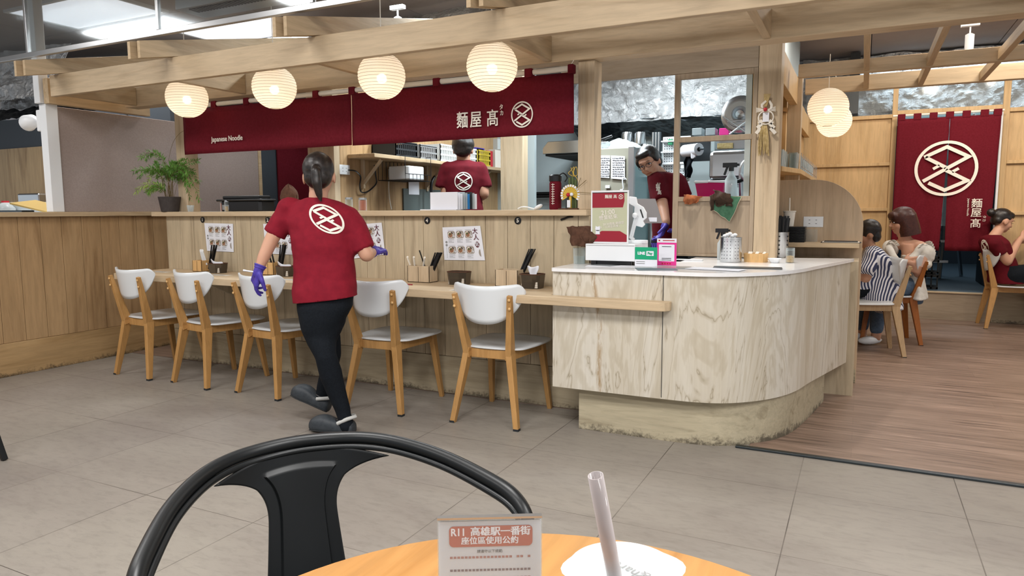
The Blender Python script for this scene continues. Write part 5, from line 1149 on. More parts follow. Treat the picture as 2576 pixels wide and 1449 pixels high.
for k in range(5):
    px_ = x - r * .5 + k * .014; tag(MB().bar((px_, Y, ZI + .03), (px_ - .004, Y - .01, ZI + h + .004), .008, .004).ball((px_ - .004, Y - .01, ZI + h + .008 + .006 * (k % 3)), (.014, .008, .011), 2).build('soup_spoon', M['white'], smooth=True), 'white spoon head poking out of the shorter steel drum', 'spoon', 'white spoons in steel drum')
x, Y, r, h = drum('taller steel drum with flower-shaped holes full of black chopsticks', 1961, 648, 584, 47, 5, 3, True)
rn = random.Random(5)
for k in range(34):
    a = 2 * PI * k / 34 * 3.7; q_ = r * .8 * math.sqrt((k + 1) / 34); e_ = V((x + q_ * math.cos(a) * 1.35, Y + q_ * math.sin(a) * 1.2, ZI + h + rn.uniform(.085, .105))); s_ = V((x + q_ * math.cos(a) * .8, Y + q_ * math.sin(a) * .8, ZI + .02))
    tag(MB().bar(s_, e_, .006, .006, (0, 1, 0), .008, .008).build('chopstick', M['black']), 'black chopstick in the tall steel drum', 'chopstick', 'black chopsticks in the tall steel drum')
# wooden box, glass tissue holder, white bowl, sesame jar, spray bottle
p_ = zpt(1898, 660); bx, by = p_.x, p_.y + .05
t = thing('wooden_tub', 'small octagonal bamboo box between the two steel drums', 'box', (bx, by, ZI))
o8 = [(-.062, -.03), (-.03, -.05), (.045, -.05), (.065, -.02), (.065, .03), (.04, .05), (-.03, .05), (-.062, .03)]
b = MB(); n = 8; lo = [b.b.verts.new((bx + a * .95, by + c * .95, ZI)) for a, c in o8]; hi = [b.b.verts.new((bx + a, by + c, ZI + .05)) for a, c in o8]; b.b.faces.new(lo[::-1])
for i in range(n): b.b.faces.new((lo[i], lo[(i + 1) % n], hi[(i + 1) % n], hi[i]))
b.build('wall', M['bamboo'], t, solid=.005)
for k in range(3): tag(MB().bar((bx - .04 + k * .035, by, ZI + .03), (bx - .03 + k * .04, by + .01, ZI + .058), .035, .003).build('sachet', M['cream']), 'white sachet in the octagonal bamboo box', 'sachet', 'sachets in the bamboo box')
ZBs, ZB = ZB, ZI; q_ = zpt(1893, 650); tissuebox('on the island behind the bamboo box', at(1893, 650, Y=q_.y + .10).x, q_.y + .10, .14, .08, .085, None); ZB = ZBs
qq = at(1888, 615, Y=q_.y + .10); MB_ = MB().grid(lambda a, b_: V((qq.x - .012 + .028 * a - .012 * b_, qq.y + .006 * math.sin(a * 5), ZI + .05 + .105 * b_)), 6, 6).build('napkin', M['paper'], smooth=True, solid=.002); tag(MB_, 'white napkin standing up from the glass holder on the island', 'napkin')
p_ = zpt(1947, 662)
tag(MB().lathe([(.001, .002), (.022, .0), (.025, .003), (.040, .026), (.038, .026), (.022, .006), (.001, .006)], (p_.x, p_.y + .03, ZI), 8).build('sauce_dish', M['white'], bevel=.001), 'small octagonal white dish before the tall steel drum', 'dish')
p_ = zpt(1986, 662); jar('of sesame with clear lid on the island top', p_.x, p_.y + .03, .085, .024, 'sesame', .45, ZI, lid='glass')
def spray(label, x, y, z, s=1.):
    t = thing('spray_bottle', label, 'spray bottle', (x, y, z))
    MB().lathe([(.001, 0), (.030 * s, 0), (.032 * s, .01 * s), (.032 * s, .10 * s), (.012 * s, .135 * s), (.012 * s, .15 * s)], (x, y, z), 24, cap=False).build('bottle', M['plastic'], t, smooth=True)
    MB().lathe([(.001, 0), (.014 * s, 0), (.014 * s, .022 * s), (.001, .022 * s)], (x, y, z + .145 * s), 16).box(x - .045 * s, y - .01, z + .165 * s, x + .03 * s, y + .01, z + .19 * s).bar((x - .02 * s, y, z + .17 * s), (x - .036 * s, y, z + .125 * s), .008 * s, .012 * s).bar((x + .03 * s, y, z + .178 * s), (x + .042 * s, y, z + .178 * s), .012 * s, .012 * s).build('trigger_head', M['black'], t, bevel=.002)
p_ = zpt(1812, 655); spray('clear spray bottle with black trigger behind the shorter steel drum', p_.x, p_.y + .07, ZI)
# island right rear: cup, trays, sign on wall shelf
c_ = at(1992, 556, Y=5.10)
sh = .9665
tx0 = at(1992, 600, Y=5.12).x
for k in range(14): tag(MB().box(tx0 - .085, 5.03, sh + k * .0075, tx0 + .085, 5.20, sh + k * .0075 + .005).build('serving_tray', M['black'], bevel=.001), ['lowest', 'second', 'third', 'fourth', 'fifth', 'sixth', 'seventh', 'eighth', 'ninth', 'tenth', 'eleventh', 'twelfth', 'thirteenth', 'topmost'][k] + ' thin black tray, counted from the bottom of the stack', 'tray', 'stacked black trays')
zt2 = sh + 14 * .0075
t = thing('paper_cup', 'white lidded paper cup with straw on top of the black trays', 'cup', (tx0 - .02, 5.11, zt2))
cx2, cy2 = tx0 - .02, 5.11
MB().lathe([(.001, 0), (.028, 0), (.038, .095), (.042, .097), (.042, .103), (.001, .104)], (cx2, cy2, zt2), 28).build('cup', M['cream'], t, smooth=True); MB().tube([(cx2, cy2, zt2 + .10), (cx2 - .002, cy2, zt2 + .19)], .0045, 8).build('straw', M['cream'], t)
x_ = at(2040, 600, Y=5.14).x; tag(MB().box(x_ - .035, 5.14, sh, x_ + .04, 5.145, sh + .085).build('clear_card_stand', M['acrylic']), 'empty clear card stand right of the black trays', 'card stand')
x_ = at(2120, 605, Y=5.12).x
for k in range(3): tag(MB().box(x_ - .13 + k * .01, 5.04, sh + k * .003, x_ + .11 - k * .01, 5.19, sh + k * .003 + .0025).build('flat_menu', M[['dark', 'cream', 'dark'][k]]), '%s flat menu lying on the small wall shelf' % ['bottom dark', 'pale middle', 'top dark'][k], 'menu')
# outlet on arched partition
def outlet(label, c, w=.115, h=.075, n=V((0, -1, 0)), alongy=False):
    t = thing('wall_outlet', label, 'outlet', c)
    bb = (lambda a0, z0, a1, z1, d0, d1: MB().box(c.x + a0, c.y - d1, c.z + z0, c.x + a1, c.y - d0, c.z + z1)) if not alongy else (lambda a0, z0, a1, z1, d0, d1: MB().box(c.x + d0, c.y + a0, c.z + z0, c.x + d1, c.y + a1, c.z + z1))
    bb(-w / 2, -h / 2, w / 2, h / 2, 0, .006).build('plate', M['white'], t, bevel=.002)
    for s_ in (-1, 1):
        for z_ in (-.012, .012): bb(s_ * w * .17 - .008, z_ - .0015, s_ * w * .17 + .002, z_ + .0015, .006, .0066).build('slot', M['black'], t)
outlet('white double outlet on the arched partition', at(2046, 558, Y=5.239), .125, .072)
# draped rags on the screen rail
Yr = 4.59
r1 = [at(1718, 488, Y=Yr), at(1766, 492, Y=Yr), at(1752, 512, Y=Yr - .01), at(1722, 514, Y=Yr - .01)]
rag('cleaning_rag', 'rust orange rag hung on the screen rail', 'orangerag', (r1, V((0, -.03, 0))), wr=.012, seed=1)
rag('cleaning_rag', 'green microfibre rag with pale hem hung on the screen rail', 'greenrag', ([at(1790, 495, Y=Yr - .005), at(1866, 494, Y=Yr - .005), at(1836, 558, Y=Yr - .01), at(1797, 530, Y=Yr - .01)], V((0, -.012, 0))), wr=.006, seed=2, hemm='ragtrim')
rag('cleaning_rag', 'dark brown rag bunched over the green one', 'darkrag', ([at(1795, 478, Y=Yr - .02), at(1838, 488, Y=Yr - .03), at(1842, 520, Y=Yr - .03), at(1800, 516, Y=Yr - .03)], V((0, -.05, 0))), wr=.016, seed=3)
rag('cleaning_rag_fold', 'hanging tail of the dark brown rag', 'darkrag', ([at(1786, 492, Y=Yr - .03), at(1800, 488, Y=Yr - .03), at(1794, 528, Y=Yr - .02), at(1788, 530, Y=Yr - .02)], V((0, -.02, 0))), wr=.006, seed=6, nu=8)
# shimenawa ornament on the column
cx0 = lambda px, py: at(px, py, Y=4.585)
o = cx0(1926, 276)
t = thing('straw_ornament', 'new year straw and paper ornament hanging on the wide column', 'ornament', o)
b = MB()
rn = random.Random(2)
for k in range(46):
    a = rn.uniform(-1, 1); p0 = cx0(1923 + 6 * a, 314); p1 = cx0(1921 + 14 * a, 375 + rn.uniform(-8, 18)); mid = p0.lerp(p1, .5) + V((rn.uniform(-.01, .01), rn.uniform(-.012, .0), 0)); b.tube(spline([p0, mid, p1 + V((0, rn.uniform(-.01, .005), 0))], 4), .0022, 4)
b.build('straw_tassel', M['straw'], t)
b = MB()
for k in range(9): b.tube([cx0(1926 + (k - 4) * .6, 268), cx0(1930 + (k - 4) * 2.0, 236)], .0022, 4)
b.build('straw_top', M['straw'], t)
b = MB()
for k in range(7): b.tube([cx0(1927, 276), cx0(1902, 271 + k * 2)], .0016, 4); b.tube([cx0(1927, 276), cx0(1951, 268 + k * 2)], .0016, 4)
b.build('paper_cords', M['cream'], t)
MB().ball(o + V((0, -.012, 0)), .012, 2).build('red_ball', M['redtape'], t, smooth=True)
ring_c = cx0(1927, 296); MB().tube([ring_c + V((.043 * math.cos(a), -.004, .040 * math.sin(a))) for a in [2 * PI * k / 30 for k in range(30)]], .004, 8, closed=True).build('paper_ring', M['cream'], t, smooth=True)
MB().box(ring_c.x - .018, 4.578, ring_c.z - .025, ring_c.x + .018, 4.582, ring_c.z + .03).build('paper_tag', M['paper'], t)
for q_, nm in (([(1914, 270), (1914, 262), (1926, 252), (1929, 256), (1919, 265), (1920, 273)], 'paper_fold'), ([(1934, 256), (1937, 252), (1944, 262), (1944, 272), (1936, 276), (1938, 266)], 'paper_fold')):
    b = MB(); b.b.faces.new([b.b.verts.new(cx0(*v) + V((0, -.003, 0))) for v in q_]); b.build(nm, M['cream'], t, solid=.003)
for s_ in (-1, 1):
    zz_ = [(0, 0), (-8, 7), (-2, 12), (-12, 24), (-5, 29), (-15, 41)][::1]
    b = MB()
    for (a0, c0_) in (((1918, 303), (1909, 311)), ((1918, 310), (1905, 322)), ((1914, 322), (1902, 336))):
        f_ = (lambda q_: (q_[0], q_[1])) if s_ < 0 else (lambda q_: (1853 + 2000 - q_[0], q_[1]))
        p0, p1 = cx0(*f_(a0)), cx0(*f_(c0_)); b.bar(p0 + V((0, -.004, 0)), p1 + V((0, -.004, 0)), .002, .020, (0, 1, 0)) if False else b.bar(p0 + V((0, -.004, 0)), p1 + V((0, -.004, 0)), .020, .002, (0, 1, 0))
    b.build('zigzag_paper', M['cream'], t)
# glass shelf with tumblers
sp0, sp1 = 5.35, 8.2
zS = 1.485
tag(MB().prism([(-.632, 5.30), (-.52, 5.30), (-.43, 5.75), (-.43, 8.3), (-.632, 8.3)], zS - .035, zS).build('wall_shelf', M['warmoak'], bevel=.003), 'wooden shelf with cut corner carrying rows of tumblers', 'shelf')
rn = random.Random(8)
k = 0
for j, y in enumerate([5.42 + .115 * i for i in range(20)]):
    for i in range(2):
        x = -.49 - .075 * i if y > 5.7 else -.555 - .06 * i
        if x < -.62: continue
        h = .125; r = .032
        b = MB(); b.lathe([(.002, 0), (r * .85, 0), (r * .85, .008), (r, h), (r * .94, h), (r * .8, .012), (.002, .012)], (x, y, zS), 14, cap=False)
        tag(b.build('tumbler', M['glass'], smooth=True), 'clear glass tumbler in the rows on the dining room shelf', 'glass', 'tumblers on the dining room shelf'); k += 1
t = thing('tumbler_rack', 'thin wire rack around the tumblers on the dining room shelf', 'rack', (-.45, 6.4, zS))
b = MB(); b.tube([(-.432, 5.75, zS + .09), (-.432, 7.7, zS + .09)], .0025, 5).tube([(-.432, 5.75, zS + .02), (-.432, 7.7, zS + .02)], .0025, 5)
for i in range(12): b.tube([(-.432, 5.75 + i * .177, zS), (-.432, 5.75 + i * .177, zS + .12)], .0022, 5)
b.build('wires', M['alu'], t)
# ================================================================ kitchen
def pbox(name, label, cat, m, px0, py0, px1, py1, Y, d, parent=None, group=None, bevel=.004, z0=None):
    cxm, cym = (px0 + px1) / 2, (py0 + py1) / 2
    x0, x1 = at(px0, cym, Y=Y).x, at(px1, cym, Y=Y).x; zt, zb2 = at(cxm, py0, Y=Y).z, at(cxm, py1, Y=Y).z
    if z0 is not None: zb2 = z0
    o = MB().box(x0, Y, zb2, x1, Y + d, zt).build(name, M[m], parent, bevel=bevel)
    return tag(o, label, cat, group) if parent is None else o
# shelf on the left kitchen wall (X = -3.65), runs back
XK = -3.648
zk = 1.60
tag(MB().box(XK, 4.45, zk, XK + .26, 6.99, zk + .03).build('kitchen_shelf', M['oak_y'], bevel=.003), 'long pale shelf on the kitchen side wall with crates', 'shelf')
for y in (4.62, 5.55, 6.45):
    w = {4.62: 'nearest', 5.55: 'middle', 6.45: 'farthest'}[y]
    t = thing('shelf_bracket', w + ' wooden bracket under the long kitchen shelf', 'bracket', (XK, y, zk - .2), group='kitchen shelf brackets')
    MB().bar((XK + .012, y, zk - .23), (XK + .012, y, zk), .025, .022).build('upright', M['oak_z'], t); MB().bar((XK + .02, y, zk - .19), (XK + .20, y, zk - .005), .02, .02).build('strut', M['oak_z'], t)
def crate(label, y0, y1, m, h=.15):
    b = MB(); x0, x1 = XK + .01, XK + .25; z = zk + .0305
    b.box(x0, y0, z, x1, y1, z + .008)
    for yy in (y0, y1 - .008): b.box(x0, yy, z, x1, yy + .008, z + h)
    n = max(3, int((y1 - y0) / .028))
    for i in range(n + 1): yy = y0 + (y1 - y0 - .008) * i / n; b.box(x1 - .008, yy, z, x1, yy + .01, z + h)
    for zz in (0, .05, .10, h - .012): b.box(x1 - .009, y0, z + zz, x1 + .001, y1, z + zz + .014)
    b.box(x0, y0, z, x0 + .006, y1, z + h)
    tag(b.build('plastic_crate', M[m]), label, 'crate', 'crates on the kitchen shelf')
crate('dark wire crate at the near end of the kitchen shelf', 4.75, 5.05, 'dark', .12); crate('grey crate second on the kitchen shelf', 5.10, 5.36, 'inkgrey', .12)
crate('white slatted crate left of the widest white one', 5.42, 5.72, 'crate_white'); crate('widest white slatted crate on the kitchen shelf', 5.76, 6.08, 'crate_white'); crate('yellow crate on the kitchen shelf', 6.12, 6.36, 'crate_yellow')
tag(MB().box(XK + .02, 6.15, zk + .18, XK + .20, 6.33, zk + .21).box(XK + .04, 6.17, zk + .039, XK + .20, 6.31, zk + .20).build('snack_packet', M['glove']), 'purple and white packet sticking out of the yellow crate', 'packet')
for k, (m_, y) in enumerate((('redtape', 6.42), ('cream', 6.60), ('crate_white', 6.76))): tag(MB().box(XK + .02, y, zk + .031, XK + .18, y + .13, zk + .20 + .02 * k).build('paper_carton', M[m_], bevel=.003), '%s carton near the far end of the kitchen shelf' % ['red', 'cream', 'tall grey-white'][k], 'carton')
# wire basket with white box under the shelf
t = thing('wire_basket', 'black wire basket hooked under the kitchen shelf', 'basket', (XK + .15, 5.0, 1.44))
b = MB(); x0, x1, y0, y1, z0, z1 = XK + .03, XK + .30, 4.80, 5.18, 1.44, 1.64
for i in range(8): yy = y0 + (y1 - y0) * i / 7; b.tube([(x0, yy, z1), (x0, yy, z0), (x1, yy, z0), (x1, yy, z0 + .05)], .003, 5)
for xx, zz in ((x0, z0), (x1, z0), (x1, z0 + .05), (x0, z1), ((x0 + x1) / 2, z0)): b.tube([(xx, y0, zz), (xx, y1, zz)], .003, 5)
for yy in (y0, y1): b.tube([(x1, yy, z0 + .05), (x1, yy, z1), (x0, yy, z1)], .0035, 5)
b.build('wires', M['black'], t)
tag(MB().box(XK + .06, 4.90, 1.446, XK + .27, 5.12, 1.56).build('white_appliance', M['white'], bevel=.01), 'small white box appliance sitting in the black wire basket', 'appliance')
pK = lambda px, py: at(px, py, X=XK + .004)
for k, (px, py) in enumerate(((866, 427), (987, 437))): outlet('white outlet on the kitchen side wall, %s' % ['with black plug', 'with pale cord'][k], pK(px, py), .12, .075, alongy=True)
tag(MB().tube(spline([pK(*q) + V((.02, 0, 0)) for q in ((872, 428), (890, 431), (902, 445), (900, 465), (903, 482), (915, 484), (930, 475), (942, 460), (940, 440), (937, 415))], 5), .006, 6).build('power_cord', M['black'], smooth=True), 'black power cord looping on the kitchen side wall', 'cord')
tag(MB().tube(spline([pK(*q) + V((.02, 0, 0)) for q in ((984, 438), (975, 445), (973, 470), (975, 500), (980, 527))], 5), .005, 6).build('power_cord', M['cream'], smooth=True), 'pale power cord hanging from the second kitchen outlet', 'cord')
tag(MB().box(XK, 5.18, .9, XK + .012, 6.6, 1.385).build('splash_panel', M['greygreen']), 'grey-green splash panel on the kitchen side wall', 'panel')
a_, b_ = pK(1025, 445), pK(1052, 490); tag(MB().box(XK + .013, a_.y, b_.z, XK + .016, b_.y, a_.z).build('notice_sheet', M['paper']), 'white printed notice on the grey-green splash panel', 'notice')
tag(MB().tube(spline([pK(*q) + V((.10, 0, 0)) for q in ((1062, 500), (1062, 465), (1070, 446), (1080, 446), (1089, 465), (1089, 520))], 6), .014, 10).build('gooseneck_hose', M['black'], smooth=True), 'black gooseneck tap hose before the splash panel', 'tap')
t = thing('kitchen_worktop', 'stainless worktop along the kitchen side wall', 'worktop', (XK + .35, 5.6, .86)); MB().box(XK + .014, 4.5, .86, XK + .36, 6.9, .90).build('top', M['steel'], t, bevel=.003); MB().box(XK + .03, 4.52, 0, XK + .34, 6.88, .859).build('base_unit', M['steel_dark'], t)
fn = lambda a, b_: V((-3.05 + .34 * a, 4.45 + .10 * b_, 1.02 + .10 * math.sin(PI * a) * math.sin(PI * b_) + .02 * noise.noise(V((a * 8, b_ * 5, 1)))))
t = thing('back_shelf', 'steel shelf behind the ledge on the kitchen side', 'shelf', (-3, 4.3, 0)); MB().box(-3.6, 4.05, .98, -1.6, 4.42, 1.0).build('top', M['steel'], t); MB().box(-3.58, 4.07, 0, -1.62, 4.4, .979).build('cabinet', M['steel_dark'], t)
p_ = at(1060, 520, Y=4.25)
tag(MB().grid(lambda a, b_: V((p_.x - .13 + .26 * a, 4.2 + .14 * b_, 1.005 + .17 * (math.sin(PI * a) ** .5) * math.sin(PI * b_) ** .6 + .02 * noise.noise(V((a * 9, b_ * 6, 0))))), 24, 14).build('produce_bag', M['herb'], smooth=True), 'clear bag of green produce behind the ledge', 'bag')
tag(MB().box(at(835, 520, Y=4.2).x - .0, 4.2, 1.001, at(848, 520, Y=4.2).x, 4.25, at(840, 519, Y=4.2).z).build('phone_handset', M['white'], bevel=.004), 'small white handset behind the ledge', 'phone')
# right kitchen: hood, pipes, fridge etc
t = thing('range_hood', 'steel range hood on the white kitchen wall', 'range hood', at(1420, 385, Y=6.9))
a_, b_ = at(1365, 388, Y=7.0), at(1460, 388, Y=7.0); top = at(1400, 355, Y=7.0).z
MB().prism([(a_.x, a_.z), (b_.x + .2, a_.z), (b_.x + .2, top), (a_.x + .06, top), (a_.x, a_.z + .06)], 0, .9, Matrix.Translation(V((0, 7.9, 0))) @ RX).build('canopy', M['steel'], t, bevel=.005); MB().box(a_.x + .02, 7.03, a_.z - .02, b_.x + .18, 7.88, a_.z - .001).build('filter', M['dark'], t)
for z_ in (at(1350, 487, Y=7.9).z, at(1350, 494, Y=7.9).z): tag(MB().tube([(-4.0, 7.9, z_), (-2.2, 7.9, z_)], .02, 10).build('gas_pipe', M['black']), 'black pipe along the white kitchen wall, %s' % ('upper' if z_ > at(1350, 490, Y=7.9).z else 'lower'), 'pipe')
t = thing('drying_rack', 'dark wire rack folded on the white wall beside the kitchen post', 'rack', at(1325, 420, Y=7.8))
b = MB()
for q0, q1 in (((1317, 395), (1317, 470)), ((1317, 405), (1337, 408)), ((1317, 416), (1337, 408)), ((1320, 416), (1324, 422))): b.tube([at(*q0, Y=7.8), at(*q1, Y=7.8)], .012, 6)
b.build('wires', M['black'], t)
pbox('wall_cabinet', 'tall grey-white locker behind the cook', 'cabinet', 'crate_white', 1196, 350, 1252, 400, 6.9, .3)
t = thing('sauce_bottle', 'dark sauce bottle in shadow right of the white wall', 'bottle', at(1443, 470, Y=5.6))
q_ = at(1443, 520, Y=4.3); 
MB().lathe([(.001, 0), (.045, 0), (.045, .25), (.02, .30), (.02, .36), (.001, .36)], (at(1440, 500, Y=4.22).x, 4.22, 1.001), 20).build('body', M['dark'], t, smooth=True)
t.location = (0, 0, 0)
for c__ in t.children: c__.data.transform(Matrix.Translation(at(1443, 470, Y=5.6)))
# fridge: enamel side with notices, glass door front
t = thing('glass_door_fridge', 'tall beige-sided fridge with glass door in the kitchen', 'fridge', at(1560, 500, Y=5.9))
f0, f1, f2 = at(1500, 450, Y=6.05), at(1586, 450, Y=6.05), at(1627, 450, Y=6.55); ftop = at(1545, 372, Y=6.05).z
b = MB(); b.prism([(f0.x, 6.05), (f1.x, 6.05), (f2.x, 6.6), (f0.x, 6.6)], .05, ftop); b.build('cabinet', M['cream_metal'], t, bevel=.008)
dv = (V((f2.x, 6.6, 0)) - V((f1.x, 6.05, 0))); nrm = V((dv.y, -dv.x, 0)).normalized()
b = MB(); P1, P2 = V((f1.x, 6.05, 0)) + nrm * .01, V((f2.x, 6.6, 0)) + nrm * .01
b.bar(V((P1.x, P1.y, .4)) .lerp(V((P1.x, P1.y, .4)), 0), V((P1.x, P1.y, ftop)), .05, .05); b.bar(V((P2.x, P2.y, .4)), V((P2.x, P2.y, ftop)), .05, .05); b.bar(V((P1.x, P1.y, ftop - .03)), V((P2.x, P2.y, ftop - .03)), .04, .06); b.build('door_frame', M['alu'], t)
b = MB(); b.b.faces.new([b.b.verts.new(v) for v in (P1 + V((0, 0, .4)), P2 + V((0, 0, .4)), P2 + V((0, 0, ftop - .05)), P1 + V((0, 0, ftop - .05)))]); b.build('door_glass', M['glassdoor'], t, solid=.01)
for k, q_ in enumerate((((1505, 391), (1535, 391), (1533, 448), (1505, 446)), ((1537, 391), (1572, 393), (1572, 452), (1537, 449)))):
    b = MB(); b.b.faces.new([b.b.verts.new(at(*v, Y=6.035)) for v in q_]); o_ = b.build('notice_sheet', M['paper'], solid=.003); tag(o_, 'handwritten notice sheet on the fridge side, %s' % ['left', 'right'][k], 'notice', 'notices on the fridge side')
    b = MB(); rn = random.Random(k)
    for i in range(9):
        u0 = q_[0][0] + 4; v = 398 + i * 5.6
        x_ = u0
        while x_ < q_[1][0] - 5:
            w_ = rn.uniform(2, 5); a1, a2 = at(x_, v, Y=6.031), at(x_ + w_, v + rn.uniform(-.8, .8), Y=6.031); b.bar(a1, a2, .002, .004); x_ += w_ + rn.uniform(.8, 2)
    pr_ = b.build('handwriting', M['pants']); pr_.parent = o_; pr_.data.transform(Matrix.Translation(-o_.location))
pbox('thermostat', 'small white timer on the fridge side under the notices', 'timer', 'white', 1522, 466, 1534, 474, 6.03, .015)
tag(MB().tube(spline([at(*q, Y=6.02) for q in ((1576, 452), (1570, 447), (1566, 455), (1568, 475), (1560, 478))], 5), .006, 6).build('charging_cable', M['white']), 'white cable hanging on the fridge side', 'cable')
for k, (a0, a1, y0_, y1_) in enumerate(((1562, 1592, 333, 363), (1595, 1625, 333, 363), (1585, 1603, 363, 378), (1611, 1635, 363, 378))):
    c_ = at((a0 + a1) / 2, y1_, Y=6.9); r_ = (at(a1, y1_, Y=6.9).x - at(a0, y1_, Y=6.9).x) / 2 * .92; hh = at((a0 + a1) / 2, y0_, Y=6.9).z - c_.z
    tag(MB().lathe([(.001, 0), (r_, 0), (r_, hh * .8), (r_ * .85, hh), (.001, hh)], c_, 28).build('steel_pot', M['steel'], smooth=True), '%s steel pot stacked above the kitchen fridge' % ['left upper', 'right upper', 'left lower', 'right lower'][k], 'pot', 'steel pots above the fridge')
tag(MB().box(at(1560, 380, Y=6.85).x, 6.85, at(1590, 378.5, Y=6.9).z - .02, at(1640, 380, Y=6.85).x, 7.2, at(1590, 378.5, Y=6.9).z).build('pot_shelf', M['steel_dark']), 'dark steel shelf carrying the steel pots', 'shelf')
p0_ = at(1530, 366, Y=6.2); tag(MB().grid(lambda a, b_: V((p0_.x - .18 + .5 * a, 6.15 + .3 * b_, ftop + .002 + .09 * math.sin(PI * a) * math.sin(PI * b_) * (1 + .5 * noise.noise(V((a * 7, b_ * 5, 2)))))), 30, 14).build('plastic_wrap', M['plastic'], smooth=True), 'crumpled plastic bags on top of the kitchen fridge', 'bag')
for k in range(6):
    q_ = at(1642 + k * 3.6, 420, Y=7.4); tag(MB().tube([(q_.x, 7.4, 1.2), (q_.x, 7.4, at(1642, 333, Y=7.4).z)], .016, 8).build('exhaust_pipe', M['steel_dark' if k % 2 else 'alu'], smooth=True), 'vertical steel pipe beside the kitchen screen, one of a bundle', 'pipe', 'vertical steel pipes')
t = thing('pegboard', 'white pegboard with small shelves left of the screen frame', 'pegboard', at(1690, 420, Y=7.2))
pa, pb = at(1668, 345, Y=7.2), at(1735, 460, Y=7.2); MB().box(pa.x, 7.2, pb.z, pb.x, 7.215, pa.z).build('board', M['white'], t, bevel=.002)
b = MB()
for i in range(11):
    for j in range(18): b.box(pa.x + .02 + i * (pb.x - pa.x - .04) / 10 - .004, 7.1985, pb.z + .02 + j * (pa.z - pb.z - .04) / 17 - .006, pa.x + .02 + i * (pb.x - pa.x - .04) / 10 + .004, 7.1995, pb.z + .02 + j * (pa.z - pb.z - .04) / 17 + .006)
b.build('holes', M['steel_dark'], t)
for v in (.15, .4, .65, .88): MB().box(pa.x, 7.12, pb.z + (pa.z - pb.z) * v, pb.x, 7.198, pb.z + (pa.z - pb.z) * v + .012).build('shelf', M['white'], t)
pbox('green_plant_pot', 'bunch of green leaves on the pegboard shelf', 'plant', 'green', 1680, 350, 1691, 364, 7.13, .05); pbox('white_kitchen_box', 'white box on the pegboard shelf', 'box', 'white', 1712, 412, 1725, 424, 7.13, .06)
c_ = at(1740, 378, Y=5.9)
t = thing('paper_roll', 'white paper towel roll seen through the screen frame', 'paper roll', c_); MB().lathe([(.018, -.09), (.05, -.09), (.05, .09), (.018, .09)], (0, 0, 0), 28, cap=False).xf(Matrix.Translation(c_) @ Matrix.Rotation(.9, 4, 'Z') @ Matrix.Rotation(PI / 2, 4, 'X')).build('roll', M['paper'], t, smooth=True)
MB().grid(lambda a, b_: at(1738 + 12 * a, 382 + 16 * b_ + 2 * math.sin(a * 5), Y=5.84), 6, 6).build('loose_sheet', M['paper'], t, smooth=True, solid=.002); MB().tube([c_ + V((-.12, .1, 0)), c_ + V((.12, -.1, 0))], .008).build('spindle', M['steel_dark'], t); MB().box(c_.x - .15, 6.05, c_.z - .08, c_.x + .12, 6.07, c_.z + .10).build('back_plate', M['steel_dark'], t)
rag('black_apron', 'black cloth hanging under the paper roll', 'pants', ([at(1724, 392, Y=5.95), at(1746, 392, Y=5.95), at(1738, 448, Y=5.95), at(1722, 446, Y=5.95)], V((0, -.03, 0))), wr=.02, seed=8) if 'pants' in M else None
t = thing('dishwasher_hood', 'large steel dishwasher hood seen through the screen frame', 'dishwasher', at(1840, 480, Y=5.6))
d0, d1 = at(1782, 450, Y=5.6), at(1900, 450, Y=5.6); dt, db = at(1840, 378, Y=5.6).z, at(1840, 452, Y=5.6).z
MB().box(d0.x, 5.6, db, d1.x, 6.2, dt).build('hood', M['steel'], t, bevel=.03); MB().box(d0.x - .0, 5.59, db - .04, d1.x, 6.22, db).build('lip', M['steel'], t, bevel=.004); MB().box(d0.x + .02, 5.62, 0.0, d1.x, 6.18, .85).build('base_unit', M['steel_dark'], t)
MB().box(d0.x - .08, 5.55, .86, d1.x, 6.2, .90).build('drainboard', M['steel'], t)
t = thing('rinse_tap', 'chrome spring rinse tap at the right of the screen frame', 'tap', at(1880, 480, Y=5.3))
MB().tube(spline([at(*q, Y=5.3) for q in ((1866, 520), (1864, 440), (1868, 415), (1880, 404), (1893, 402))], 6), .016, 10).build('spring_neck', M['alu'], t, smooth=True); MB().tube(spline([at(*q, Y=5.25) for q in ((1862, 437), (1872, 450), (1884, 462))], 4), .012, 8).build('lever', M['alu'], t, smooth=True); MB().tube(spline([at(*q, Y=5.28) for q in ((1850, 458), (1868, 452), (1890, 442))], 4), .014, 8).build('handle', M['black'], t)
MB().bar(V((at(1866, 520, Y=5.3).x, 5.3, .9)), at(1866, 500, Y=5.3), .03, .03).build('riser', M['alu'], t)
p_ = at(1785, 478, Y=5.2)
t = thing('magenta_basin', 'bright magenta plastic basin in the kitchen hatch', 'basin', (p_.x, 5.2, 1.0))
a_, b_ = at(1749, 458, Y=5.05), at(1822, 458, Y=5.05); zb3 = at(1785, 500, Y=5.05).z
b = MB(); lo = [b.b.verts.new(v) for v in ((a_.x + .02, 5.07, zb3), (b_.x - .02, 5.07, zb3), (b_.x - .02, 5.35, zb3), (a_.x + .02, 5.35, zb3))]; hi = [b.b.verts.new(v) for v in ((a_.x, 5.05, a_.z), (b_.x, 5.05, a_.z), (b_.x, 5.38, a_.z), (a_.x, 5.38, a_.z))]; b.b.faces.new(lo[::-1])
for i in range(4): b.b.faces.new((lo[i], lo[(i + 1) % 4], hi[(i + 1) % 4], hi[i]))
b.build('body', M['magenta'], t, solid=.006); MB().tube([(a_.x, 5.05, a_.z), (b_.x, 5.05, a_.z), (b_.x, 5.38, a_.z), (a_.x, 5.38, a_.z)], .010, 8, closed=True).build('rim', M['white'], t)
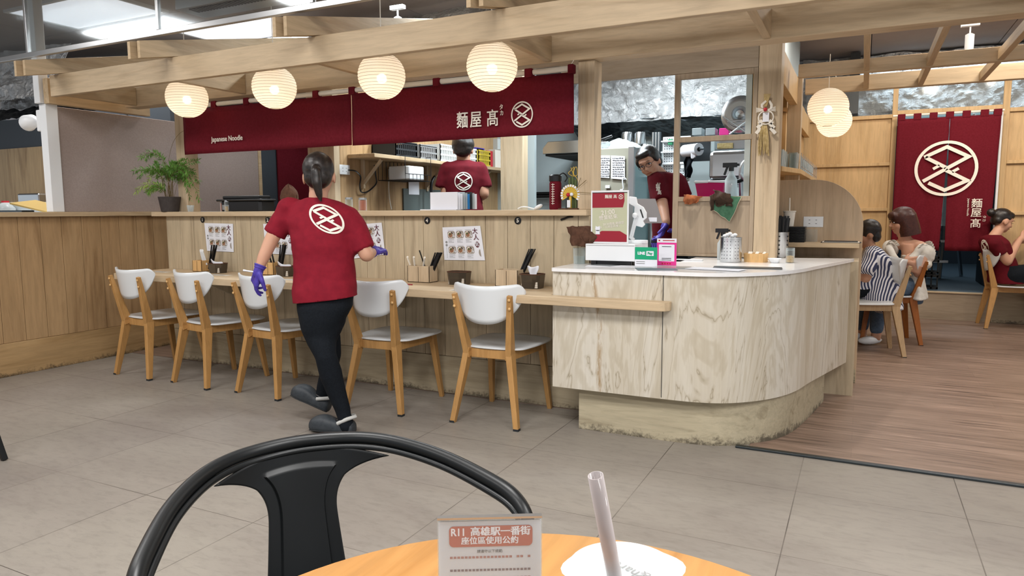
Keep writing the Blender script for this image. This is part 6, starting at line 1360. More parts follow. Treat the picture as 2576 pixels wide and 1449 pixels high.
tag(MB().box(a_.x + .02, 4.78, .86, b_.x + .3, 5.42, zb3 - .002 if zb3 - .002 > .88 else .9).build('prep_counter', M['steel_dark']), 'steel prep counter behind the screen carrying the magenta basin', 'counter')
p_ = at(1838, 492, Y=4.95); spray('clear spray bottle standing behind the screen frame by the basin', p_.x, 4.95, zb3, 1.25)
c_ = at(1862, 288, Y=5.6)
t = thing('steel_pan_lid', 'large round steel lid hung at the top right of the screen frame', 'pan lid', c_)
R_ = Matrix.Translation(c_) @ RX
MB().lathe([(.001, .02), (.03, .03), (.035, .018), (.055, .012), (.06, .03), (.095, .03), (.10, .012), (.135, .008), (.14, 0), (.001, 0)], (0, 0, 0), 48).xf(R_).build('disc', M['steel'], t, smooth=True)
b = MB(); b.tube([at(1818, 293, Y=5.5), at(1878, 335, Y=5.5)], .006, 6).tube([at(1895, 292, Y=5.5), at(1835, 338, Y=5.5)], .006, 6).tube([at(1830, 305, Y=5.5), at(1895, 300, Y=5.5)], .004, 6); b.build('hook_wires', M['alu'], t)
for k in range(3): pbox('kitchen_tub', '%s tub on the high shelf behind the screen' % ['left frosted', 'middle frosted', 'pink'][k], 'tub', ['plastic', 'plastic', 'pink'][k], 1741 + k * 34, 322, 1765 + k * 34, 340, 6.6, .15)
pbox('high_shelf', 'steel high shelf behind the screen holding tubs', 'shelf', 'steel', 1700, 341, 1900, 344, 6.55, .3); pbox('steel_cabinet', 'steel cabinet with a label above the dishwasher', 'cabinet', 'steel', 1758, 352, 1900, 376, 6.3, .3)
l_ = pbox('label_strip', 'brown lettered tape label on the steel cabinet', 'label', 'straw', 1804, 360, 1844, 374, 6.28, .004)
pbox('white_tile_board', 'pale board beside the steel cabinet', 'board', 'kwall', 1768, 350, 1798, 382, 6.2, .02)
# letters on kitchen top left: black handle tools
b = MB(); b.tube([at(1512, 352, Y=6.2), at(1540, 342, Y=6.2)], .012, 6).tube([at(1520, 348, Y=6.2), at(1520, 362, Y=6.2)], .010, 6); tag(b.build('scissors', M['black']), 'black handled scissors standing in a cup on the fridge', 'scissors')
pbox('tool_cup', 'pale jug holding scissors on the fridge top', 'jug', 'plastic', 1512, 356, 1530, 371, 6.15, .08)
# neighbour stall items at far left (worktop z 1.175)
zn = 1.176
xn = lambda px, Y: at(px, 520, Y=Y).x
tag(MB().box(xn(44, 3.75), 3.68, zn, xn(100, 3.75), 3.85, zn + .105).build('white_tub', M['plastic'], bevel=.01), 'frosted white tub on the neighbouring stall worktop', 'tub')
t = thing('plastic_jug', 'white jug with red cap at left edge', 'jug', (xn(14, 3.6), 3.6, zn)); MB().lathe([(.001, 0), (.07, 0), (.075, .05), (.03, .10), (.001, .10)], (xn(14, 3.6), 3.6, zn), 24).build('body', M['plastic'], t, smooth=True); MB().lathe([(.001, .1), (.03, .1), (.03, .115), (.001, .115)], (xn(14, 3.6), 3.6, zn), 20).build('cap', M['redtape'], t)
b = MB(); b.box(-.16, -.14, 0, .16, .14, .012); b.xf(Matrix.Translation(V((xn(98, 3.45), 3.47, zn + .055))) @ Matrix.Rotation(.25, 4, 'Y') @ Matrix.Rotation(.4, 4, 'Z')); tag(b.build('cardboard_sheet', M['card']), 'brown cardboard flap leaning beside the white post', 'cardboard')
tag(MB().box(xn(2, 3.42), 3.40, zn, xn(60, 3.42), 3.50, zn + .03).build('grey_tray', M['steel_dark'], bevel=.004), 'low grey tray at left edge of the neighbouring worktop', 'tray')
tag(MB().box(xn(72, 4.2), 4.1, zn + .0, xn(124, 4.2), 4.3, zn + .20).build('steel_dispenser', M['steel'], bevel=.015), 'steel napkin dispenser at the back of the neighbouring stall', 'dispenser')
tag(MB().box(-7.6, 3.91, 1.10, -5.72, 4.38, 1.175).build('stall_back_counter', M['steel_dark']), 'grey rear counter of the neighbouring stall', 'counter')
# ================================================================ people
def fuse(name, m, parent, parts, vox=.012, smooth=4, cut=None, disp=0, dseed=0):
    """parts: ('c', p0, r0, p1, r1[, flat]) tapered limb, ('e', centre, (rx, ry, rz), 3x3), ('l', [(centre, half_w, half_d), ...], side, depth) loft"""
    b = MB()
    for q in parts:
        if q[0] == 'c':
            p0, r0, p1, r1 = V(q[1]), q[2], V(q[3]), q[4]; b.tube([p0, p0.lerp(p1, .5), p1], [r0, (r0 + r1) / 2, r1], 20)
            if len(q) < 6: b.ball(p1, r1, 2)
            b.ball(p0, r0, 2)
        elif q[0] == 'ch':
            P, R_ = q[1], q[2]
            for i in range(len(P) - 1): b.tube([V(P[i]), V(P[i + 1])], [R_[i], R_[i + 1]], 18)
            for p, r_ in zip(P, R_): b.ball(V(p), r_, 2)
        elif q[0] == 'e': b.ball(q[1], q[2], 3, q[3] if len(q) > 3 else None)
        elif q[0] == 'l':
            rings = []; n = 28
            for c, hw, hd in q[1]: rings.append([b.b.verts.new(V(c) + q[2] * hw * math.copysign(abs(math.cos(a)) ** .85, math.cos(a)) + q[3] * hd * math.copysign(abs(math.sin(a)) ** .85, math.sin(a))) for a in [2 * PI * k / n for k in range(n)]])
            b.b.faces.new(rings[0][::-1]); b.b.faces.new(rings[-1])
            for A_, B_ in zip(rings, rings[1:]):
                for k in range(n): b.b.faces.new((A_[k], A_[(k + 1) % n], B_[(k + 1) % n], B_[k]))
    bmesh.ops.recalc_face_normals(b.b, faces=b.b.faces)
    me = bpy.data.meshes.new('tmp'); b.b.to_mesh(me); b.b.free(); o = bpy.data.objects.new('tmp', me); COL.objects.link(o)
    r = o.modifiers.new('r', 'REMESH'); r.mode = 'VOXEL'; r.voxel_size = vox; r.adaptivity = 0
    s_ = o.modifiers.new('s', 'SMOOTH'); s_.factor = .5; s_.iterations = smooth
    dg = bpy.context.evaluated_depsgraph_get(); dg.update(); m2 = bpy.data.meshes.new_from_object(o.evaluated_get(dg)); bpy.data.objects.remove(o)
    if disp:
        for v in m2.vertices:
            q = v.co * 9 + V((dseed, 0, 0)); v.co += v.normal * disp * (noise.noise(V((q.x * .6, q.y * .6, q.z * 1.5))) + .5 * noise.noise(V((q.x * 1.6 + q.z, q.y * 1.6, q.z * 2.6))))
    if cut:
        bm_ = bmesh.new(); bm_.from_mesh(m2)
        for co_, no_ in cut:
            bmesh.ops.bisect_plane(bm_, geom=bm_.verts[:] + bm_.edges[:] + bm_.faces[:], plane_co=co_, plane_no=no_, clear_outer=True); bmesh.ops.holes_fill(bm_, edges=[e for e in bm_.edges if e.is_boundary], sides=0)
        bm_.to_mesh(m2); bm_.free()
    m2.polygons.foreach_set('use_smooth', [True] * len(m2.polygons)); m2.materials.clear(); m2.materials.append(m); m2.name = name
    return link(name, m2, parent)
def head_parts(c, fwd, up, s=1., wide=1.):
    f = V(fwd).normalized(); u = V(up).normalized(); r_ = f.cross(u).normalized(); u = r_.cross(f); R3 = Matrix((r_, f, u)).transposed()
    L = lambda x, y, z: V(c) + (r_ * x + f * y + u * z) * s
    e = lambda x, y, z, a, b_, d: ('e', L(x, y, z), (a * s, b_ * s, d * s), R3)
    P = [e(0, -.012, .022, .074 * wide, .094, .092), e(0, .022, -.035, .058 * wide, .066, .070), e(0, .055, -.078, .026, .026, .022), e(.040, .045, -.028, .022, .030, .030), e(-.040, .045, -.028, .022, .030, .030),
         e(.077 * wide, -.005, -.012, .009, .019, .030), e(-.077 * wide, -.005, -.012, .009, .019, .030), e(0, .072, .034, .046, .018, .014),
         ('ch', [L(0, .084, .012), L(0, .096, -.010), L(0, .100, -.020)], [.007 * s, .009 * s, .012 * s]), e(0, .083, -.048, .022, .010, .005), e(0, .081, -.056, .018, .010, .006)]
    return P, L, R3
def face(t, L, R3, s=1., glasses=False, closed=False):
    for x in (-.030, .030):
        if not closed: MB().ball(L(x, .073, .010), (.012 * s, .010 * s, .007 * s), 2, R3).build('eye', M['paper'], t, smooth=True); MB().ball(L(x, .0815, .010), (.006 * s, .003 * s, .006 * s), 2, R3).build('iris', M['hair'], t, smooth=True)
        b = MB(); b.tube([L(x - .014, .079, .0135 - .006 * closed), L(x, .0855, .018 - .012 * closed), L(x + .014, .079, .0135 - .006 * closed)], .0016 * s, 5).build('eyelid', M['hair'], t)
        MB().tube([L(x - .016, .082, .032), L(x, .089, .037), L(x + .016, .082, .033)], .0022 * s, 5).build('eyebrow', M['hair'], t)
    MB().tube([L(-.020, .086, -.052), L(0, .0925, -.051), L(.020, .086, -.052)], .0026 * s, 6).build('lips', M['orangebrown'], t)
    if glasses:
        b = MB()
        for x in (-.031, .031): b.tube([L(x + .023 * math.cos(a), .094, .008 + .017 * math.sin(a)) for a in [2 * PI * k / 20 for k in range(20)]], .0016 * s, 5, closed=True); b.tube([L(x + (.022 if x > 0 else -.022), .094, .012), L(.078 if x > 0 else -.078, .0, .012)], .0014 * s, 5)
        b.tube([L(-.009, .095, .010), L(.009, .095, .010)], .0014 * s, 5); b.build('glasses', M['black'], t)
def hand(name, m, parent, wrist, dirv, palm_n, thumb_side, s=1., curl=.5, curls=None):
    """wrist position, direction of the hand, palm normal (fingers curl toward it), side vector for the thumb"""
    d = V(dirv).normalized(); n = V(palm_n); n = (n - d * n.dot(d)).normalized(); sd = d.cross(n) * (1 if d.cross(n).dot(V(thumb_side)) > 0 else -1)
    w = V(wrist); pts = []
    P = [('c', w, .024 * s, w + d * .03 * s, .026 * s)]
    for k in range(4):
        o_ = sd * (.030 - .020 * k) * s; P.append(('ch', [w + d * .02 * s + o_ * .7, w + d * .085 * s + o_], [.016 * s, .0125 * s]))
    for k, (L_, off) in enumerate(((.068, .030), (.076, .010), (.070, -.010), (.055, -.029))):
        c_ = (curls[k] if curls else curl) * 1.25; p0 = w + d * (.085 - .004 * abs(k - 1)) * s + sd * off * s; a = c_ * .45; seg = [.45, .32, .25]; rr = [.0095, .0088, .008, .007]; q = [p0]; dd = d
        for sg in seg: dd = (d * math.cos(a) + n * math.sin(a) + sd * off * 1.5).normalized(); q.append(q[-1] + dd * L_ * sg * s); a += c_ * .75
        P.append(('ch', q, [r_ * s for r_ in rr]))
    t0 = w + d * .022 * s + sd * .026 * s; td = (d * .65 + sd * .75 + n * .35).normalized(); t1 = t0 + td * .038 * s; td2 = (d * .9 + sd * .25 + n * .5).normalized()
    P.append(('ch', [t0, t1, t1 + td2 * .028 * s, t1 + td2 * .05 * s], [.015 * s, .0115 * s, .010 * s, .008 * s]))
    if name is None: return P
    return fuse(name, m, parent, P, .0042 * s, 2)
def decal(parent, surf, poly, D0, center, rvec, uvec, m, off=.004, name='emblem'):
    w = surf.matrix_world.translation if surf.parent is None else V((0, 0, 0))
    base_ = V((0, 0, 0)); q = surf
    while q: base_ += q.location; q = q.parent
    bv = BVHTree.FromPolygons([v.co + base_ for v in surf.data.vertices], [list(p.vertices) for p in surf.data.polygons])
    for v in poly.b.verts:
        px, py = center[0] + rvec[0] * v.co.x + uvec[0] * v.co.y, center[1] + rvec[1] * v.co.x + uvec[1] * v.co.y
        tgt = at(px, py, D=D0); d = (tgt - EYE).normalized(); h = bv.ray_cast(EYE, d)
        v.co = (h[0] - d * off) if h[0] else tgt
    bmesh.ops.remove_doubles(poly.b, verts=poly.b.verts, dist=.0005)
    return poly.build(name, m, parent, solid=.0012)
SIDE = V((RR.x, RR.y, 0)).normalized(); DEEP = V((-SIDE.y, SIDE.x, 0))
# ---------------------------------------------------------------- the walking server
D0 = 3.76
P = lambda px, py, d=0: at(px, py, D=D0 + d)
k0 = D0 / FPX
t = thing('person', 'walking server seen from behind: ponytail, maroon t-shirt, purple gloves, black clogs', 'person', (-2.56, 2.93, 0))
hp_, L, R3 = head_parts(P(803, 443, .01), DEEP * .95 + SIDE * -.12 + V((0, 0, -.12)), V((0, 0, 1)) + SIDE * -.03, 1.0)
elL, wrL = P(683, 603, -.02), P(652, 676, -.05); elR, wrR = P(922, 641, -.02), P(938, 634, .10)
shL, shR = P(722, 528), P(884, 562)
thN = [P(822, 785), P(808, 850, -.02), P(819, 895, -.06), P(836, 950, -.03), P(868, 1050, .0)]
thF = [P(802, 782, .06), P(830, 850, .10), P(836, 890, .12), P(826, 940, .17), P(812, 1000, .21)]
parts = hp_ + [('ch', [P(803, 470, .01), P(800, 500), P(803, 530)], [.050, .050, .07]), ('l', [(P(799, 520), .10, .06), (P(806, 545), .16, .08), (P(812, 600), .145, .09), (P(815, 660), .13, .09), (P(817, 720), .15, .10), (P(818, 760), .145, .10)], SIDE, DEEP),
    ('ch', [shL, elL, P(662, 650, -.04), wrL], [.044, .038, .032, .024]), ('ch', [shR, elR, wrR], [.044, .040, .026]),
    ('ch', thN, [.07, .06, .040, .040, .026]), ('ch', thF, [.06, .045, .036, .036, .026])]
fuse('body', M['skin'], t, parts, .011, 3)
sh = fuse('tshirt', M['shirt'], t, [('l', [(P(799, 497), .050, .050), (P(801, 508), .115, .075), (P(803, 525), .178, .095), (P(810, 560), .186, .115), (P(812, 600), .168, .125), (P(815, 650), .160, .12), (P(817, 700), .166, .125), (P(819, 752), .170, .135), (P(820, 775), .168, .13)], SIDE, DEEP),
    ('e', P(730, 522), (.062, .075, .055), None), ('e', P(872, 548), (.070, .080, .062), None),
    ('c', P(728, 526), .065, P(690, 592), .062, 1), ('c', P(882, 560), .070, P(915, 630, .0), .066, 1)], .0105, 4,
    cut=[(P(742, 759), (P(742, 759) - P(740, 720)).normalized() * 1.0)] if False else [(P(820, 751), ((P(742, 759) - P(897, 742)).cross(DEEP)).normalized() * (1 if (P(742, 759) - P(897, 742)).cross(DEEP).z < 0 else -1))], disp=.0065, dseed=1)
decal(t, sh, emblem(.155), 3.6, (822, 551), (43, 6), (-11, -37), M['cream'])
MB().tube([P(x, y + 2.0, d) + DEEP * 0 for x, y, d in ()] or [P(745, 752, -.1), P(746, 752, -.1)], .0005).build('x', M['shirt'], t)
bpy.data.objects.remove(bpy.data.objects['x'])
fuse('trousers', M['pants'], t, [('l', [(P(819, 738), .150, .115), (P(818, 770), .146, .125), (P(812, 800), .122, .12), (P(808, 830), .098, .105), (P(808, 850), .082, .09)], SIDE, DEEP),
    ('ch', [P(822, 795), P(808, 850, -.02), P(819, 895, -.06), P(834, 945, -.03), P(848, 990, -.01), P(862, 1030, .0), P(869, 1060, .0)], [.105, .083, .055, .060, .050, .040, .036]),
    ('ch', [P(800, 780, .06), P(830, 850, .10), P(836, 890, .12), P(826, 940, .17), P(812, 992, .21)], [.09, .06, .048, .050, .040])], .0105, 3, disp=.0025, dseed=4)
# hair: cap + ponytail
Rh = R3
fuse('hair', M['hair'], t, [('e', L(0, -.020, .034), (.083, .098, .094), Rh), ('e', L(0, -.050, -.012), (.074, .062, .068), Rh), ('e', L(0, .018, .060), (.076, .086, .066), Rh),
    ('ch', [L(.0, -.112, .020), L(.002, -.135, .0), L(.005, -.135, -.06), L(.012, -.122, -.115), L(.018, -.112, -.150)], [.020, .026, .027, .018, .006])], .006, 2, disp=.002)
b = MB(); b.tube([L(.0, -.128, .008) + (R3 @ V((.022 * math.cos(a), .004, .022 * math.sin(a)))) for a in [2 * PI * k / 14 for k in range(14)]], .005, 6, closed=True).build('hair_tie', M['black'], t)
for x_ in (-.079, .079): MB().ball(L(x_, -.004, -.012), (.008, .020, .031), 2, Rh).build('ear', M['skin'], t, smooth=True)
# gloves
MB().tube([wrL + (elL - wrL).normalized() * .018, wrL], [.030, .027], 20).tube([wrL + (elL - wrL).normalized() * .020, wrL + (elL - wrL).normalized() * .014], [.0325, .0325], 20).build('glove_cuff', M['glove'], t, smooth=True)
hand('glove', M['glove'], t, wrL, P(640, 715, -.02) - wrL, SIDE * .75 + DEEP * .5 + V((0, 0, .1)), SIDE * .5 - DEEP * .9, 1.02, .55, [.42, .62, .75, .85])
hand('glove', M['glove'], t, wrR, P(952, 628, .16) - wrR, V((0, 0, -1)) + SIDE * -.3, SIDE * -1, .98, .5)
MB().tube([wrR + (elR - wrR).normalized() * .02, wrR], [.031, .029], 20).build('glove_cuff', M['glove'], t, smooth=True)
# clogs
def clog(parent, heel, toe, up, s=1., strapm='strap'):
    heel, toe = V(heel), V(toe); f = (toe - heel).normalized(); u = V(up); u = (u - f * u.dot(f)).normalized(); r_ = f.cross(u); Ln = (toe - heel).length
    st_ = [(0, .030, .050, .0), (.04, .036, .072, 0), (.14, .041, .078, 0), (.28, .042, .066, 0), (.40, .043, .070, 0), (.52, .047, .084, 0), (.66, .054, .094, 0), (.82, .053, .088, .001), (.93, .045, .074, .004), (.985, .030, .056, .010), (1.0, .012, .044, .018)]
    b = MB(); rings = []; n = 24
    for q, hw, h, z0 in st_:
        c = heel + f * Ln * q; ring = []
        for k in range(n):
            a = 2 * PI * k / n; cx_, sz_ = math.cos(a), math.sin(a)
            x = hw * math.copysign(abs(cx_) ** .75, cx_); z = z0 + (h - z0) * (.5 + .5 * math.copysign(abs(sz_) ** (.55 if sz_ < 0 else .9), sz_)); ring.append(b.b.verts.new(c + (r_ * x + u * z) * s))
        rings.append(ring)
    b.b.faces.new(rings[0][::-1]); b.b.faces.new(rings[-1])
    for A_, B_ in zip(rings, rings[1:]):
        for k in range(n): b.b.faces.new((A_[k], A_[(k + 1) % n], B_[(k + 1) % n], B_[k]))
    o = b.build('clog', M['clog'], parent, smooth=True, sub=1)
    MB().ball(heel + f * Ln * .24 + u * .072, (.034, Ln * .19, .012), 2, Matrix((r_, f, u)).transposed()).build('clog_opening', M['black'], parent, smooth=True)
    MB().tube([heel + f * Ln * .30 + r_ * .041 + u * .062, heel + f * Ln * .08 + r_ * .040 + u * .090, heel - f * .004 + u * .094, heel + f * Ln * .08 - r_ * .040 + u * .090, heel + f * Ln * .30 - r_ * .041 + u * .062], .0105, 8).build('heel_strap', M[strapm], parent, smooth=True)
    b = MB(); b.tube([heel + f * Ln * q + r_ * (hw + .0015) * s_ + u * .016 for s_ in (1, -1) for (q, hw, h, z0) in (st_[1:9] if s_ > 0 else st_[1:9][::-1])], .0022, 5, closed=True).build('sole_line', M['dark'], parent)
ht = at(893, 1091, Z=.001); tt_ = at(797, 1083, Z=.001); dv = (tt_ - ht); dv.z = 0; dv.normalize()
clog(t, ht + V((0, 0, .0)), ht + dv * .265, (0, 0, 1))
h2 = P(826, 1037, .20); f2 = P(744, 998, .24) - h2; f2 = f2.normalized() * .245
clog(t, h2, h2 + f2, V((0, 0, 1)))
fuse('sock', M['pants'], t, [('ch', [P(868, 1050), P(872, 1072, .0)], [.038, .040])], .009, 2)
fuse('sock', M['pants'], t, [('ch', [P(812, 990, .21), P(812, 1015, .20)], [.038, .040])], .009, 2)
# a white pen held in the left glove
tag(MB().tube([at(612, 680, D=3.72), at(645, 685, D=3.70)], .004, 8).tube([at(612, 680, D=3.72), at(618, 681, D=3.72)], .0052, 8).build('marker_pen', M['paper']), 'white and purple marker pen held in the server\'s left glove', 'pen')
# ---------------------------------------------------------------- the cook with his back turned
D1 = 6.0; P = lambda px, py, d=0: at(px, py, D=D1 + d)
t = thing('person', 'cook standing with his back turned behind the ledge, black cap-like hair, emblem on maroon t-shirt', 'person', (P(1166, 500).x, P(1166, 500).y, 0))
hp_, L, R3 = head_parts(P(1165, 377), DEEP + V((0, 0, -.25)), V((0, 0, 1)), 1.02)
ftx = P(1166, 500); F_ = lambda dx: V((ftx.x, ftx.y, 0)) + SIDE * dx
arm = [('ch', [P(1124, 432), P(1122, 488, -.02), P(1130, 500, .22)], [.055, .046, .034]), ('ch', [P(1208, 434), P(1217, 488, -.02), P(1204, 500, .22)], [.055, .046, .034])]
hL = hand(None, None, None, P(1130, 500, .24), DEEP + V((0, 0, -.1)), V((0, 0, -1)), SIDE, 1.); hR = hand(None, None, None, P(1204, 500, .24), DEEP + V((0, 0, -.1)), V((0, 0, -1)), -SIDE, 1.)
fuse('body', M['skin2'], t, hp_ + hL + hR + arm + [('ch', [P(1166, 395), P(1166, 415)], [.056, .062]), ('l', [(P(1166, 418), .14, .08), (P(1166, 470), .13, .09), (P(1166, 560), .14, .10)], SIDE, DEEP), ('ch', [V((*F_(-.09).xy, .9)), V((*F_(-.11).xy, .48)), V((*F_(-.12).xy, .10))], [.10, .06, .045]), ('ch', [V((*F_(.09).xy, .9)), V((*F_(.11).xy, .48)), V((*F_(.12).xy, .10))], [.10, .06, .045])], .010, 2)
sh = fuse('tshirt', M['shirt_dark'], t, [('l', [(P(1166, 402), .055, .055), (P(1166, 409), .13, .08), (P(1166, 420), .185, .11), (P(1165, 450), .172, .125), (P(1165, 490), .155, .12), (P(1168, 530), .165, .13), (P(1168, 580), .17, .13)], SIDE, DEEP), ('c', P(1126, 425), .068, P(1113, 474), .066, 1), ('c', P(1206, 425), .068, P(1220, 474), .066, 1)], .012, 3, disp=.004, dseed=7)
decal(t, sh, emblem(.13), 5.8, (1166, 456), (23, 0), (0, -23.5), M['cream'])
fuse('hair', M['hair'], t, [('e', L(0, -.022, .042), (.098, .108, .100), R3), ('e', L(0, -.055, -.015), (.080, .055, .070), R3)], .008, 2, disp=.006, dseed=2)
fuse('trousers', M['pants'], t, [('l', [(V((*ftx.xy, .98)), .165, .12), (V((*ftx.xy, .82)), .16, .12)], SIDE, DEEP), ('ch', [V((*F_(-.08).xy, .84)), V((*F_(-.10).xy, .48)), V((*F_(-.11).xy, .09))], [.095, .07, .06]), ('ch', [V((*F_(.08).xy, .84)), V((*F_(.10).xy, .48)), V((*F_(.11).xy, .09))], [.095, .07, .06])], .014, 2)
for s_ in (-1, 1): h_ = F_(.115 * s_) - DEEP * .08; clog(t, V((*h_.xy, .0065)), V((*(h_ + DEEP * .27).xy, .0065)), (0, 0, 1))
# ---------------------------------------------------------------- the leaning cashier with glasses
D2 = 5.25; P = lambda px, py, d=0: at(px, py, D=D2 + d)
t = thing('person', 'man with glasses leaning into view behind the tablet, maroon t-shirt, dark trousers', 'person', (P(1690, 560).x, P(1690, 560).y, 0))
hp_, L, R3 = head_parts(P(1633, 410), -DEEP * .80 - SIDE * .42 + V((0, 0, -.38)), V((0, 0, 1)) - SIDE * .52 + DEEP * -.1, 1.0, 1.0)
g_ = V((P(1690, 560).x, P(1690, 560).y, 0))
arm2 = [('ch', [P(1706, 452), P(1722, 500, .0), P(1716, 545, -.18)], [.046, .040, .030]), ('ch', [P(1654, 452, -.05), P(1668, 520, -.14), P(1676, 560, -.24)], [.044, .040, .030])]
fuse('body', M['skin'], t, hp_ + arm2 + [('ch', [P(1642, 425, .04), P(1662, 445, .04)], [.055, .060]), ('l', [(P(1676, 450), .12, .08), (P(1684, 500), .125, .09), (P(1688, 590), .13, .10)], SIDE, DEEP), ('ch', [V((*(g_ - SIDE * .08).xy, .85)), V((*(g_ - SIDE * .10).xy, .48)), V((*(g_ - SIDE * .11).xy, .10))], [.10, .06, .045]), ('ch', [V((*(g_ + SIDE * .09).xy, .85)), V((*(g_ + SIDE * .10).xy, .48)), V((*(g_ + SIDE * .11).xy, .10))], [.10, .06, .045])], .0085, 2)
face(t, L, R3, glasses=True)
fuse('hair', M['hair'], t, [('e', L(0, -.028, .048), (.088, .096, .086), R3), ('e', L(0, -.055, -.015), (.080, .060, .070), R3), ('e', L(0, .040, .085), (.062, .042, .030), R3), ('e', L(.070, .0, .030), (.020, .045, .045), R3), ('e', L(-.070, .0, .030), (.020, .045, .045), R3)], .007, 2, disp=.004, dseed=3)
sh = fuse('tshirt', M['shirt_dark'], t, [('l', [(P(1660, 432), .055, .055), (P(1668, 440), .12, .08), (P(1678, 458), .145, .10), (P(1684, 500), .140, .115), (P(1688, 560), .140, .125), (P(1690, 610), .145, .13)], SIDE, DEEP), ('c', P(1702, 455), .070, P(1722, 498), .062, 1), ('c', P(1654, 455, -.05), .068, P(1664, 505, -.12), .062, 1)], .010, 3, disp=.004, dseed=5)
for i, (ch, px, py) in enumerate((('タカ', 1657, 462), ('麵', 1655, 469), ('屋', 1656, 476), ('髙', 1659, 485))):
    b = MB(); me = text(ch, .034 if i else .016, M['cream'], Matrix(), None); bb = MB(); bb.b.from_mesh(me.data); bpy.data.objects.remove(me)
    for v in bb.b.verts: v.co = v.co * (1 / .0030)
    decal(t, sh, bb, 5.1, (px, py), (1, 0), (0, -1), M['cream'], name='chest_lettering')
fuse('trousers', M['pants'], t, [('l', [(P(1690, 600), .150, .12), (V((*g_.xy, .84)), .165, .13), (V((*g_.xy, .76)), .16, .12)], SIDE, DEEP), ('ch', [V((*(g_ - SIDE * .08).xy, .80)), V((*(g_ - SIDE * .10).xy, .48)), V((*(g_ - SIDE * .11).xy, .09))], [.09, .07, .06]), ('ch', [V((*(g_ + SIDE * .08).xy, .80)), V((*(g_ + SIDE * .10).xy, .48)), V((*(g_ + SIDE * .11).xy, .09))], [.09, .07, .06])], .013, 2)
hand('glove', M['glove'], t, P(1676, 560, -.24), V((0, 0, -1)) - SIDE * .4, -SIDE, DEEP * -1, 1.05, .5); hand('glove', M['glove'], t, P(1716, 545, -.18), V((0, 0, -1)) - SIDE * .5, -SIDE, DEEP * -1, 1., .5)
for s_ in (-1, 1): h_ = g_ + SIDE * .115 * s_ + DEEP * .08; clog(t, V((*h_.xy, .0065)), V((*(h_ - DEEP * .27).xy, .0065)), (0, 0, 1))
# ---------------------------------------------------------------- the striped-shirt diner (seated, from behind)
D3 = 6.02; P = lambda px, py, d=0: at(px, py, D=D3 + d)
t = thing('person', 'seated diner with short black hair and blue striped shirt, half hidden by the arched partition', 'person', (P(2195, 760).x, P(2195, 760).y, 0))
fw3 = -SIDE * .9 + DEEP * .25
hp_, L, R3 = head_parts(P(2183, 590), fw3 + V((0, 0, -.2)), V((0, 0, 1)), .98)
sd3 = fw3.cross(V((0, 0, 1))).normalized()
hip = P(2196, 768, .0); hip.z = .53
kn = lambda s_: hip + fw3 * .42 + sd3 * .10 * s_ + V((0, 0, .0)); ft_ = lambda s_: V((*(hip + fw3 * .44 + sd3 * .10 * s_).xy, .06))
fuse('body', M['skin2'], t, hp_ + [('ch', [P(2186, 615), P(2192, 635)], [.05, .06]), ('l', [(P(2200, 650), .13, .09), (P(2206, 700), .13, .10), (hip, .14, .12)], sd3, fw3),
    ('ch', [P(2196, 650, -.12), P(2178, 700, -.16), P(2150, 690, -.1)], [.05, .04, .03]), ('ch', [P(2205, 650, .14), P(2190, 700, .16), P(2150, 695, .1)], [.05, .04, .03])] + [q for s_ in (-1, 1) for q in [('ch', [hip + sd3 * .07 * s_ + fw3 * .06 - V((0, 0, .02)), kn(s_), ft_(s_)], [.06, .055, .04])]] + hand(None, None, None, P(2150, 690, -.1), -SIDE, V((0, 0, -1)), DEEP, .95) + hand(None, None, None, P(2150, 695, .1), -SIDE, V((0, 0, -1)), DEEP * -1, .95), .011, 2)
fuse('shirt', M['stripe'], t, [('l', [(P(2192, 618), .055, .055), (P(2196, 628), .12, .08), (P(2202, 642), .18, .11), (P(2208, 690), .17, .14), (P(2211, 735), .215, .175), (P(2213, 774), .235, .185)], sd3, fw3), ('c', P(2192, 645, -.13), .068, P(2176, 690, -.17), .066, 1), ('c', P(2204, 645, .14), .068, P(2192, 690, .17), .066, 1), ('e', P(2222, 770), (.09, .14, .06), None), ('e', hip + fw3 * .13 + V((0, 0, .04)), (.17, .17, .135), None)], .012, 3, disp=.010, dseed=9)
fuse('hair', M['hair'], t, [('e', L(0, -.020, .038), (.086, .100, .092), R3), ('e', L(0, -.055, -.02), (.074, .052, .062), R3), ('e', L(.0, .05, .07), (.06, .04, .035), R3)], .008, 2, disp=.008, dseed=3)
fuse('trousers', M['pants'], t, [q for s_ in (-1, 1) for q in [('ch', [hip + sd3 * .07 * s_ + fw3 * .06 - V((0, 0, .02)), kn(s_), ft_(s_) + V((0, 0, .02))], [.075, .07, .06])]], .014, 2)
for s_ in (-1, 1): h_ = ft_(s_) - fw3 * .07; MB().ball(V((*(h_ + fw3 * .10).xy, .045)), (.13, .045, .038), 2, Matrix.Rotation(math.atan2(fw3.y, fw3.x), 3, 'Z')).build('shoe', M['black'], t, smooth=True)
# ---------------------------------------------------------------- woman in the white blouse
D4 = 6.30; P = lambda px, py, d=0: at(px, py, D=D4 + d)
t = thing('person', 'seated woman with brown bob and puff-sleeved white blouse, arms crossed', 'person', (P(2295, 760).x, P(2295, 760).y, 0))
fw4 = -SIDE * .97 - DEEP * .2; up4 = V((0, 0, 1)) - SIDE * .12
hp_, L, R3 = head_parts(P(2268, 557), -SIDE * .95 + DEEP * .12 + V((0, 0, -.22)), V((0, 0, 1)) - SIDE * .10, 1.02)
sd4 = fw4.cross(V((0, 0, 1))).normalized(); hip = P(2292, 760); hip.z = .515
kn = lambda s_: hip + fw4 * .40 + sd4 * .09 * s_; ft_ = lambda s_: V((*(hip + fw4 * .42 + sd4 * .09 * s_).xy, .06))
armr = [('ch', [P(2325, 628, -.10), P(2312, 690, -.18), P(2290, 662, -.26)], [.048, .038, .026])]
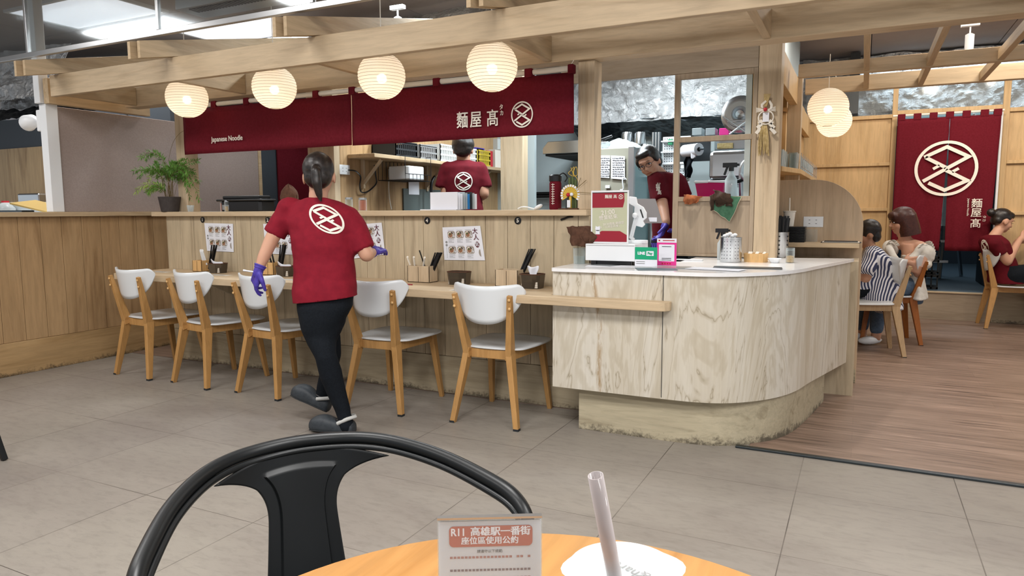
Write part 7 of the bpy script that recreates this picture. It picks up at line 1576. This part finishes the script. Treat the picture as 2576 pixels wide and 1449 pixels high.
arml = [('ch', [P(2240, 618, .10), P(2244, 668, .0), P(2276, 660, -.16)], [.045, .036, .026])]
hd = hand(None, None, None, P(2272, 660, -.20), SIDE * 1. + V((0, 0, .12)), DEEP * .6, V((0, 0, 1)), .98, .18)
hd2 = hand(None, None, None, P(2286, 672, -.24), SIDE * .9 + V((0, 0, -.25)), DEEP * .6, V((0, 0, 1)), .92, .35)
fuse('body', M['skin'], t, hp_ + hd + hd2 + armr + arml + [('ch', [P(2270, 585), P(2282, 612)], [.046, .055]), ('l', [(P(2284, 612), .13, .07), (P(2290, 635), .15, .09), (P(2296, 700), .115, .09), (hip, .11, .09)], sd4 * .6 + SIDE * .6, fw4 * .6 + DEEP * .6),
    ('ch', [P(2284, 612), P(2318, 622, -.08)], [.05, .052]), ('ch', [P(2282, 612), P(2246, 618, .08)], [.05, .045])] + [q for s_ in (-1, 1) for q in [('ch', [hip + sd4 * .07 * s_ + fw4 * .05 - V((0, 0, .01)), kn(s_), ft_(s_)], [.062, .055, .04])]], .009, 2)
face(t, L, R3)
sdm = (sd4 * .6 + SIDE * .6).normalized(); fwm = (DEEP).normalized()
fuse('blouse', M['blouse'], t, [('l', [(P(2284, 640), .145, .095), (P(2290, 660), .165, .115), (P(2300, 690), .158, .13), (P(2302, 725), .190, .165), (P(2302, 748), .205, .18)], sdm, fwm), ('e', P(2326, 640, -.10), (.085, .085, .095), None), ('e', P(2326, 665, -.12), (.062, .062, .045), None), ('e', P(2239, 628, .08), (.070, .070, .085), None), ('e', P(2241, 655, .03), (.048, .048, .04), None), ('ch', [P(2236, 625, .0), P(2262, 668, -.12), P(2290, 655, -.14), P(2318, 622, -.14)], [.03, .028, .03, .03])], .009, 2, disp=.009, dseed=12)
def frill(name, pts, w, m):
    pts = spline(pts, 10); n = len(pts)
    def fn(a, b_):
        i = min(int(a * (n - 1)), n - 2); f_ = a * (n - 1) - i; p = pts[i].lerp(pts[i + 1], f_); q = V((0, 0, 1)) * .5 + SIDE * .6 - DEEP * .6; return p + q.normalized() * w * b_ + (DEEP * .5 + SIDE * .5) * .018 * math.sin(a * 60) * b_
    return MB().grid(fn, 120, 3).build(name, M[m], t, smooth=True, solid=.002)
frill('frill', [P(2303, 628, -.15), P(2318, 614, -.16), P(2332, 612, -.14), P(2340, 625, -.12), P(2344, 642, -.12)], .035, 'blouse'); frill('frill', [P(2228, 618, .05), P(2236, 608, .02), P(2246, 608, .0), P(2256, 620, -.04)], .025, 'blouse')
fuse('jeans', M['denim'], t, [('l', [(P(2302, 738), .145, .12), (P(2300, 760), .155, .13)], sdm, fwm)] + [q for s_ in (-1, 1) for q in [('ch', [hip + sd4 * .07 * s_ + fw4 * .05 - V((0, 0, .01)), kn(s_), ft_(s_) + V((0, 0, .08))], [.082, .075, .055])]], .012, 2, disp=.003)
fuse('hair', M['hair_brown'], t, [('e', L(0, -.018, .036), (.094, .108, .096), R3), ('l', [(L(0, -.030, .05), .094, .094), (L(0, -.036, -.01), .102, .092), (L(0, -.040, -.08), .108, .094), (L(0, -.040, -.15), .110, .092)], R3 @ V((1, 0, 0)), R3 @ V((0, 1, 0))), ('e', L(0, .062, .064), (.070, .038, .038), R3)], .007, 3, disp=.003, dseed=3,
     cut=[(L(0, 0, -.128), -(R3 @ V((0, 0, 1))))])
for s_ in (-1, 1): h_ = ft_(s_); MB().ball(V((*(h_ + fw4 * .06).xy, .045)), (.12, .042, .038), 2, Matrix.Rotation(math.atan2(fw4.y, fw4.x), 3, 'Z')).build('shoe', M['white'], t, smooth=True)
# ---------------------------------------------------------------- seated staff member at right edge
D5 = 7.0; P = lambda px, py, d=0: at(px, py, D=D5 + d)
t = thing('person', 'seated staff member at right edge, hair in a bun, maroon t-shirt, looking at her hands', 'person', (P(2530, 720).x, P(2530, 720).y, 0))
fw5 = SIDE * .98 - DEEP * .1; sd5 = fw5.cross(V((0, 0, 1))).normalized()
hp_, L, R3 = head_parts(P(2522, 556), fw5 + V((0, 0, -.42)), V((0, 0, 1)) + SIDE * .28, 1.0)
hip = P(2532, 715); hip.z = .53
kn = lambda s_: hip + fw5 * .42 + sd5 * .09 * s_ + V((0, 0, .08 if s_ > 0 else .02)); ft_ = lambda s_: V((*(hip + fw5 * .46 + sd5 * .09 * s_).xy, .06))
h5 = hand(None, None, None, P(2566, 602, -.05), V((0, 0, .3)) + SIDE * .8, DEEP, V((0, 0, 1)), 1., .7); h6 = hand(None, None, None, P(2560, 606, .06), V((0, 0, .2)) + SIDE * .9, -DEEP, V((0, 0, 1)), 1., .7)
fuse('body', M['skin'], t, hp_ + h5 + h6 + [('ch', [P(2512, 578), P(2498, 600)], [.046, .055]), ('l', [(P(2494, 603), .12, .08), (P(2512, 640), .12, .09), (hip, .14, .12)], DEEP, SIDE), ('ch', [P(2500, 612, -.13), P(2534, 658, -.14), P(2566, 602, -.05)], [.052, .043, .027]), ('ch', [P(2498, 612, .13), P(2530, 650, .14), P(2560, 606, .06)], [.052, .040, .027])] + [q for s_ in (-1, 1) for q in [('ch', [hip + sd5 * .08 * s_, kn(s_), ft_(s_)], [.085, .06, .045])]], .0095, 2)
face(t, L, R3, closed=True)
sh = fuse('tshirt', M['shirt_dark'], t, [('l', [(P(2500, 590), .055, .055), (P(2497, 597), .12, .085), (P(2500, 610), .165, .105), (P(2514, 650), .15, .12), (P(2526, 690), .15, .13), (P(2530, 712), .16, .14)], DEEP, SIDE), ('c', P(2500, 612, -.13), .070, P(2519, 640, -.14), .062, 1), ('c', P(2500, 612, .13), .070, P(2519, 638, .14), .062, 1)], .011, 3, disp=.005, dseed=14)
decal(t, sh, emblem(.16), 6.7, (2478, 622), (9, 2), (-3, -19), M['cream'])
fuse('hair', M['hair'], t, [('e', L(0, -.022, .036), (.080, .096, .088), R3), ('e', L(0, -.055, -.012), (.070, .050, .056), R3), ('e', L(0, .030, .070), (.064, .055, .040), R3), ('e', L(0, -.135, .035), (.040, .042, .040), R3)], .008, 2, disp=.004)
for x_ in (-.080, .080): MB().ball(L(x_, -.004, -.012), (.008, .020, .031), 2, R3).build('ear', M['skin'], t, smooth=True)
fuse('trousers', M['pants'], t, [('l', [(hip + V((0, 0, .10)), .14, .13), (hip, .15, .14)], DEEP, SIDE)] + [q for s_ in (-1, 1) for q in [('ch', [hip + sd5 * .08 * s_, kn(s_), ft_(s_) + V((0, 0, .02))], [.095, .078, .06])]], .013, 2)
for s_ in (-1, 1): h_ = ft_(s_) - fw5 * .07; MB().ball(V((*(h_ + fw5 * .10).xy, .045)), (.13, .045, .038), 2, Matrix.Rotation(math.atan2(fw5.y, fw5.x), 3, 'Z')).build('shoe', M['black'], t, smooth=True)
